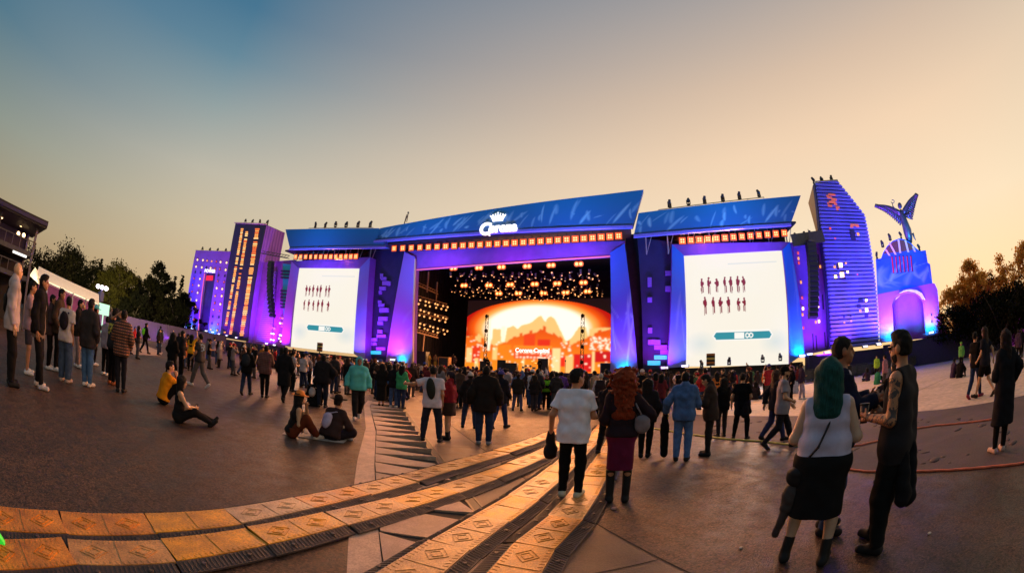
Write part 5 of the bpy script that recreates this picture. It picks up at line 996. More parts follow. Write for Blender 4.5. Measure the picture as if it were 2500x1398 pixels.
# ================================================================ people: smooth bodies grown from tapered limbs, clothes as shells over them
_E = [((0,0,0),(1,0,0)),((0,1,0),(1,1,0)),((0,0,1),(1,0,1)),((0,1,1),(1,1,1)),((0,0,0),(0,1,0)),((1,0,0),(1,1,0)),((0,0,1),(0,1,1)),((1,0,1),(1,1,1)),((0,0,0),(0,0,1)),((1,0,0),(1,0,1)),((0,1,0),(0,1,1)),((1,1,0),(1,1,1))]
def surface_nets(V, org, vox):
    S = V < 0; nx, ny, nz = V.shape
    c = [S[dx:nx - 1 + dx, dy:ny - 1 + dy, dz:nz - 1 + dz] for dx in (0, 1) for dy in (0, 1) for dz in (0, 1)]
    cnt = sum(x.astype(np.int8) for x in c); act = (cnt > 0) & (cnt < 8); ids = np.argwhere(act)
    if not len(ids): return np.zeros((0, 3)), np.zeros((0, 4), int)
    idx = -np.ones(act.shape, np.int64); idx[act] = np.arange(len(ids)); acc = np.zeros((len(ids), 3)); num = np.zeros((len(ids), 1))
    for a, b in _E:
        va = V[ids[:, 0] + a[0], ids[:, 1] + a[1], ids[:, 2] + a[2]]; vb = V[ids[:, 0] + b[0], ids[:, 1] + b[1], ids[:, 2] + b[2]]
        q = (va < 0) != (vb < 0); t = np.where(q, va / np.where(q, va - vb, 1), 0)[:, None]
        acc += q[:, None] * (np.array(a) + t * (np.array(b) - np.array(a))); num += q[:, None]
    P = (ids + acc / num) * vox + org; Q = []
    for ax in range(3):
        o1, o2 = [(1, 2), (2, 0), (0, 1)][ax]; sl0 = [slice(1, -1)] * 3; sl0[ax] = slice(0, -1); sl1 = list(sl0); sl1[ax] = slice(1, None)
        s0, s1 = S[tuple(sl0)], S[tuple(sl1)]; e = np.argwhere(s0 != s1)
        if not len(e): continue
        inside = s0[e[:, 0], e[:, 1], e[:, 2]]; base = e + 1; base[:, ax] -= 1
        u = np.zeros(3, int); u[o1] = 1; w = np.zeros(3, int); w[o2] = 1
        g = lambda k: idx[k[:, 0], k[:, 1], k[:, 2]]
        quad = np.stack([g(base - u - w), g(base - w), g(base), g(base - u)], 1); quad[~inside] = quad[~inside][:, ::-1]; Q.append(quad)
    Q = np.concatenate(Q); return P, Q[(Q >= 0).all(1)]
def A3(v): return np.array([v[0], v[1], v[2]], float)
def prim_box(p):
    if p[0] == 'cap': r = max(p[3], p[4]); return np.minimum(p[1], p[2]) - r, np.maximum(p[1], p[2]) + r
    return p[1] - max(p[2]), p[1] + max(p[2])
def prim_d(p, X):
    if p[0] == 'cap':
        a, b, r0, r1 = p[1:5]; d = b - a; L2 = max(d @ d, 1e-9); t = np.clip(((X - a) @ d) / L2, 0, 1)
        return np.linalg.norm(X - a - t[..., None] * d, axis=-1) - (r0 + (r1 - r0) * t)
    c, r, M = p[1], np.array(p[2]), p[3] if len(p) > 3 else None
    q = X - c
    if M is not None: q = q @ M
    k0 = np.linalg.norm(q / r, axis=-1); k1 = np.linalg.norm(q / (r * r), axis=-1); return k0 * (k0 - 1) / np.maximum(k1, 1e-6)
def wobble(X, f, ph=0.0):
    return (np.sin(X[..., 0] * f + 1.7 * np.sin(X[..., 2] * f * .63 + ph)) * np.sin(X[..., 1] * f * 1.13 + ph) + .6 * np.sin(X[..., 2] * f * 1.31 + 2.1 * X[..., 0] * f * .4 + ph * 2)) * .6
def grow(prims, vox, k=.035, cuts=(), sub=(), amp=0.0, freq=30.0, ph=0.0):
    """cuts: (point, normal) keep the side the normal points away from; sub: prims carved out"""
    lo = np.min([prim_box(p)[0] for p in prims], 0) - 3 * vox - abs(amp) - k * .5; hi = np.max([prim_box(p)[1] for p in prims], 0) + 3 * vox + abs(amp) + k * .5
    for c, n in cuts:      # axis-aligned cuts shrink the box
        for ax in range(3):
            if n[ax] > .95: hi[ax] = min(hi[ax], c[ax] + 3 * vox + .25 * (1 - n[ax]) * 4)
            if n[ax] < -.95: lo[ax] = max(lo[ax], c[ax] - 3 * vox - .25 * (1 + n[ax]) * 4)
    n = np.maximum(np.ceil((hi - lo) / vox).astype(int) + 1, 4); V = np.full(n, .3)
    ax = [lo[i] + vox * np.arange(n[i]) for i in range(3)]
    def local(p, m):
        a, b = prim_box(p); i0 = np.clip(((a - m - lo) / vox).astype(int), 0, n - 1); i1 = np.clip(np.ceil((b + m - lo) / vox).astype(int) + 1, 1, n); return i0, i1
    for p in prims:
        i0, i1 = local(p, k + 2 * vox + abs(amp))
        if (i1 <= i0).any(): continue
        sl = tuple(slice(i0[q], i1[q]) for q in range(3)); X = np.stack(np.meshgrid(ax[0][sl[0]], ax[1][sl[1]], ax[2][sl[2]], indexing='ij'), -1)
        d = prim_d(p, X); o = V[sl]; kk = p[5] if p[0] == 'cap' and len(p) > 5 else k
        h = np.clip(.5 + .5 * (o - d) / kk, 0, 1); V[sl] = o * (1 - h) + d * h - kk * h * (1 - h)
    if amp or cuts or sub:
        X = np.stack(np.meshgrid(*ax, indexing='ij'), -1)
        if amp: V = V + amp * wobble(X, freq, ph)
        for p in sub: V = np.maximum(V, -prim_d(p, X) * 1.0)
        for c, nn in cuts: V = np.maximum(V, (X - np.array(c)) @ np.array(nn))
    V[0] = V[-1] = .3; V[:, 0] = V[:, -1] = .3; V[:, :, 0] = V[:, :, -1] = .3
    return surface_nets(V, lo, vox)
def mesh_obj(name, geo, mats, parent=None, color=None, fmat=None):
    P = np.concatenate([g[0] for g in geo]) if isinstance(geo, list) else geo[0]
    if isinstance(geo, list):
        o, Q = 0, []
        for g in geo: Q.append(g[1] + o); o += len(g[0])
        Q = np.concatenate(Q)
    else: Q = geo[1]
    me = bpy.data.meshes.new(name); me.vertices.add(len(P)); me.vertices.foreach_set('co', P.astype(np.float32).ravel())
    me.loops.add(len(Q) * 4); me.loops.foreach_set('vertex_index', Q.astype(np.int32).ravel()); me.polygons.add(len(Q)); me.polygons.foreach_set('loop_start', np.arange(0, len(Q) * 4, 4, dtype=np.int32))
    me.polygons.foreach_set('use_smooth', np.ones(len(Q), bool))
    for m in (mats if isinstance(mats, list) else [mats]): me.materials.append(m)
    if fmat is not None and len(Q): me.polygons.foreach_set('material_index', fmat(P[Q].mean(1)).astype(np.int32))
    me.update(calc_edges=True); me.validate()
    o = fresh(name, me)
    if parent is not None: o.parent = parent
    if color is not None: o.color = (*color, 1)
    return o
M_SKIN = mat('skin', (.4, .22, .15), .5, var=.12, scale=14, bump=.05, objcol=True)
M_EYE = mat('eye_dark', (.02, .012, .01), .2, var=0); M_LIP = mat('lip', (.30, .09, .07), .45, var=0)
M_CLOTH = mat('cloth', (.5, .5, .5), .92, var=.20, scale=7, bump=.10, objcol=True, bscale=60, spec=.12); M_DENIM = mat('denim', (.1, .2, .4), .92, var=.35, scale=10, bump=.10, objcol=True, bscale=160, spec=.15)
M_LEATH = mat('leather', (.05, .05, .05), .6, var=.2, scale=10, bump=.12, objcol=True, spec=.2); M_HAIR = mat('hair', (.02, .015, .01), .7, var=.5, scale=30, bump=.5, objcol=True, bscale=90, spec=.15); M_SHOE = mat('shoe', (.5, .5, .5), .7, var=.15, scale=20, objcol=True, spec=.2)
_nt = M_HAIR.node_tree; _mp = _nt.nodes.new('ShaderNodeMapping'); _mp.inputs['Scale'].default_value = (3.2, 3.2, .35); _nt.links.new([n for n in _nt.nodes if n.type == 'TEX_COORD'][0].outputs['Object'], _mp.inputs['Vector'])
for n in _nt.nodes:
    if n.type == 'TEX_NOISE': _nt.links.new(_mp.outputs[0], n.inputs['Vector'])
M_STRAW = mat('straw', (.5, .2, .04), .8, var=.3, scale=60, bump=.4, objcol=True, bscale=120)
def pat_mat(name, kind, c1, c2, c3=(0, 0, 0), sc=1.0):
    if name in MATS: return MATS[name]
    m = bpy.data.materials.new(name); m.use_nodes = True; nt = m.node_tree; b = nt.nodes['Principled BSDF']; b.inputs['Roughness'].default_value = .85; L = nt.links.new; tc = nt.nodes.new('ShaderNodeTexCoord')
    if kind == 'plaid':
        fac = []
        for d in ('X', 'Z'):
            w = nt.nodes.new('ShaderNodeTexWave'); w.bands_direction = d; w.inputs['Scale'].default_value = 3.4 * sc; w.inputs['Distortion'].default_value = .6; L(tc.outputs['Object'], w.inputs['Vector'])
            g = nt.nodes.new('ShaderNodeMath'); g.operation = 'GREATER_THAN'; g.inputs[1].default_value = .55; L(w.outputs['Fac'], g.inputs[0]); fac.append(g)
        mx = nt.nodes.new('ShaderNodeMixRGB'); mx.inputs[1].default_value = (*c1, 1); mx.inputs[2].default_value = (*c2, 1); L(fac[1].outputs[0], mx.inputs[0])
        m2 = nt.nodes.new('ShaderNodeMixRGB'); m2.inputs[2].default_value = (*c3, 1); s = nt.nodes.new('ShaderNodeMath'); s.operation = 'MULTIPLY'; s.inputs[1].default_value = .55; L(fac[0].outputs[0], s.inputs[0]); L(s.outputs[0], m2.inputs[0]); L(mx.outputs[0], m2.inputs[1]); L(m2.outputs[0], b.inputs['Base Color'])
    elif kind == 'floral':
        v = nt.nodes.new('ShaderNodeTexNoise'); v.inputs['Scale'].default_value = 14 * sc; v.inputs['Detail'].default_value = 3; v.inputs['Distortion'].default_value = 2.5; L(tc.outputs['Object'], v.inputs['Vector'])
        r = ramp(nt.nodes, [(0, c1), (.54, c1), (.57, c2), (.66, c2), (.70, c3), (1, c1)], 'LINEAR'); L(v.outputs['Fac'], r.inputs[0]); L(r.outputs[0], b.inputs['Base Color'])
    elif kind == 'print':   # a patch of ink on the chest or back
        v = nt.nodes.new('ShaderNodeTexNoise'); v.inputs['Scale'].default_value = 16; L(tc.outputs['Object'], v.inputs['Vector']); sp = nt.nodes.new('ShaderNodeSeparateXYZ'); L(tc.outputs['Object'], sp.inputs[0])
        def band(out, lo, hi):
            a = nt.nodes.new('ShaderNodeMath'); a.operation = 'COMPARE'; a.inputs[1].default_value = (lo + hi) / 2; a.inputs[2].default_value = (hi - lo) / 2; L(out, a.inputs[0]); return a.outputs[0]
        q = band(sp.outputs['X'], -.12, .12); z = band(sp.outputs['Z'], 1.14, 1.38); t = nt.nodes.new('ShaderNodeMath'); t.operation = 'GREATER_THAN'; t.inputs[1].default_value = .50; L(v.outputs['Fac'], t.inputs[0])
        p1 = nt.nodes.new('ShaderNodeMath'); p1.operation = 'MULTIPLY'; L(q, p1.inputs[0]); L(z, p1.inputs[1]); p2 = nt.nodes.new('ShaderNodeMath'); p2.operation = 'MULTIPLY'; L(p1.outputs[0], p2.inputs[0]); L(t.outputs[0], p2.inputs[1])
        mx = nt.nodes.new('ShaderNodeMixRGB'); mx.inputs[1].default_value = (*c1, 1); mx.inputs[2].default_value = (*c2, 1); L(p2.outputs[0], mx.inputs[0]); L(mx.outputs[0], b.inputs['Base Color'])
    MATS[name] = m; return m
def ik(a, c, l1, l2, pole):
    d = c - a; L = np.linalg.norm(d); L = min(max(L, 1e-3), (l1 + l2) * .999); d = d / np.linalg.norm(d); e = a + d * L
    x = (l1 * l1 - l2 * l2 + L * L) / (2 * L); h = math.sqrt(max(l1 * l1 - x * x, 0)); p = A3(pole); p = p - d * (p @ d); p /= max(np.linalg.norm(p), 1e-6)
    return a + d * x + p * h, e
def rotm(ax, a): return np.array(Matrix.Rotation(a, 3, ax))
ARMS = {  # wrist relative to the shoulder (x is outwards), elbow pole
    'hang': ((.05, .03, -.52), (.3, -1, 0)), 'hang_out': ((.14, .04, -.49), (.4, -1, 0)), 'pocket': ((.035, .10, -.47), (.9, -1, 0)), 'hold': ((-.06, .27, -.27), (.6, -.3, -1)), 'hold_low': ((-.06, .22, -.36), (.7, -.5, -1)),
    'phone': ((-.10, .26, -.15), (.5, -.2, -1)), 'cross': ((-.22, .19, -.27), (.8, .2, -1)), 'drink': ((-.12, .20, .10), (.7, .3, -1)), 'hip': ((.09, .05, -.41), (1, -.6, .2)), 'neck': ((-.10, -.06, .14), (1, .5, .5)), 'up': ((.08, .12, .46), (1, 0, 0)),
    'fwd': ((-.02, .42, -.12), (.3, 0, -1)), 'swing_f': ((.04, .24, -.45), (.2, -1, 0)), 'swing_b': ((.06, -.22, -.46), (.3, -1, 0)), 'camera': ((-.10, .24, .12), (.8, .2, -1)), 'cup': ((-.03, .33, -.20), (.5, -.3, -1)), 'point_out': ((.44, .12, -.10), (.2, -1, -.3)),
    'carry': ((.10, .02, -.50), (.4, -1, 0)), 'knee': ((-.05, .36, -.20), (.8, 0, -.6)), 'ground': ((.10, .12, -.40), (1, -.6, 0)), 'mouth': ((-.13, .17, .13), (.6, .5, -1)), 'lap': ((-.12, .20, -.38), (.8, -.3, -.3)), 'brace': ((.16, -.26, -.40), (.4, -1, 0))}
LEGS = {  # pelvis height, (left ankle), (right ankle), knee pole z, foot pitch of each
    'stand': (.93, (-.105, 0, .085), (.105, 0, .085), 0, (0, 0)), 'apart': (.915, (-.19, .02, .085), (.19, -.02, .085), 0, (0, 0)), 'shift': (.925, (-.09, -.03, .085), (.16, .12, .085), 0, (0, 0)), 'walk': (.89, (-.075, .30, .09), (.075, -.36, .16), 0, (.1, -.75)), 'walk2': (.90, (-.075, -.30, .14), (.075, .26, .085), 0, (-.6, 0)), 'close': (.935, (-.075, 0, .085), (.075, .03, .085), 0, (0, 0)),
    'sit_knees': (.125, (-.13, .52, .085), (.13, .50, .085), 1, (0, 0)), 'sit_cross': (.125, (.13, .36, .07), (-.13, .40, .07), .25, (0, 0)), 'sit_long': (.125, (-.10, .80, .075), (.12, .72, .085), .6, (.9, .6)), 'sit_side': (.125, (-.02, .50, .07), (.20, .46, .08), .3, (0, 0)), 'lie_side': (.14, (.30, .60, .07), (.42, .46, .07), .35, (0, 0)), 'kneel': (.55, (-.10, -.36, .08), (.10, -.34, .08), 0, (-1.3, -1.3))}
class Fig:
    def __init__(s, legs='stand', armL='hang', armR='hang', lean=0, side=0, twist=0, hyaw=0, hpitch=0, fem=False, w=1.0, belly=0.0, armx=None):
        s.fem = fem; s.w = w; s.belly = belly; pz, la, ra, kz, s.fp = LEGS[legs]; s.sit = pz < .3
        s.R = rotm('Z', R(twist)) @ rotm('X', -R(lean)) @ rotm('Y', R(side)); s.p0 = np.array([0, 0, pz]); sp = lambda x, y, z: s.p0 + s.R @ np.array([x, y, z]); s.sp = sp
        hw = (.092 if fem else .085) * (.5 + .5 * w); sw = (.150 if fem else .168) * (.4 + .6 * w); s.hip = [s.p0 + np.array([q * hw, 0, -.015]) for q in (-1, 1)]; s.ank = [A3(la), A3(ra)]; s.knee = []
        for i, q in enumerate((-1, 1)):
            pole = (q * .25, 1, 0) if kz == 0 else (q * .35 * (3.0 if legs == 'sit_cross' else 1), .15, kz); k, a = ik(s.hip[i], s.ank[i], .42, .415, pole); s.knee.append(k); s.ank[i] = a
        s.N = sp(0, .0, .535); s.sh = [sp(q * sw, -.005, .458) for q in (-1, 1)]; s.elb, s.wri, s.hd = [], [], []
        for i, (q, n) in enumerate(((-1, armL), (1, armR))):
            off, pole = (armx[n] if armx and n in armx else ARMS[n]); o = s.R @ np.array([q * off[0], off[1], off[2]]); e, wv = ik(s.sh[i], s.sh[i] + o, .285, .255, s.R @ np.array([q * pole[0], pole[1], pole[2]])); s.elb.append(e); s.wri.append(wv); s.hd.append((wv - e) / np.linalg.norm(wv - e))
        s.armn = (armL, armR); s.RH = s.R @ rotm('Z', R(hyaw)) @ rotm('X', -R(hpitch)) if abs(lean) < 12 else rotm('Z', R(twist + hyaw)) @ rotm('X', -R(hpitch))
        s.hc = s.N + s.RH @ np.array([0, .018, .145]); s.h = lambda x, y, z: s.hc + s.RH @ np.array([x, y, z]); s.top = s.hc[2] + .118
    def torso(s, t=0.0, lo=-.2):
        w, f = s.w, s.fem; b = s.belly; sp = s.sp; r = lambda x: x + t
        L = [('cap', sp(-.085 * w, 0, .33), sp(.085 * w, 0, .33), r(.100 if f else .108), r(.100 if f else .108)), ('cap', sp(-.125 * w, -.005, .445), sp(.125 * w, -.005, .445), r(.058), r(.058)), ('cap', sp(-.062 * w - b * .5, .02 * b * 10, .16), sp(.062 * w + b * .5, .02 * b * 10, .16), r(.088 + b if f else .098 + b), r(.088 + b if f else .098 + b)), ('cap', sp(-.078 * w - b * .3, 0, 0), sp(.078 * w + b * .3, 0, 0), r((.112 if f else .104) + b * .6), r((.112 if f else .104) + b * .6))]
        for i in (0, 1): L.append(('cap', s.N - s.R @ np.array([0, 0, .03]), s.sh[i], r(.045), r(.050)))
        if f: L += [('ell', sp(q * .065, .085, .315), (r(.058), r(.055), r(.055))) for q in (-1, 1)]
        return L
    def arm(s, i, t=0.0, t2=None): 
        t2 = t if t2 is None else t2; k = .55 + .45 * s.w; return [('cap', s.sh[i], s.elb[i], .052 * k + t, .041 * k + t), ('cap', s.elb[i], s.wri[i], .042 * k + t2, .028 + t2)]
    def leg(s, i, t=0.0, t2=None):
        t2 = t if t2 is None else t2; k = .4 + .6 * s.w; return [('cap', s.hip[i], s.knee[i], .086 * k + t, .057 * k + t), ('cap', s.knee[i], s.ank[i], .055 * k + t2, .037 + t2), ('cap', s.knee[i] * .75 + s.ank[i] * .25 - np.array([0, .012, 0]), s.knee[i] * .45 + s.ank[i] * .55, .050 * k + t2, .040 + t2)]
    def foot_dir(s, i):
        a = s.fp[i]; d = np.array([(-.22, .22)[i] * (0 if abs(a) > .3 else 1), math.cos(a), math.sin(a)]); 
        if s.sit and abs(a) < .3:
            v = s.ank[i] - s.knee[i]; v[2] = 0; d = v / max(np.linalg.norm(v), 1e-5)
        return d / np.linalg.norm(d)
    def head(s, t=0.0):
        h = s.h; M = s.RH
        return [('ell', h(0, -.012, .022), (.074 + t, .093 + t, .092 + t), M), ('ell', h(0, .028, -.04), (.056 + t, .062 + t, .072 + t), M), ('ell', h(0, .062, -.086), (.024, .022, .020), M), ('cap', h(0, .086, .014), h(0, .106, -.020), .010, .015, .012), ('ell', h(0, .076, .028), (.048, .018, .012), M), ('ell', h(-.077, -.004, -.008), (.011, .022, .032), M), ('ell', h(.077, -.004, -.008), (.011, .022, .032), M), ('ell', h(0, .086, -.052), (.024, .010, .010), M)]
    def hand(s, i, fine=True):
        d = s.hd[i]; w = s.wri[i]; q = (-1, 1)[i]; pn = s.R @ np.array([-q, 0, 0]); n = s.armn[i]
        if n in ('hold', 'phone', 'camera', 'cup', 'drink', 'mouth', 'fwd', 'hold_low', 'cup_low', 'phone_up'): pn = np.array([-q * .9, 0, .25])
        if n in ('ground', 'brace'): d = np.array([q * .4, .5 if n == 'ground' else -.6, -.35]); d /= np.linalg.norm(d); pn = np.array([0, 0, -1.])
        pn = pn - d * (pn @ d); pn /= np.linalg.norm(pn) + 1e-9; sd = np.cross(d, pn); 
        if sd @ (s.R @ np.array([0, 1., .6])) < 0: sd = -sd      # thumb side forwards / up
        grip = n in ('cup', 'drink', 'carry', 'phone', 'camera', 'hold', 'hold_low', 'mouth', 'cup_low', 'phone_up'); L = [('cap', w + d * .02 + sd * .014, w + d * .078 + sd * .022, .020, .017), ('cap', w + d * .02 - sd * .012, w + d * .074 - sd * .022, .019, .016)]
        s.palm = getattr(s, 'palm', {}); s.palm[i] = (w + d * .085 + pn * .035, d, pn, sd)
        for k in range(4):
            o = sd * (.029 - .0195 * k); ln = (.040, .045, .042, .033)[k]; c1, c2 = (.95, 1.9) if grip else (.30 + .08 * k, .65 + .12 * k)
            a = w + d * .082 + o; b = a + (d * math.cos(c1) + pn * math.sin(c1)) * ln; c = b + (d * math.cos(c2) + pn * math.sin(c2)) * ln * .9; L += [('cap', a, b, .0095, .0088, .006), ('cap', b, c, .0088, .0075, .006)]
        a = w + d * .025 + sd * .028; v = (d * .62 + sd * .62 + pn * (.65 if grip else .35)); v /= np.linalg.norm(v); b = a + v * .045; v2 = d * .85 + sd * .1 + pn * (.8 if grip else .35); v2 /= np.linalg.norm(v2); L += [('cap', a, b, .014, .0105, .01), ('cap', b, b + v2 * .036, .0105, .0085, .006)]
        return L
SKINS = [lin('#b98a68'), lin('#a87452'), lin('#c79b78'), lin('#8f5f44')]
def person(fig, vox, loc, rz, scale, label, skin=0, top=None, bottom=None, shoes=None, hair=None, hat=None, beard=None, group=None, detail=False, jacket=None):
    """top/bottom/...: dicts. Returns the person's body object and a function local -> world."""
    f = fig; sk = SKINS[skin] if isinstance(skin, int) else skin
    body = f.torso() + f.head()
    body += [('cap', f.N - f.R @ np.array([0, 0, .03]), f.h(0, -.015, -.07), .056, .050)]
    for i in (0, 1):
        body += f.arm(i) + f.leg(i); d = f.foot_dir(i); up = np.array([0, 0, 1.]); hl = f.ank[i] - np.array([0, 0, .045]); body += [('cap', hl - d * .03, hl + d * .15, .034, .026)]
        if not detail: body += f.hand(i)
    for k in (-1, 1): pass
    geo = [grow(body, vox, .03, sub=[('ell', f.h(q * .031, .098, .010), (.014, .012, .009), f.RH) for q in (-1, 1)] if detail else ())]
    if detail:
        for i in (0, 1): geo.append(grow(f.hand(i) + [('cap', f.wri[i] - f.hd[i] * .03, f.wri[i] + f.hd[i] * .03, .028, .024)], .0042, .010))
    eyes = [f.h(q * .031, .086, .010) for q in (-1, 1)]; lip = f.h(0, .094, -.052)
    def fm(c):
        m = np.zeros(len(c), int)
        for e in eyes: m[np.linalg.norm(c - e, axis=1) < max(.013, vox * .8)] = 1
        q = (c - lip) @ f.RH; m[(np.abs(q[:, 0]) < .022) & (np.abs(q[:, 2]) < .009) & (np.abs(q[:, 1]) < .014)] = 2
        return m
    root = mesh_obj('person', geo, [M_SKIN, M_EYE, M_LIP], None, sk, fm)
    root.location = loc; root.rotation_euler = (0, 0, rz); root.scale = (scale,) * 3; tag(root, label, 'person', group)
    put = lambda n, g, m, c: mesh_obj(n, g, m, root, c)
    def cut_at(p, d): return (A3(p), A3(d))
    def make_top(T):
        t = max(T.get('t', .014), vox * .55); hem = T.get('hem', -.10); sl = T.get('sleeve', 'short'); loose = T.get('loose', .0); L = f.torso(t + loose * .5); cuts = []
        for q in (-1, 1):
            if not f.sit or hem > -.15: L.append(('cap', f.sp(q * .062 * f.w, 0, -.02), f.sp(q * (.066 + T.get('flare', 0)) * f.w, 0, hem - .05), (.112 + f.belly * .5) + t + loose, .106 + t + loose + T.get('flare', 0)))
        if not f.fem or loose > .015:
            for q in (-1, 1): L.append(('cap', f.sp(q * .080 * f.w, 0, .30), f.sp(q * (.072 * f.w + f.belly * .4), .01, -.03), .098 + t + loose * .4, .100 + t + loose * .5 + f.belly * .5))
        parts = [] ; neck = T.get('neck', .535)
        if T.get('collar'): L.append(('cap', f.N - f.R @ np.array([0, .0, .01]), f.N + f.R @ np.array([0, -.012, .045]), .078, .072))
        if T.get('hood'): L += [('ell', f.sp(0, -.085, .50), (.11, .06, .075), f.R), ('cap', f.sp(-.07, -.03, .52), f.sp(.07, -.03, .52), .05, .05)]
        cuts.append((f.sp(0, 0, hem), f.R @ np.array([0, 0, -1.])))
        if not T.get('collar') and not T.get('hood'): cuts.append((f.sp(0, 0, neck), f.R @ np.array([0, .25, 1.]) / 1.0308))
        g = []; osub = [('cap', f.sp(0, .15, .56), f.sp(0, .20, .10), .055, .10), ('cap', f.sp(0, .20, .10), f.sp(0, .20, -.30), .10, .12)] if T.get('open') else []
        if sl == 'none':
            sub = [('ell', f.sp(q * .205 * (.4 + .6 * f.w), 0, .45), (.060, .10, .13)) for q in (-1, 1)] + osub; g.append(grow(L, vox, .05, cuts, sub=sub, amp=T.get('amp', .003), ph=T.get('ph', 0)))
        else:
            g.append(grow(L + [('cap', f.sh[i], f.sh[i] * .6 + f.elb[i] * .4, .054 + t * .8, .052 + t * .8) for i in (0, 1)], vox, .05, cuts, sub=osub, amp=T.get('amp', .009 if detail else .005), freq=27 if detail else 30, ph=T.get('ph', 0)))
            for i in (0, 1):
                if sl == 'short':
                    e = f.sh[i] * .32 + f.elb[i] * .68; d = (f.elb[i] - f.sh[i]) / np.linalg.norm(f.elb[i] - f.sh[i]); g.append(grow([('cap', f.sh[i], e + d * .06, .054 + t + loose * .3, .058 + t + loose * .6)], vox, .03, [(e, d)], amp=.003))
                else:
                    d = f.hd[i]; e = f.wri[i] - d * T.get('cuff', .005); g.append(grow([('cap', f.sh[i], f.elb[i], .053 + t + loose * .35, .046 + t + loose * .6), ('cap', f.elb[i], f.wri[i] + d * .04, .047 + t + loose * .6, .032 + t + loose * .5)], vox, .04, [(e, d)], amp=T.get('amp', .004) * 1.3, freq=42, ph=i + T.get('ph', 0)))
        return g
    if top: put(top.get('name', 'shirt'), make_top(top), top.get('mat', M_CLOTH), top['c'])
    if jacket:
        g = make_top(jacket)
        put(jacket.get('name', 'jacket'), g, jacket.get('mat', M_CLOTH), jacket['c'])
    if bottom:
        B = bottom; t = max(B.get('t', .012), vox * .45); k = B.get('kind', 'trousers'); w0 = f.sp(0, 0, B.get('waist', .075))
        pel = [('cap', f.sp(-.075 * f.w - f.belly * .3, 0, .02), f.sp(.075 * f.w + f.belly * .3, 0, .02), (.110 if f.fem else .104) + f.belly * .6 + t, (.110 if f.fem else .104) + f.belly * .6 + t), ('cap', f.hip[0], f.hip[1], .098 + t, .098 + t)]
        wc = (w0, f.R @ np.array([0, 0, 1.]))
        if k in ('skirt',):
            ln = B.get('len', .40); fl = B.get('flare', .03); L = pel + [('cap', f.sp(q * .05 * f.w, 0, -.02), np.array([*(f.p0[:2] + np.array([q * .06 * f.w, 0])), f.p0[2] - ln - .08]), .118 + t + f.belly * .5, .118 + fl + t + f.belly * .4) for q in (-1, 1)]
            put('skirt', grow(L, vox, .05, [wc, (np.array([0, 0, f.p0[2] - ln]), np.array([0, 0, -1.]))], amp=B.get('amp', .006), freq=26), B.get('mat', M_CLOTH), B['c'])
        else:
            lo = B.get('loose', .0); g = [grow(pel + [('cap', f.hip[i], f.hip[i] * .5 + f.knee[i] * .5, .090 * (.4 + .6 * f.w) + t + lo * .5, .076 * (.4 + .6 * f.w) + t + lo) for i in (0, 1)], vox, .04, [wc], amp=.003)]
            for i in (0, 1):
                kw = .4 + .6 * f.w
                if k == 'shorts':
                    d = (f.knee[i] - f.hip[i]); d /= np.linalg.norm(d); e = f.hip[i] * .15 + f.knee[i] * .85; g.append(grow([('cap', f.hip[i], f.knee[i], .090 * kw + t + lo, .078 * kw + t + lo)], vox, .04, [(e, d)], amp=.004))
                else:
                    d = f.ank[i] - f.knee[i]; d /= np.linalg.norm(d); e = f.ank[i] + d * B.get('drop', .01); g.append(grow([('cap', f.hip[i], f.knee[i], .088 * kw + t + lo * .6, .062 * kw + t + lo), ('cap', f.knee[i], f.ank[i] + d * .06, .060 * kw + t + lo, .042 + t + lo), ('cap', f.knee[i] * .75 + f.ank[i] * .25 - np.array([0, .012, 0]), f.knee[i] * .45 + f.ank[i] * .55, .050 * kw + t + lo, .040 + t + lo)], vox, .04, [(e, d)], amp=B.get('amp', .005), freq=38, ph=i * 1.7))
            put(B.get('name', 'trousers'), g, B.get('mat', M_CLOTH), B['c'])
    if shoes:
        for i in (0, 1):
            d = f.foot_dir(i); a = f.ank[i] - np.array([0, 0, .045]); L = [('cap', a - d * .035, a + d * .16, .043 + vox * .2, .036 + vox * .2), ('cap', a - d * .02, a + d * .05 + np.array([0, 0, .02]), .044, .042)]; ct = []
            if shoes.get('boot'):
                v = f.knee[i] - f.ank[i]; v /= np.linalg.norm(v); hb = shoes['boot']; L += [('cap', f.ank[i] - v * .02, f.ank[i] + v * (hb + .05), .050, .046 + .05 * hb)]; ct = [(f.ank[i] + v * hb, v)]
            if not f.sit and abs(f.fp[i]) < .3: ct = ct + [(np.array([0, 0, .002]), np.array([0, 0, -1.]))]
            put('boot' if shoes.get('boot') else 'shoe', grow(L, min(vox, .016), .03, ct), shoes.get('mat', M_SHOE), shoes['c'])
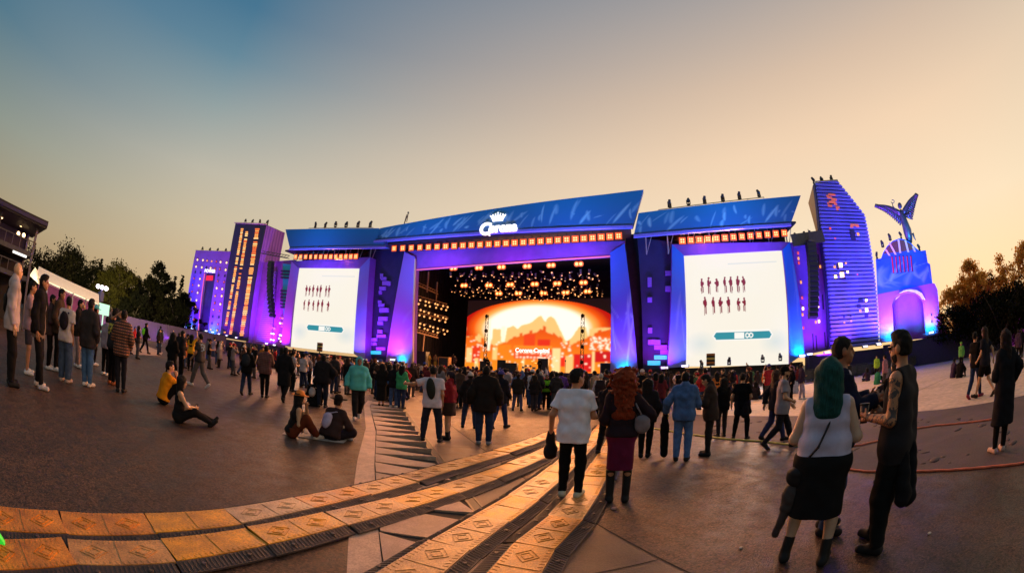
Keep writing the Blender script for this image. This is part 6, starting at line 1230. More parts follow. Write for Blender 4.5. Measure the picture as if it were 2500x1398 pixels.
    if hair:
        k, hcol = hair[0], hair[1]; h = f.h; M = f.RH; t = max(.010, vox * .5); V = lambda x, y, z: M @ np.array([x, y, z])
        nrm = V(0, .80, -.60); fc = (h(0, .062, .048), nrm)
        if k in ('short', 'buzz', 'top'):
            t = {'short': .011, 'buzz': .006, 'top': .009}[k]; t = max(t, vox * .45); L = [('ell', h(0, -.014, .026), (.076 + t, .096 + t, .093 + t), M), ('ell', h(0, -.045, -.03), (.058 + t, .05 + t, .05 + t), M)]
            if k == 'top': L.append(('ell', h(0, .02, .10), (.065, .075, .035), M))
            geo = grow(L, min(vox, .014), .03, [fc, (h(0, 0, -.062), V(0, 0, -1))], amp=.006 if k != 'buzz' else .002, freq=75)
        elif k in ('long', 'bob', 'wavy', 'curly'):
            ln = {'bob': .24, 'long': .42, 'wavy': .40, 'curly': .36}[k] * (hair[2] if len(hair) > 2 else 1); bk = {'curly': .045, 'wavy': .035, 'bob': .034}.get(k, .022); am = {'curly': .026, 'wavy': .014}.get(k, .007)
            L = [('ell', h(0, -.018, .03), (.076 + bk, .094 + bk, .092 + bk), M)]
            end = lambda x: h(0, 0, 0) + V(x, -.075, 0) * 1.0 + np.array([0, 0, -ln])
            for x in (-.062, -.03, 0, .03, .062): L.append(('cap', h(x, -.055, .03), end(x * (1.25 if k == 'curly' else 1.1)), .045 + bk * .8, .040 + bk * .7))
            for q in (-1, 1): L.append(('cap', h(q * .072, -.01, .03), h(0, 0, 0) + V(q * .085, -.01, 0) + np.array([0, 0, -ln * .62]), .028 + bk * .7, .022 + bk * .6))
            if k == 'curly':
                rc = np.random.RandomState(4)
                for _ in range(230):
                    zz = rc.rand(); a = rc.uniform(.55, 2 * pi - .55); rr = .125 + .035 * math.sin(pi * zz); c_ = h(math.sin(a) * rr, math.cos(a) * rr * .95 - .02, 0) + np.array([0, 0, .12 - zz * (ln + .08)]) if zz > .12 else h(*(np.array([math.sin(a), math.cos(a) * .9, 1.0]) * .105 * rc.uniform(.8, 1.15)))
                    q_ = c_ + rc.normal(0, .022, 3); L.append(('cap', q_, q_ + rc.normal(0, .026, 3), rc.uniform(.012, .026), rc.uniform(.008, .016), .012))
                am = .006
            if k != 'curly' and detail:
                rc = np.random.RandomState(9)
                for _ in range(120):
                    a = rc.uniform(.75, 2 * pi - .75); r1 = rc.uniform(.96, 1.07); q0 = h(math.sin(a) * (.088 + bk * .4) * r1, math.cos(a) * (.098 + bk * .4) * r1 - .02, .05); q1 = np.array([*(q0[:2] + (M @ np.array([math.sin(a), math.cos(a) * .5, 0]))[:2] * rc.uniform(.0, .035)), f.hc[2] - ln * rc.uniform(.75, 1.12)]); L.append(('cap', q0, q1, rc.uniform(.007, .014), rc.uniform(.004, .008), .008))
            geo = grow(L, min(vox, .011 if k == 'curly' else .009), .03, [], sub=[('ell', h(0, .085, -.025), (.062, .062, .10), M)], amp=am, freq=62 if k == 'curly' else 48)
        elif k in ('bun', 'pony'):
            L = [('ell', h(0, -.014, .026), (.088, .108, .105), M)]; L += [('ell', h(0, -.09, .10), (.05, .05, .05))] if k == 'bun' else [('cap', h(0, -.11, .05), h(0, -.15, -.20), .035, .022)]
            geo = grow(L, min(vox, .014), .03, [fc] if k == 'bun' else [], sub=[('ell', h(0, .085, -.02), (.064, .07, .085), M), ('ell', h(0, .02, -.10), (.08, .09, .06), M)], amp=.005, freq=70)
        put('hair', geo, M_HAIR, hcol)
    if beard: put('beard', grow([('ell', f.h(0, .030, -.046), (.0605, .0655, .0735), f.RH)], min(vox, .012), .02, [(f.h(0, 0, -.028), f.RH @ np.array([0, .35, 1.]) / 1.06), (f.h(0, .005, 0), f.RH @ np.array([0, -1., 0]))], sub=[('ell', f.h(0, .102, -.054), (.022, .02, .010), f.RH)], amp=.003, freq=90), M_HAIR, beard)
    if hat:
        k, hc_ = hat[0], hat[1]; h = f.h; M = f.RH; t = vox * .4
        if k == 'cap': 
            g = [grow([('ell', h(0, -.012, .035), (.088 + t, .106 + t, .100 + t), M)], min(vox, .014), .02, [(h(0, 0, .018), M @ np.array([0, 0, -1.]))]), grow([('ell', h(0, .125, .028), (.072, .075, .012), M)], min(vox, .012), .02)]
            put('cap', g, M_CLOTH, hc_)
        elif k == 'beanie': put('beanie', grow([('ell', h(0, -.014, .035), (.090, .108, .112), M)], min(vox, .014), .02, [(h(0, 0, .02), M @ np.array([0, .15, -1.]) / 1.011)]), M_CLOTH, hc_)
        elif k == 'hood': put('hood', grow([('ell', h(0, -.025, .02), (.108, .125, .125), M), ('cap', h(0, -.04, -.08), f.N, .10, .09)], min(vox, .014), .03, [], sub=[('ell', h(0, .09, -.01), (.068, .09, .095), M)]), M_CLOTH, hc_)
        elif k == 'brim':
            wv = hat[2] if len(hat) > 2 else .17; g = [grow([('ell', h(0, -.005, .10), (.082, .098, .065), M), ('cap', h(0, -.01, .06), h(0, -.01, .10), .085, .085)], min(vox, .013), .02, [(h(0, 0, .062), M @ np.array([0, 0, -1.]))], sub=[('ell', h(0, 0, .175), (.022, .08, .022), M)])]
            rim = np.array([[math.cos(a), math.sin(a)] for a in np.linspace(0, 2 * pi, 29)[:-1]]); P, Q = [], []
            for r_, z in ((.07, .058), (wv * .75, .055), (wv, .062), (wv, .072), (wv * .75, .066), (.07, .07)):
                for x, y in rim: P.append(h(x * r_, y * r_ * 1.12 - .005, z + .18 * max(0, abs(x) * r_ - .07)))
            for j in range(6):
                for i in range(28): Q.append((j * 28 + i, j * 28 + (i + 1) % 28, (j + 1) % 6 * 28 + (i + 1) % 28, (j + 1) % 6 * 28 + i))
            put('hat', g + [(np.array(P), np.array(Q))], M_STRAW if len(hat) > 3 else M_CLOTH, hc_)
    def W(p):
        c, s_ = math.cos(rz), math.sin(rz); p = A3(p) * scale; return Vector((p[0] * c - p[1] * s_ + loc[0], p[0] * s_ + p[1] * c + loc[1], p[2] + loc[2]))
    return root, W
# ================================================================ the people one can tell apart
BLK, CHAR, DKBR, NAVY = (.0060, .0050, .0052), (.016, .013, .013), (.030, .020, .016), (.010, .012, .028)
WHT, OFFW, GRYT = (.72, .68, .70), (.55, .50, .48), (.26, .23, .24)
JEAN, JEANL, DJEAN = (.035, .075, .17), (.07, .17, .36), (.018, .030, .070)
HB, HBR = (.010, .008, .007), (.030, .016, .010)
PEOPLE = {}
def PP(key, feet, head, phi, label, fig=None, cap=2.02, D=None, z=None, vox=None, detail=None, sc=None, **k):
    f = Fig(**(fig or {}))
    if D is None: p = ground(*feet)
    else: q = at_dist((feet[0] + head[0]) / 2 - (12 if feet[1] > 1300 else 0), (feet[1] + head[1]) / 2, D); p = Vector((q.x, q.y, 0))
    if z is not None: p.z = z
    d = math.hypot(p.x, p.y); az = math.atan2(p.x, p.y)
    s = sc if sc else min(cap, at_dist(head[0], head[1], d).z - p.z) / (f.top + (.0 if not k.get('hat') else .02))
    rz = -(az + R(phi)); det = d < 6.5 if detail is None else detail
    v = vox or max(.0080, min(.026, .0019 * d))
    o, W = person(f, v / 1.0, p, rz, s, label, detail=det, **k); PEOPLE[key] = (o, W, f, rz, s, d); return o
def gear_mb(key): o, W, f, rz, s, d = PEOPLE[key]; return MB(), W, f, s
def finish_gear(b, name, m, label, cat, W, base, color=None, smooth=True, group=None):
    o = b.build(name, m, smooth=smooth, origin=W(base), color=color); return tag(o, label, cat, group)
def backpack(key, label, col, big=1.0):
    b, W, f, s = gear_mb(key); c = lambda x, y, z: f.sp(x, y, z)
    geo = grow([('ell', c(0, -.19, .30), (.15 * big, .085, .20 * big), f.R), ('ell', c(0, -.235, .24), (.11 * big, .06, .11 * big), f.R), ('cap', c(-.085, -.13, .47), c(-.085, .09, .44), .018, .018), ('cap', c(.085, -.13, .47), c(.085, .09, .44), .018, .018), ('cap', c(-.085, .10, .44), c(-.12, .05, .18), .018, .015), ('cap', c(.085, .10, .44), c(.12, .05, .18), .018, .015)], .013, .02, amp=.003)
    base = f.sp(0, -.2, .1); P = np.array([tuple(W(p) - W(base)) for p in geo[0]]); o = mesh_obj('backpack', (P, geo[1]), M_CLOTH, None, col); o.location = W(base); tag(o, label, 'backpack')
def strap_bag(key, label, col, p_sh, p_bag, size, pt=(0, .14, .25), name='shoulder_bag', m=None):
    b, W, f, s = gear_mb(key); A, B = f.sp(*p_sh), f.sp(*p_bag); mid = f.sp(*pt)
    geo = [grow([('ell', B, size, f.R), ('ell', B + f.R @ np.array([0, 0, size[2] * .45]), (size[0] * .95, size[1] * 1.1, size[2] * .5), f.R)], .011, .02, amp=.003), grow([('cap', A, mid, .011, .011), ('cap', mid, B + np.array([0, 0, size[2] * .8]), .011, .011)], .008, .01)]
    P = [(np.array([tuple(W(p) - W(B)) for p in g[0]]), g[1]) for g in geo]; o = mesh_obj(name, P, m or M_LEATH, None, col); o.location = W(B); tag(o, label, 'bag')
def held(key, i, kind, label, col=BLK):
    b, W, f, s = gear_mb(key); 
    if not hasattr(f, 'palm') or i not in f.palm: f.hand(i)
    p, d, pn, sd = f.palm[i]; up = np.array([0, 0, 1.])
    if kind == 'phone':
        n = pn; x = np.cross(sd, n); q = p + sd * .01; M3 = Matrix(((sd[0], n[0], x[0]), (sd[1], n[1], x[1]), (sd[2], n[2], x[2]))); b.box(Vector(q), (.145, .010, .072), M3); b.v = [W(v) for v in b.v]; finish_gear(b, 'phone', M_FIX, label, 'phone', W, q, smooth=False)
    elif kind == 'cup':
        q = p; b.tube([W(q - up * .06), W(q + up * .085)], [.034 * s, .044 * s], 14); b.tube([W(q + up * .082), W(q + up * .092)], [.047 * s, .047 * s], 14); finish_gear(b, 'cup', mat('cup_' + str(round(col[0], 2)), col, .5), label, 'cup', W, q - up * .06)
    elif kind == 'can':
        b.tube([W(p - up * .06), W(p + up * .06)], .032 * s, 14); finish_gear(b, 'can', mat('can_yellow', (.75, .45, .04), .35, .6), label, 'can', W, p - up * .06)
def hung_jacket(key, i, label, col, ln=.62):
    b, W, f, s = gear_mb(key); p = f.wri[i]; q = f.wri[i] + f.hd[i] * .08
    geo = grow([('cap', q + np.array([0, 0, .03]), q + np.array([.0, .02, -.25]), .05, .085), ('cap', q + np.array([0, .02, -.22]), q + np.array([.02, .03, -ln]), .09, .075), ('cap', q + np.array([0, .05, -.1]), q + np.array([-.03, .09, -ln * .85]), .05, .05)], .012, .03, amp=.009, freq=34)
    P = np.array([tuple(W(x) - W(q)) for x in geo[0]]); o = mesh_obj('carried_jacket', (P, geo[1]), M_CLOTH, None, col); o.location = W(q); tag(o, label, 'jacket')
def tee(c, **k): return dict(c=c, sleeve='short', **{**dict(hem=-.11, loose=.012, t=.014), **k})
def jkt(c, **k): return dict(c=c, sleeve='long', name='jacket', **{**dict(hem=-.14, loose=.018, t=.022, collar=1, amp=.006), **k})
def jeans(c, **k): return dict(c=c, mat=M_DENIM, **{**dict(t=.012, loose=.004), **k})
def trs(c, **k): return dict(c=c, **{**dict(t=.010), **k})
SW, SBK = dict(c=(.66, .62, .60)), dict(c=(.016, .014, .014))
# -- the pair standing on the cable ramps
PP('tee_man', (1392, 1222), (1408, 901), 12, 'man in a plain white T-shirt and black trousers standing on the cable ramps', dict(legs='stand', armL='hang_out', armR='hold', hyaw=-42, w=1.02), z=.075, D=4.95, skin=1, top=tee((.74, .72, .80), hem=-.16, loose=.022), bottom=trs(BLK), shoes=dict(c=(.48, .46, .34)), hair=('top', HB))
b, W, f, s = gear_mb('tee_man'); hung_jacket('tee_man', 0, 'dark garment hanging from the hand of the white-shirted man', CHAR, .20)
PP('curly_woman', (1506, 1222), (1530, 905), -6, 'woman with big curly auburn hair, wine skirt and knee boots beside the cable ramps', dict(legs='stand', armL='hold_low', armR='hip', fem=True, w=.95), D=5.0, skin=1, top=jkt((.022, .012, .016), hem=-.03, loose=.006, t=.022), bottom=dict(kind='skirt', c=(.115, .010, .040), len=.47, flare=-.010, t=.008), shoes=dict(c=(.012, .010, .010), boot=.36, mat=M_LEATH), hair=('curly', (.20, .032, .010), 1.2))
strap_bag('curly_woman', 'small grey handbag at the hip of the curly-haired woman', (.20, .17, .19), (.10, -.02, .50), (.24, -.10, .13), (.10, .055, .12), (.17, -.13, .34))
# -- the trio talking
PP('green_hair', (2010, 1398), (2030, 876), 2, 'stout woman with green-dyed bob, white tank top and black skirt', dict(legs='apart', armL='hold_low', armR='hold_low', fem=True, w=1.30, belly=.045, armx={'hold_low': ((-.05, .21, -.33), (.9, -.7, -.4))}), D=3.32, sc=.985, vox=.0075, detail=True, skin=(.50, .32, .22), top=dict(c=(.52, .46, .58), sleeve='none', hem=.045, t=.010, loose=.004, name='tank_top', amp=.004), bottom=dict(kind='skirt', c=(.010, .009, .009), len=.44, flare=.015, t=.026), shoes=dict(c=(.012, .011, .011), boot=.16, mat=M_LEATH), hair=('bob', (.008, .060, .052), 1.12))
strap_bag('green_hair', 'black cross-body bag at the hip of the green-haired woman', (.016, .014, .015), (.10, -.03, .50), (-.21, -.08, -.10), (.10, .06, .085), (-.05, -.185, .16))
b, W, f, s = gear_mb('green_hair'); q = f.sp(-.24, -.06, -.27)
geo = [grow([('ell', q, (.085, .065, .12)), ('ell', q + np.array([-.02, 0, -.10]), (.07, .055, .06))], .009, .02, amp=.004, freq=60), grow([('cap', q + np.array([-.03, 0, -.13]), q + np.array([-.08, .02, -.36]), .045, .035), ('cap', q + np.array([0, 0, .1]), f.sp(-.2, -.02, .05), .02, .02)], .010, .02, amp=.005, freq=40)]
P = [(np.array([tuple(W(x) - W(q)) for x in g[0]]), g[1]) for g in geo]; o = mesh_obj('quilted_pouch', P, M_LEATH, None, (.050, .038, .036)); o.location = W(q); tag(o, 'quilted pouch with dark tail clipped beside the black skirt', 'pouch')
PP('tall_man', (2072, 1305), (2045, 824), 84, 'man in floral white shirt and dark jacket facing the tattooed man', dict(legs='stand', armL='cup', armR='cup', hyaw=4, w=1.25, belly=.03), D=4.05, detail=True, vox=.008, skin=3, top=dict(c=(.5, .45, .46), mat=pat_mat('floral', 'floral', (.50, .42, .46), (.16, .10, .16), (.34, .24, .30)), sleeve='short', hem=-.10, loose=.01, amp=.003), jacket=dict(jkt(NAVY, t=.030, loose=.012, hem=-.12), collar=0, neck=.50, open=1), bottom=jeans((.022, .045, .11)), shoes=SBK, hair=('short', HB))
held('tall_man', 1, 'phone', 'black phone held out by the man in the floral shirt')
PP('tattoo_man', (2176, 1352), (2232, 803), -72, 'bearded man in black sleeveless shirt and sunglasses with tattooed arm', dict(legs='shift', armL='cup', armR='cup', hyaw=-4, w=1.28, belly=.02, armx={'cup': ((-.03, .26, -.27), (.4, -.8, -1))}), D=3.62, detail=True, vox=.0075, skin=1, top=dict(c=(.020, .018, .020), sleeve='none', hem=-.16, loose=.012, amp=.004), bottom=trs((.008, .008, .008), loose=.014), shoes=dict(c=(.011, .010, .010), boot=.12), hair=('top', HB), beard=HB)
held('tattoo_man', 0, 'cup', 'black cup in the hand of the tattooed man', (.02, .018, .02))
b, W, f, s = gear_mb('tattoo_man')      # sunglasses, tied shirt
for q in (-1, 1): b.ell(Vector(f.h(q * .034, .098, .010)), (.030, .010, .021), 12, 6, Matrix(f.RH.tolist())); b.bar(Vector(f.h(q * .066, .088, .014)), Vector(f.h(q * .080, 0, .012)), .006)
b.bar(Vector(f.h(-.012, .104, .014)), Vector(f.h(.012, .104, .014)), .006); b.v = [W(v) for v in b.v]; finish_gear(b, 'sunglasses', mat('dark_lens', (.008, .008, .010), .12), 'dark sunglasses worn by the tattooed man', 'sunglasses', W, f.h(0, .1, .01))
tat = bpy.data.materials.new('tattooed_skin'); tat.use_nodes = True; nt = tat.node_tree; pb = nt.nodes['Principled BSDF']; pb.inputs['Roughness'].default_value = .5
tc = nt.nodes.new('ShaderNodeTexCoord'); sp_ = nt.nodes.new('ShaderNodeSeparateXYZ'); nt.links.new(tc.outputs['Object'], sp_.inputs[0]); no = nt.nodes.new('ShaderNodeTexNoise'); no.inputs['Scale'].default_value = 15; no.inputs['Detail'].default_value = 4; no.inputs['Distortion'].default_value = 1.5; nt.links.new(tc.outputs['Object'], no.inputs['Vector'])
gt = nt.nodes.new('ShaderNodeMath'); gt.operation = 'GREATER_THAN'; gt.inputs[1].default_value = .52; nt.links.new(no.outputs['Fac'], gt.inputs[0]); lx = nt.nodes.new('ShaderNodeMath'); lx.operation = 'LESS_THAN'; lx.inputs[1].default_value = -.165; nt.links.new(sp_.outputs['X'], lx.inputs[0]); hz = nt.nodes.new('ShaderNodeMath'); hz.operation = 'LESS_THAN'; hz.inputs[1].default_value = 1.40; nt.links.new(sp_.outputs['Z'], hz.inputs[0])
m1 = nt.nodes.new('ShaderNodeMath'); m1.operation = 'MULTIPLY'; nt.links.new(gt.outputs[0], m1.inputs[0]); nt.links.new(lx.outputs[0], m1.inputs[1]); m2 = nt.nodes.new('ShaderNodeMath'); m2.operation = 'MULTIPLY'; nt.links.new(m1.outputs[0], m2.inputs[0]); nt.links.new(hz.outputs[0], m2.inputs[1])
mx = nt.nodes.new('ShaderNodeMixRGB'); mx.inputs[1].default_value = (*SKINS[1], 1); mx.inputs[2].default_value = (.045, .034, .036, 1); nt.links.new(m2.outputs[0], mx.inputs[0]); nt.links.new(mx.outputs[0], pb.inputs['Base Color']); PEOPLE['tattoo_man'][0].data.materials[0] = tat
b, W, f, s = gear_mb('tattoo_man'); geo = grow([('cap', f.sp(-.11, -.10, -.06), f.sp(-.09, -.17, -.42), .045, .08), ('cap', f.sp(.06, -.12, -.05), f.sp(.02, -.20, -.46), .05, .07)], .011, .03, amp=.01, freq=36)
P = np.array([tuple(W(x) - W(f.p0)) for x in geo[0]]); o = mesh_obj('tied_overshirt', (P, geo[1]), M_CLOTH, None, (.011, .010, .011)); o.location = W(f.p0); tag(o, 'black overshirt tied behind the hips of the tattooed man', 'shirt')
PP('hidden_man', (2172, 1092), (2200, 872), -20, 'man in black mostly hidden behind the tattooed man', dict(legs='stand', armL='hold', armR='hang'), D=5.6, skin=2, top=jkt(BLK), bottom=jeans((.05, .06, .16)), shoes=SBK, hair=('short', HB))
# -- people between the cable ramps and the crowd
PP('long_hair', (1572, 1116), (1578, 924), 6, 'woman with long straight black hair and dark jacket behind the curly-haired woman', dict(legs='close', armL='pocket', armR='pocket', fem=True), skin=1, top=jkt(CHAR, loose=.03), bottom=trs(BLK), shoes=dict(c=BLK, boot=.14), hair=('long', HB))
strap_bag('long_hair', 'soft dark bag hanging beside the long-haired woman', (.030, .022, .028), (-.12, 0, .5), (-.26, .02, -.12), (.10, .08, .15), (-.2, .02, .2), 'tote_bag', M_CLOTH)
PP('denim_man', (1662, 1124), (1680, 907), 4, 'man in a blue denim jacket and jeans holding a dark coat', dict(legs='stand', armL='point_out', armR='hold', w=1.06, armx={'point_out': ((.20, .10, -.44), (.5, -1, 0))}), skin=3, top=dict(jkt((.065, .125, .27), loose=.024, hem=-.13), mat=M_DENIM), bottom=jeans((.080, .16, .34)), shoes=SBK, hair=('short', HB))
hung_jacket('denim_man', 0, 'black coat dangling from the hand of the man in denim', BLK, .78)
held('denim_man', 0, 'can', 'yellow can in the hand of the man in denim')
PP('phone_man', (1728, 1111), (1722, 914), -80, 'man in dark brown jacket looking down at his phone', dict(legs='close', armL='phone', armR='phone', hpitch=28, lean=4), skin=0, top=jkt((.040, .026, .021), loose=.03, hem=-.18), bottom=trs((.022, .018, .018)), shoes=SBK, hair=('top', HB))
held('phone_man', 0, 'phone', 'phone in the hands of the man in the brown jacket')
PP('behind_phone', (1760, 1066), (1757, 922), -30, 'person in dark clothes close behind the man looking at his phone', dict(legs='stand', armL='hold', armR='hold', fem=True), skin=1, top=jkt(BLK), bottom=trs((.030, .024, .026)), shoes=SBK, hair=('long', HB))
PP('black_tee', (1806, 1072), (1818, 910), 14, 'man in a black T-shirt with a jacket tied at the waist', dict(legs='apart', armL='hang_out', armR='hold_low'), skin=0, top=tee(BLK, loose=.02), bottom=trs(BLK), shoes=SBK, hair=('short', HB))
b, W, f, s = gear_mb('black_tee'); geo = grow([('cap', f.sp(-.10, -.06, .02), f.sp(-.09, -.10, -.22), .09, .10), ('cap', f.sp(.10, -.06, .02), f.sp(.12, -.10, -.24), .09, .11), ('cap', f.sp(.19, .0, -.02), f.sp(.22, .02, -.20), .05, .06)], .016, .04, amp=.008)
P = np.array([tuple(W(x) - W(f.p0)) for x in geo[0]]); o = mesh_obj('tied_jacket', (P, geo[1]), M_CLOTH, None, (.012, .010, .012)); o.location = W(f.p0); tag(o, 'black jacket tied round the waist of the man in black T-shirt', 'jacket')
PP('grey_tee', (1902, 1094), (1912, 892), 82, 'man in a loose grey T-shirt and black cap striding along the yellow cable', dict(legs='walk', armL='swing_f', armR='hold_low', lean=2), skin=0, top=tee((.27, .23, .25), loose=.035, hem=-.16), bottom=trs((.016, .014, .018)), shoes=SBK, hair=('short', HB), hat=('cap', BLK), beard=HB)
PP('walk_woman', (1886, 1076), (1894, 904), 70, 'woman with long hair and blue trousers walking behind the man in grey', dict(legs='walk2', armL='swing_b', armR='swing_f', fem=True), skin=1, top=jkt((.020, .015, .020)), bottom=jeans((.03, .035, .10)), shoes=SBK, hair=('long', (.05, .02, .012)))
PP('shirt_up', (1868, 968), (1870, 897), 60, 'man in pale shirt with arms raised near the edge of the crowd', dict(legs='stand', armL='up', armR='camera'), skin=0, top=tee((.50, .42, .36)), bottom=trs(BLK), shoes=SBK, hair=('short', HB))
PP('neon_vest', (1888, 965), (1890, 903), 150, 'person in a yellow-green vest behind the woman with long hair', dict(legs='stand', armL='hold', armR='hold'), skin=0, top=dict(tee((.50, .72, .10), loose=.02), sleeve='none'), bottom=trs(BLK), shoes=SBK, hair=('short', HB))
PP('light_jeans', (1955, 975), (1962, 886), 70, 'person in dark top and pale jeans standing past the man in grey', dict(legs='shift', armL='hold', armR='hang', fem=True), skin=0, top=jkt((.030, .02, .05)), bottom=jeans((.34, .30, .38)), shoes=SW, hair=('short', HB))
PP('far_right_a', (2378, 972), (2372, 812), 35, 'person in black top and dark blue trousers next to the woman in shorts', dict(legs='walk2', armL='hang', armR='hold', fem=True), skin=0, top=dict(tee(BLK)), bottom=jeans((.016, .030, .080)), shoes=dict(c=(.25, .03, .06)), hair=('short', HB))
PP('far_right_b', (2402, 970), (2396, 800), -60, 'woman in black shirt and black shorts striding over the pale road', dict(legs='walk', armL='swing_f', armR='swing_b', fem=True), skin=0, top=tee((.014, .014, .02), hem=-.14, loose=.03), bottom=dict(kind='shorts', c=BLK, loose=.03), shoes=SBK, hair=('long', HBR))
PP('coat_woman', (2436, 1103), (2452, 806), -35, 'woman in a long black coat standing alone by the dirt', dict(legs='stand', armL='hold', armR='hip', fem=True, hyaw=-18), skin=0, top=jkt((.011, .010, .012), hem=-.52, flare=.02, loose=.03), bottom=trs(BLK), shoes=dict(c=(.52, .36, .30)), hair=('long', (.022, .012, .010)))
# -- centre: walking towards the stage
PP('sling_man', (1052, 1077), (1058, 893), 4, 'man in white T-shirt with a black sling bag and arm stuck out', dict(legs='apart', armL='point_out', armR='hang', w=1.06), skin=1, top=tee((.56, .48, .54), loose=.025, hem=-.13), bottom=jeans((.016, .018, .032)), shoes=SBK, hair=('short', HB))
b, W, f, s = gear_mb('sling_man'); geo = grow([('ell', f.sp(-.03, -.17, .30), (.10, .06, .24), f.R @ rotm('Y', -.12)), ('cap', f.sp(-.08, -.13, .50), f.sp(-.02, .12, .40), .018, .018)], .013, .02); P = np.array([tuple(W(x) - W(f.sp(0, -.17, .1))) for x in geo[0]]); o = mesh_obj('sling_bag', (P, geo[1]), M_LEATH, None, (.012, .015, .012)); o.location = W(f.sp(0, -.17, .1)); tag(o, 'flat black sling bag on the back of the white-shirted pointing man', 'bag')
PP('red_woman', (1094, 1073), (1110, 906), -70, 'woman in red jacket, dark skirt and ankle boots facing the sling bag man', dict(legs='close', armL='hold', armR='hang', fem=True), skin=0, top=jkt((.20, .012, .018), hem=.02), bottom=dict(kind='skirt', c=(.045, .025, .018), len=.30, t=.018), shoes=dict(c=BLK, boot=.14), hair=('pony', (.016, .012, .022)))
strap_bag('red_woman', 'small white bag on the hip of the woman in the red jacket', (.62, .55, .60), (.08, 0, .48), (.19, -.06, -.10), (.07, .05, .11), (.17, -.1, .2))
PP('white_cap', (1144, 1044), (1140, 907), 10, 'man in a pale cap and black hoodie walking with wide steps', dict(legs='apart', armL='pocket', armR='pocket'), skin=1, top=jkt((.018, .013, .013), hood=1), bottom=jeans(DJEAN), shoes=SBK, hair=('short', HB), hat=('cap', (.48, .40, .36)))
PP('big_jacket', (1180, 1084), (1192, 893), 3, 'broad man in an oversized black jacket, jeans and sneakers', dict(legs='stand', armL='hang_out', armR='hang_out', w=1.18), skin=1, top=jkt((.016, .012, .011), loose=.05, hem=-.20), bottom=jeans(DJEAN), shoes=dict(c=(.25, .22, .22)), hair=('short', HB))
PP('blue_cap', (1218, 1045), (1220, 903), 30, 'person in a blue-violet cap close beside the broad man in black', dict(legs='walk2', armL='hang', armR='swing_f'), skin=1, top=jkt((.014, .012, .018)), bottom=jeans((.03, .04, .12)), shoes=SBK, hair=('short', HB), hat=('cap', (.06, .05, .22)))
PP('mid_a', (1262, 1002), (1268, 912), 8, 'man in a dark jacket and violet-grey jeans with legs apart in the gap', dict(legs='apart', armL='hold', armR='hold'), skin=1, top=jkt((.024, .017, .014)), bottom=jeans((.08, .07, .14)), shoes=SBK, hair=('short', HB))
PP('mid_b', (1303, 1003), (1300, 915), 12, 'woman in dark clothes with legs together in the gap', dict(legs='close', armL='hold', armR='hold', fem=True), skin=1, top=jkt((.020, .014, .014)), bottom=trs((.05, .035, .04)), shoes=SBK, hair=('long', HBR))
PP('hivis_mid', (1332, 998), (1337, 914), 170, 'steward in a bright green vest amid the crowd near the orange wall', dict(legs='stand', armL='cross', armR='cross'), skin=1, top=jkt(BLK), jacket=dict(c=(.20, .60, .03), sleeve='none', name='vest', t=.035, loose=.02, hem=-.06), bottom=trs(BLK), shoes=SBK, hair=('short', HB))
PP('grey_hair', (1463, 1022), (1464, 911), 6, 'grey-haired person with back turned, in a dark waistcoat over pale sleeves', dict(legs='stand', armL='hold', armR='hold'), skin=2, top=dict(tee((.45, .40, .42), loose=.02), sleeve='long'), jacket=dict(c=(.030, .018, .02), sleeve='none', name='waistcoat', t=.03, loose=.015, hem=-.06), bottom=trs(BLK), shoes=SBK, hair=('short', (.42, .38, .34)))
PP('dark_by_curly', (1479, 1108), (1488, 926), 20, 'person in dark hooded top half hidden by the curly-haired woman', dict(legs='walk2', armL='hold', armR='hold'), skin=1, top=jkt((.018, .012, .014), hood=1), bottom=trs(BLK), shoes=SBK, hair=('short', HB))
# -- left of the drain
PP('teal_man', (872, 1022), (882, 870), 176, 'man in a teal hooded jacket walking away from the stage', dict(legs='walk2', armL='hang_out', armR='hang_out', w=1.08), skin=3, top=jkt((.09, .42, .38), loose=.04, hem=-.10), bottom=trs((.016, .012, .011), loose=.012), shoes=dict(c=(.55, .42, .34)), hat=('hood', (.085, .36, .38)))
PP('stout_man', (786, 994), (800, 867), 8, 'stout man in a black jacket with hands in front', dict(legs='stand', armL='hold', armR='hip', w=1.25, belly=.04), skin=1, top=jkt((.014, .011, .013), loose=.05), bottom=jeans((.012, .014, .026)), shoes=SBK, hair=('short', HB))
PP('pack_woman', (600, 964), (607, 847), 20, 'person in dark jeans with a large dark backpack leaning forward', dict(legs='walk2', armL='swing_f', armR='hold', lean=8), skin=1, top=jkt(BLK), bottom=jeans((.012, .020, .050)), shoes=SBK, hair=('short', HB)); backpack('pack_woman', 'large dark backpack with grey markings on the leaning person', (.020, .022, .028), 1.15)
PP('plaid_woman', (645, 970), (655, 844), 10, 'person in a rust-red plaid overshirt beside the one in a long black coat', dict(legs='close', armL='hang', armR='hold', w=1.1), skin=1, top=dict(jkt((.1, .03, .03), loose=.035, hem=-.14), mat=pat_mat('rust_plaid', 'plaid', (.095, .032, .028), (.15, .055, .045), (.05, .02, .02), 1.6)), bottom=trs(BLK), shoes=SBK, hair=('short', HB))
PP('long_coat', (692, 980), (692, 847), 16, 'person in a long black coat walking toward the farther screen', dict(legs='walk', armL='pocket', armR='pocket'), skin=1, top=jkt((.010, .009, .011), hem=-.40, flare=.01, loose=.025), bottom=trs(BLK), shoes=SBK, hair=('short', HB))
PP('white_top', (712, 955), (713, 856), 60, 'woman in a pale T-shirt standing next to the long black coat', dict(legs='stand', armL='hold', armR='hold', fem=True), skin=0, top=tee((.42, .34, .34)), bottom=trs(BLK), shoes=SBK, hair=('bun', HB))
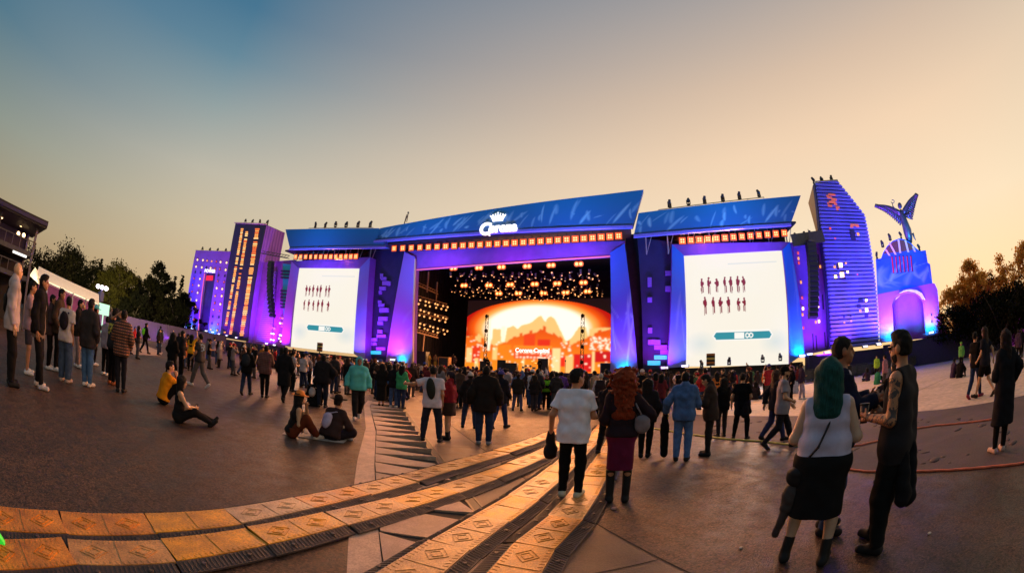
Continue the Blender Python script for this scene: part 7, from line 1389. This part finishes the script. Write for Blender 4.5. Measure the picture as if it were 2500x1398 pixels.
PP('print_tee', (486, 944), (487, 814), -55, 'man in black T-shirt with a blue print, grey trousers and white shoes', dict(legs='walk', armL='swing_f', armR='hold', lean=3), skin=1, top=dict(tee((.012, .012, .014)), mat=pat_mat('blue_print', 'print', (.012, .011, .013), (.08, .20, .36))), bottom=trs((.10, .080, .075), loose=.01), shoes=SW, hair=('short', HB))
PP('yellow_top', (464, 905), (468, 816), 30, 'person in a bright mustard top behind the man with the blue print', dict(legs='stand', armL='hang', armR='up', fem=True), skin=0, top=tee((.62, .30, .015)), bottom=trs(BLK), shoes=SBK, hair=('long', HB))
PP('dark_trio_a', (418, 930), (424, 812), 40, 'woman in a long dark coat next to the man with the blue print', dict(legs='walk2', armL='pocket', armR='hold', fem=True), skin=0, top=jkt(BLK, hem=-.30), bottom=trs(BLK), shoes=SBK, hair=('long', HB))
PP('dark_trio_b', (440, 925), (442, 806), 70, 'tall person in black with a raised arm before the lavender block', dict(legs='stand', armL='cross', armR='hang'), skin=1, top=jkt((.014, .011, .011)), bottom=trs(BLK), shoes=SBK, hair=('short', HB))
PP('hivis_pack', (352, 862), (362, 789), 60, 'person in black with a neon green pack on the far asphalt', dict(legs='walk2', armL='hang', armR='swing_f'), skin=1, top=jkt(BLK), bottom=trs(BLK), shoes=SBK, hair=('short', HB)); backpack('hivis_pack', 'neon green backpack worn by the distant person in black', (.16, .72, .03))
PP('blue_denim_far', (388, 850), (392, 790), -20, 'distant person in pale blue denim by the violet fence', dict(legs='walk', armL='swing_f', armR='swing_b'), skin=0, top=dict(jkt((.12, .20, .34)), mat=M_DENIM), bottom=jeans((.12, .20, .36)), shoes=SBK, hair=('short', HB))
PP('skirt_far', (520, 885), (522, 822), 40, 'distant woman in pale top and full blue-grey skirt', dict(legs='walk2', armL='hold', armR='hold', fem=True), skin=0, top=tee((.44, .30, .40)), bottom=dict(kind='skirt', c=(.05, .06, .12), len=.5, flare=.05), shoes=SBK, hair=('bun', HB))
PP('jeans_pair_a', (960, 994), (962, 888), 10, 'person in dark jacket and bright blue jeans at the head of the drain', dict(legs='stand', armL='hold', armR='hang'), skin=1, top=jkt((.014, .011, .014)), bottom=jeans((.05, .09, .20)), shoes=SW, hair=('short', HB))
PP('jeans_pair_b', (978, 998), (982, 890), 25, 'person in green and red top holding a drink at the head of the drain', dict(legs='close', armL='cup', armR='hold', fem=True), skin=0, top=dict(jkt((.05, .30, .12)), name='jacket'), bottom=jeans((.018, .030, .075)), shoes=SBK, hair=('long', HB), hat=('cap', (.55, .50, .52)))
PP('dress_far', (930, 990), (938, 888), 5, 'woman in a long dark dress by the drain with her back turned', dict(legs='close', armL='hold', armR='hold', fem=True), skin=1, top=jkt((.012, .010, .010)), bottom=dict(kind='skirt', c=(.012, .010, .010), len=.72, flare=.03), shoes=SBK, hair=('long', HB))
# -- the standing group at the far left
PP('bald_man', (26, 940), (36, 637), 82, 'bald man in a pale hoodie with dark shoulder strap and black trousers', dict(legs='stand', armL='hang', armR='hang', hyaw=8, w=1.2), cap=2.2, skin=2, vox=.011, detail=True, top=jkt((.42, .34, .34), hood=1, loose=.03, cuff=.02), bottom=trs((.012, .010, .010), loose=.01), shoes=SBK)
strap_bag('bald_man', 'black bag on the back of the bald man in the pale hoodie', BLK, (.12, .05, .50), (-.10, -.17, .20), (.10, .045, .13), (.02, -.15, .42))
PP('black_jkt', (92, 944), (101, 668), 104, 'dark-haired man in an open black jacket and black jeans stepping forward', dict(legs='shift', armL='hang', armR='hang', hyaw=4, w=1.2), cap=2.2, vox=.011, detail=True, skin=1, top=tee((.16, .13, .13), hem=-.16), jacket=jkt((.010, .009, .010), t=.034, hem=-.10, open=1), bottom=trs((.010, .009, .010)), shoes=dict(c=(.60, .50, .46)), hair=('top', HB))
PP('pink_shirt', (66, 912), (72, 682), 95, 'person in a washed pink shirt half hidden by the man in the open black jacket', dict(legs='stand', armL='hold', armR='phone'), cap=2.12, skin=1, top=tee((.34, .22, .25)), bottom=dict(kind='shorts', c=(.05, .04, .05)), shoes=SW, hair=('top', HB))
PP('brown_jkt', (138, 905), (149, 704), 112, 'man in a brown jacket over a white shirt behind the backpack wearer', dict(legs='stand', armL='pocket', armR='pocket'), cap=2.12, skin=3, top=tee((.60, .50, .46)), jacket=jkt((.050, .030, .020), t=.03, open=1), bottom=trs(BLK), shoes=SW, hair=('short', HB))
PP('tee_pack', (158, 932), (172, 724), 28, 'man in a white T-shirt and loose blue jeans with a dark backpack', dict(legs='stand', armL='hold', armR='hang', hyaw=28), cap=2.12, skin=1, top=tee((.56, .46, .42), loose=.03), bottom=jeans((.060, .085, .14), loose=.03), shoes=dict(c=(.5, .36, .3)), hair=('short', HB)); backpack('tee_pack', 'dark backpack on the man in white T-shirt and loose jeans', (.018, .014, .018), .92)
PP('face_hand', (186, 895), (201, 732), 105, 'person in a dark top and pale trousers with a hand to the face', dict(legs='shift', armL='mouth', armR='cross', fem=True), cap=2.06, skin=0, top=jkt((.022, .016, .014)), bottom=trs((.22, .15, .14)), shoes=SW, hair=('short', HB))
PP('teal_cap', (226, 890), (222, 740), 60, 'person in a teal cap half hidden behind the grey jacket', dict(legs='stand', armL='hold', armR='hold'), cap=2.05, skin=1, top=jkt(BLK), bottom=trs(BLK), shoes=SW, hair=('short', HB), hat=('cap', (.10, .42, .46)))
PP('grey_jkt', (212, 943), (239, 734), 35, 'man in a charcoal jacket, bright blue jeans and chunky white shoes', dict(legs='close', armL='pocket', armR='pocket', w=1.18), cap=2.12, skin=1, top=jkt((.036, .028, .028), loose=.035, hem=-.16), bottom=jeans((.07, .14, .27)), shoes=dict(c=(.68, .60, .58)), hair=('top', HB))
PP('light_back', (256, 915), (262, 772), 40, 'person in a pale grey top behind the yellow print', dict(legs='stand', armL='hold', armR='hold'), cap=2.05, skin=1, top=jkt((.30, .24, .28)), bottom=trs(BLK), shoes=SW, hair=('short', HB))
PP('yellow_print', (272, 938), (279, 752), 60, 'man in black with a yellow print and hands behind his neck', dict(legs='stand', armL='neck', armR='neck'), cap=2.06, skin=1, top=dict(tee(BLK), mat=pat_mat('yellow_print', 'print', (.012, .011, .012), (.62, .48, .06))), bottom=trs(BLK), shoes=dict(c=(.35, .10, .03)), hair=('top', HB))
PP('plaid_man', (294, 957), (301, 756), 14, 'man in an orange-and-black plaid shirt and black jeans with his back turned', dict(legs='close', armL='hold', armR='pocket'), cap=2.06, skin=1, top=dict(jkt((.1, .03, .03), loose=.02, hem=-.16), name='shirt', mat=pat_mat('orange_plaid', 'plaid', (.020, .013, .012), (.34, .11, .05), (.06, .03, .02), 1.5)), bottom=trs((.014, .013, .018)), shoes=SBK, hair=('short', HB))
PP('cap_back', (118, 900), (120, 716), 100, 'person in dark clothes in the gap behind the open black jacket', dict(legs='stand', armL='hold', armR='hold'), cap=2.05, skin=1, top=jkt((.05, .03, .03)), bottom=trs(BLK), shoes=SW, hair=('short', HB))
# -- sitting on the asphalt
PP('orange_sitter', (398, 985), (432, 899), 75, 'man in a bright orange T-shirt sitting on the asphalt', dict(legs='sit_knees', armL='knee', armR='mouth', lean=16, hyaw=-8, w=1.2), sc=1.12, skin=0, top=tee((.80, .26, .008), loose=.022, hem=-.03), bottom=trs(BLK), shoes=dict(c=(.5, .45, .42)), hair=('top', HB))
PP('side_sitter', (436, 1030), (452, 930), 88, 'woman in a black off-shoulder top reclining with legs stretched out', dict(legs='sit_long', armL='hold', armR='knee', lean=6, fem=True, w=1.12, belly=.02), sc=.98, skin=0, top=dict(c=(.012, .010, .010), sleeve='none', hem=-.05, neck=.42), bottom=trs((.012, .010, .010)), shoes=dict(c=BLK), hair=('long', HB, .9))
held('side_sitter', 1, 'phone', 'phone in the hands of the woman reclining in black')
PP('hat_sitter', (712, 1066), (736, 952), 78, 'woman in an orange felt hat and rust trousers sitting with hand at her mouth', dict(legs='sit_knees', armL='mouth', armR='lap', lean=16, hpitch=4, fem=True), sc=1.0, skin=0, top=dict(c=(.014, .010, .009), sleeve='none', hem=-.04), bottom=trs((.105, .022, .008), loose=.02), shoes=dict(c=(.55, .45, .38)), hair=('long', HB, .7), hat=('brim', (.62, .20, .025), .165, 1))
PP('cowboy_sitter', (806, 1072), (820, 974), 42, 'person in a black brimmed hat and dark clothes sitting cross-legged', dict(legs='sit_cross', armL='lap', armR='knee', lean=24, hpitch=6, w=1.1, belly=.02), sc=1.0, skin=1, top=jkt((.040, .020, .018), loose=.025, hem=-.08, collar=0), bottom=trs((.016, .011, .016), loose=.03), shoes=dict(c=(.5, .42, .45)), hair=('short', HB), hat=('brim', (.018, .012, .011), .18))
strap_bag('cowboy_sitter', 'pale bag with violet straps on the back of the sitter in the black hat', (.46, .38, .52), (.13, .03, .50), (-.02, -.19, .22), (.12, .06, .17), (.11, -.14, .44), 'drawstring_bag', M_CLOTH)
PP('tiny_sitter', (764, 990), (760, 938), 20, 'person in dark clothes sitting farther off by the stout man', dict(legs='sit_knees', armL='knee', armR='knee', lean=14), sc=1.0, skin=1, top=jkt(BLK), bottom=trs(BLK), shoes=SBK, hair=('short', HB)); backpack('tiny_sitter', 'pale striped backpack on the person sitting by the stout man', (.42, .34, .32), .8)
p = ground(760, 1078); b = MB(); q0, q1, q2, q3 = ground(688, 1060), ground(700, 1052), ground(850, 1072), ground(838, 1082); b.prism([Vector((*q[:2], .014)) for q in (q0, q1, q2, q3)], [Vector((*q[:2], .006)) for q in (q0, q1, q2, q3)]); tag(b.build('ground_sheet', mat('pale_sheet', (.34, .30, .27), .8, scale=3), origin=q0), 'thin pale sheet on the asphalt under the two people in hats', 'ground sheet')
PP('right_sit_a', (2326, 922), (2328, 872), 60, 'person in dark clothes sitting on the pale road nearest the walking couple', dict(legs='sit_knees', armL='knee', armR='knee', lean=10), sc=1.1, skin=0, top=jkt((.04, .022, .05)), bottom=trs(BLK), shoes=SBK, hair=('short', HB))
PP('right_sit_b', (2342, 922), (2342, 872), 30, 'second person sitting on the pale road, in a black top and black hat', dict(legs='sit_knees', armL='knee', armR='knee', lean=14), sc=1.1, skin=0, top=jkt(BLK), bottom=trs((.05, .03, .04)), shoes=SBK, hair=('short', HB), hat=('cap', BLK))
for i, (x, y, hx, c, lab) in enumerate([(2140, 938, 2150, (.03, .20, .09), 'person in a green top sitting at the edge of the pale road'), (2118, 930, 2120, (.05, .03, .05), 'person in dark violet sitting beside the one in green'), (2168, 925, 2170, (.10, .10, .12), 'person in grey sitting behind the one in green'), (2128, 915, 2135, (.03, .025, .03), 'person in black sitting behind the dark violet one'), (2185, 930, 2190, (.45, .40, .45), 'person in a pale top sitting partly behind the tattooed man'), (1995, 960, 1990, (.02, .015, .03), 'person in near-black sitting past the pale jeans'), (1940, 960, 1940, (.45, .42, .46), 'person in a pale top sitting near the pale jeans'), (1842, 975, 1845, (.03, .02, .02), 'person in dark clothes sitting behind the man in black T-shirt'), (1795, 980, 1790, (.025, .018, .022), 'person in dark clothes sitting in front of the nearer screen'), (1690, 985, 1690, (.30, .22, .22), 'person in a dusty pink top sitting beyond the man in denim')]):
    PP('rs%d' % i, (x, y), (hx, y - 52), [40, -30, 20, 70, 10, 50, -20, 30, -60, 15][i], lab, dict(legs=['sit_knees', 'sit_cross'][i % 2], armL='knee', armR='lap', lean=12, fem=i % 3 == 0), sc=1.05, skin=i % 3, top=jkt(c), bottom=trs([BLK, (.02, .03, .07), (.03, .025, .03)][i % 3]), shoes=SBK, hair=(['short', 'long', 'bun'][i % 3], HB))
for i, (x, y, hy, c, lab) in enumerate([(2486, 850, 778, (.05, .03, .05), 'distant person in dark violet at the far end of the pale road'), (2462, 852, 790, (.40, .32, .36), 'distant person in a pale top near the far end of the pale road'), (2495, 858, 784, (.012, .010, .012), 'distant person in black nearest the edge of the pale road')]):
    PP('fr%d' % i, (x, y), (x, hy), [20, 70, -20][i], lab, dict(legs=['stand', 'walk2', 'close'][i]), sc=1.0, D=26 + 2 * i, skin=0, top=jkt(c), bottom=trs(BLK), shoes=SBK, hair=('short', HB))
PP('steward_far', (2140, 905), (2141, 862), 190, 'distant steward in a neon yellow jacket before the domed monument', dict(legs='stand', armL='hang', armR='hang'), D=34, sc=1.02, skin=0, top=jkt((.34, .58, .05)), bottom=trs(BLK), shoes=SBK, hair=('short', HB))
PP('steward_far2', (2347, 880), (2347, 822), 200, 'distant steward in a neon cap and vest by the violet wall', dict(legs='stand', armL='hang', armR='hang'), D=30, sc=1.0, skin=0, top=jkt((.12, .35, .08)), bottom=trs(BLK), shoes=SBK, hair=('short', HB), hat=('cap', (.25, .55, .06)))
# -- performers and crew on the deck
for i, (x, d, z_, c, b_, pose, lab, phi) in enumerate([(1048, 3.5, 1.45, (.85, .42, .05), (.80, .40, .06), ('stand', 'hold', 'hold'), 'crew member in orange-lit clothes at the side of the stage', 120), (1063, 4.0, 1.45, (.35, .16, .06), (.75, .36, .05), ('stand', 'hold', 'cross'), 'crew member in dark top and orange-lit trousers beside the first one', 200), (1110, 5.0, 1.45, (.10, .05, .04), (.03, .02, .02), ('stand', 'hold', 'up'), 'person raising an arm near the flight case on the deck', 160), (1318, 5.5, 1.45, (.020, .012, .012), (.015, .010, .010), ('stand', 'hold', 'hold'), 'performer in dark clothes standing before the tall speaker', 180), (1190, 6.5, 1.45, (.020, .012, .012), (.015, .010, .010), ('shift', 'hold', 'hold'), 'performer in dark clothes near the amplifier stack', 170)]):  # orange stage light put into the crew members' clothes colours
    pd = PD(d); a, _z = pd.at(x, 893); p = pd.w(a, z_); PP('st%d' % i, (x, 893), (x, 860), phi, lab, dict(legs=pose[0], armL=pose[1], armR=pose[2]), D=math.hypot(p.x, p.y), z=z_, sc=1.02, vox=.022, detail=False, skin=0, top=jkt(c), bottom=trs(b_), shoes=SBK, hair=('short', HB))
# ================================================================ the crowd facing the stage: copies of a few figures, each with its own clothes
PROT = []
for i, (fg, hr, tp, bt) in enumerate([
    (dict(legs='stand', armL='hang', armR='hang'), ('short', HB), jkt(CHAR), trs(BLK)), (dict(legs='shift', armL='hold', armR='hold', w=1.08), ('short', HB), tee(CHAR, loose=.02), jeans(JEAN)),
    (dict(legs='stand', armL='pocket', armR='pocket', w=1.05), ('top', HB), jkt(CHAR, hood=1), trs(BLK)), (dict(legs='close', armL='hold', armR='hang', fem=True), ('long', HB), jkt(CHAR), trs(BLK)),
    (dict(legs='stand', armL='cross', armR='cross', fem=True), ('long', HBR), tee(CHAR), jeans(JEAN)), (dict(legs='apart', armL='hip', armR='hold', w=1.12), ('short', HB), jkt(CHAR, loose=.04), trs(BLK)),
    (dict(legs='stand', armL='hang', armR='camera'), ('short', HB), tee(CHAR), trs(BLK)), (dict(legs='walk2', armL='swing_f', armR='swing_b'), ('short', HB), jkt(CHAR), jeans(JEAN)),
    (dict(legs='stand', armL='hold', armR='up', fem=True), ('bun', HB), jkt(CHAR), trs(BLK)), (dict(legs='shift', armL='hang', armR='drink'), ('top', HB), tee(CHAR), jeans(JEAN)),
    (dict(legs='close', armL='hold', armR='hold', fem=True), ('bob', HB), jkt(CHAR, hem=-.3), trs(BLK)), (dict(legs='stand', armL='hold', armR='hold', w=1.1), ('buzz', HB), jkt(CHAR), trs(BLK))]):
    f = Fig(**fg); cp = i in (1, 7, 9); o, W = person(f, .024, (0, 0, 0), 0, 1.0, 'p', skin=i % 3, top=tp, bottom=bt, shoes=SBK, hair=hr, hat=('cap', BLK) if cp else None, detail=False)
    PROT.append((o, f, hr[0], cp)); o['used'] = 0
TOPS = [('black', (.012, .010, .011), 10), ('charcoal', (.035, .028, .030), 6), ('dark brown', (.055, .030, .022), 5), ('white', (.55, .46, .46), 3.5), ('grey', (.20, .165, .17), 3), ('maroon', (.14, .020, .026), 2.2), ('red', (.36, .025, .03), 1.8), ('denim blue', (.07, .12, .25), 2), ('orange', (.50, .15, .03), 1.0), ('pink', (.42, .20, .24), 1.0), ('violet', (.12, .05, .24), 1.0), ('tan', (.30, .19, .12), 1.6), ('green', (.06, .17, .08), .8)]
BOTS = [('black trousers', BLK), ('blue jeans', (.035, .065, .15)), ('grey trousers', (.075, .062, .062)), ('dark jeans', (.014, .022, .052))]
HAIRC = [('black', (.010, .008, .007), 7), ('brown', (.040, .020, .012), 3), ('reddish', (.11, .028, .012), 1), ('grey', (.34, .30, .27), .6)]
CAPC = [('white', (.52, .46, .44)), ('black', (.012, .010, .012)), ('red', (.38, .02, .03)), ('blue', (.05, .07, .26))]
def wpick(L): return random.choices(L, [x[2] for x in L])[0]
random.seed(21); placed = [Vector(o.location[:2]) for o, *_ in PEOPLE.values()]; nC = 0
def zone(az):
    return 'before the violet towers' if az < -33 else 'before the farther white screen' if az < -19 else 'before the stage wing with pale blocks' if az < -8 else 'before the orange video wall' if az < 15 else 'before the nearer white screen' if az < 38 else 'before the slatted tower'
POSE = ['', 'hands in front', 'hands in pockets', '', 'arms crossed', 'hand on hip', 'holding a camera up', 'mid-stride', 'one arm raised', 'drinking', 'in a long coat', 'hands in front']
HN = {'short': 'short', 'top': 'tufted', 'long': 'long', 'bun': 'bunned', 'bob': 'bobbed', 'buzz': 'cropped'}
def crowd_person(p, facing):
    global nC
    i = random.randrange(len(PROT)); o, f, hk, cp = PROT[i]
    c = o if not o['used'] else copy_tree(o); o['used'] = 1
    az = math.degrees(math.atan2(p.x, p.y)); s = random.gauss(.985, .045) * (.95 if f.fem else 1.01)
    c.location = (p.x, p.y, 0); c.scale = (s, s, s * random.uniform(.98, 1.02)); c.rotation_euler = (0, 0, facing)
    tn, tc_, _ = wpick(TOPS); bn, bc = random.choice(BOTS); hn, hcol, _ = wpick(HAIRC); kn, kc = random.choice(CAPC); v = random.uniform(.8, 1.25)
    for ch in c.children:
        n = ch.name.split('.')[0]
        if n in ('shirt', 'jacket'): ch.color = (*[min(1, x * v) for x in tc_], 1)
        elif n in ('trousers',): ch.color = (*bc, 1)
        elif n == 'hair': ch.color = (*hcol, 1)
        elif n == 'cap': ch.color = (*kc, 1)
    ps = POSE[i]; hd = (kn + ' cap') if cp else (HN[hk] + ' ' + hn + ' hair')
    zn = zone(az); depth = math.hypot(p.x, p.y)
    row = 'back rows' if depth < 20 else 'middle rows' if depth < 27 else 'front rows'
    lab = ' '.join(f'person in {tn} top and {bn}, {hd},{" " + ps + "," if ps else ""} {row} {zone(az)}'.split())
    w = lab.split()
    if len(w) > 15: lab = ' '.join(f'{tn} top, {bn}, {hd},{" " + ps + "," if ps else ""} {row} {zone(az)}'.split())
    if len(lab.replace('-', ' ').split()) > 15: lab = ' '.join(f'{tn} top, {bn}, {hd}, {row} {zn}'.split())
    if len(lab.split()) > 15: lab = lab.replace('before the stage wing with pale blocks', 'before the pale-block wing')
    tag(c, lab, 'person', 'crowd facing the stage'); nC += 1
def try_put(az, D, gap):
    p = Vector((math.sin(R(az)) * D, math.cos(R(az)) * D, 0))
    if any((p.xy - q).length < gap for q in placed): return False
    q = (p - SO); d_ = q.dot(SN)
    if d_ > -5.6: return False
    placed.append(p.xy); tgt = ST(max(-30, min(30, q.dot(SU) * .8)), 0); fa = math.atan2(-(tgt.x - p.x), tgt.y - p.y) + random.gauss(0, .35)
    if random.random() < .10: fa += random.choice([-1.6, 1.6, 2.8])
    crowd_person(p, fa)
    if gap < 1.0 and random.random() < .45:      # a companion close by
        a = random.uniform(0, 2 * pi); q2 = p.xy + Vector((math.cos(a), math.sin(a))) * random.uniform(.45, .58)
        if all((q2 - r_).length > .42 or r_ is placed[-1] for r_ in placed) and (q2.to_3d() - SO).dot(SN) < -5.6:
            placed.append(q2); crowd_person(q2.to_3d(), fa + random.gauss(0, .7)); return 2
    return 1
tries = 0
BANDS = [((-50, -33), (22, 42), 38, .8), ((-33, -19), (17.5, 40), 52, .62), ((-19, -8), (17, 36), 44, .6), ((-8, 15), (16.5, 35), 88, .55), ((15, 30), (17, 34), 44, .6), ((30, 42), (19, 34), 16, .8)]
for (a0, a1), (d0, d1), n, gap in BANDS:
    k = 0; tries = 0
    while k < n and tries < 4000:
        tries += 1; D = d0 + (d1 - d0) * random.random() ** 1.45
        k += try_put(random.uniform(a0, a1), D, gap) or 0
for k in range(12): try_put(random.uniform(-62, -48), random.uniform(22, 38), 1.5)
for k in range(5): try_put(random.uniform(42, 56), random.uniform(22, 32), 2.0)
print('CROWD', nC)
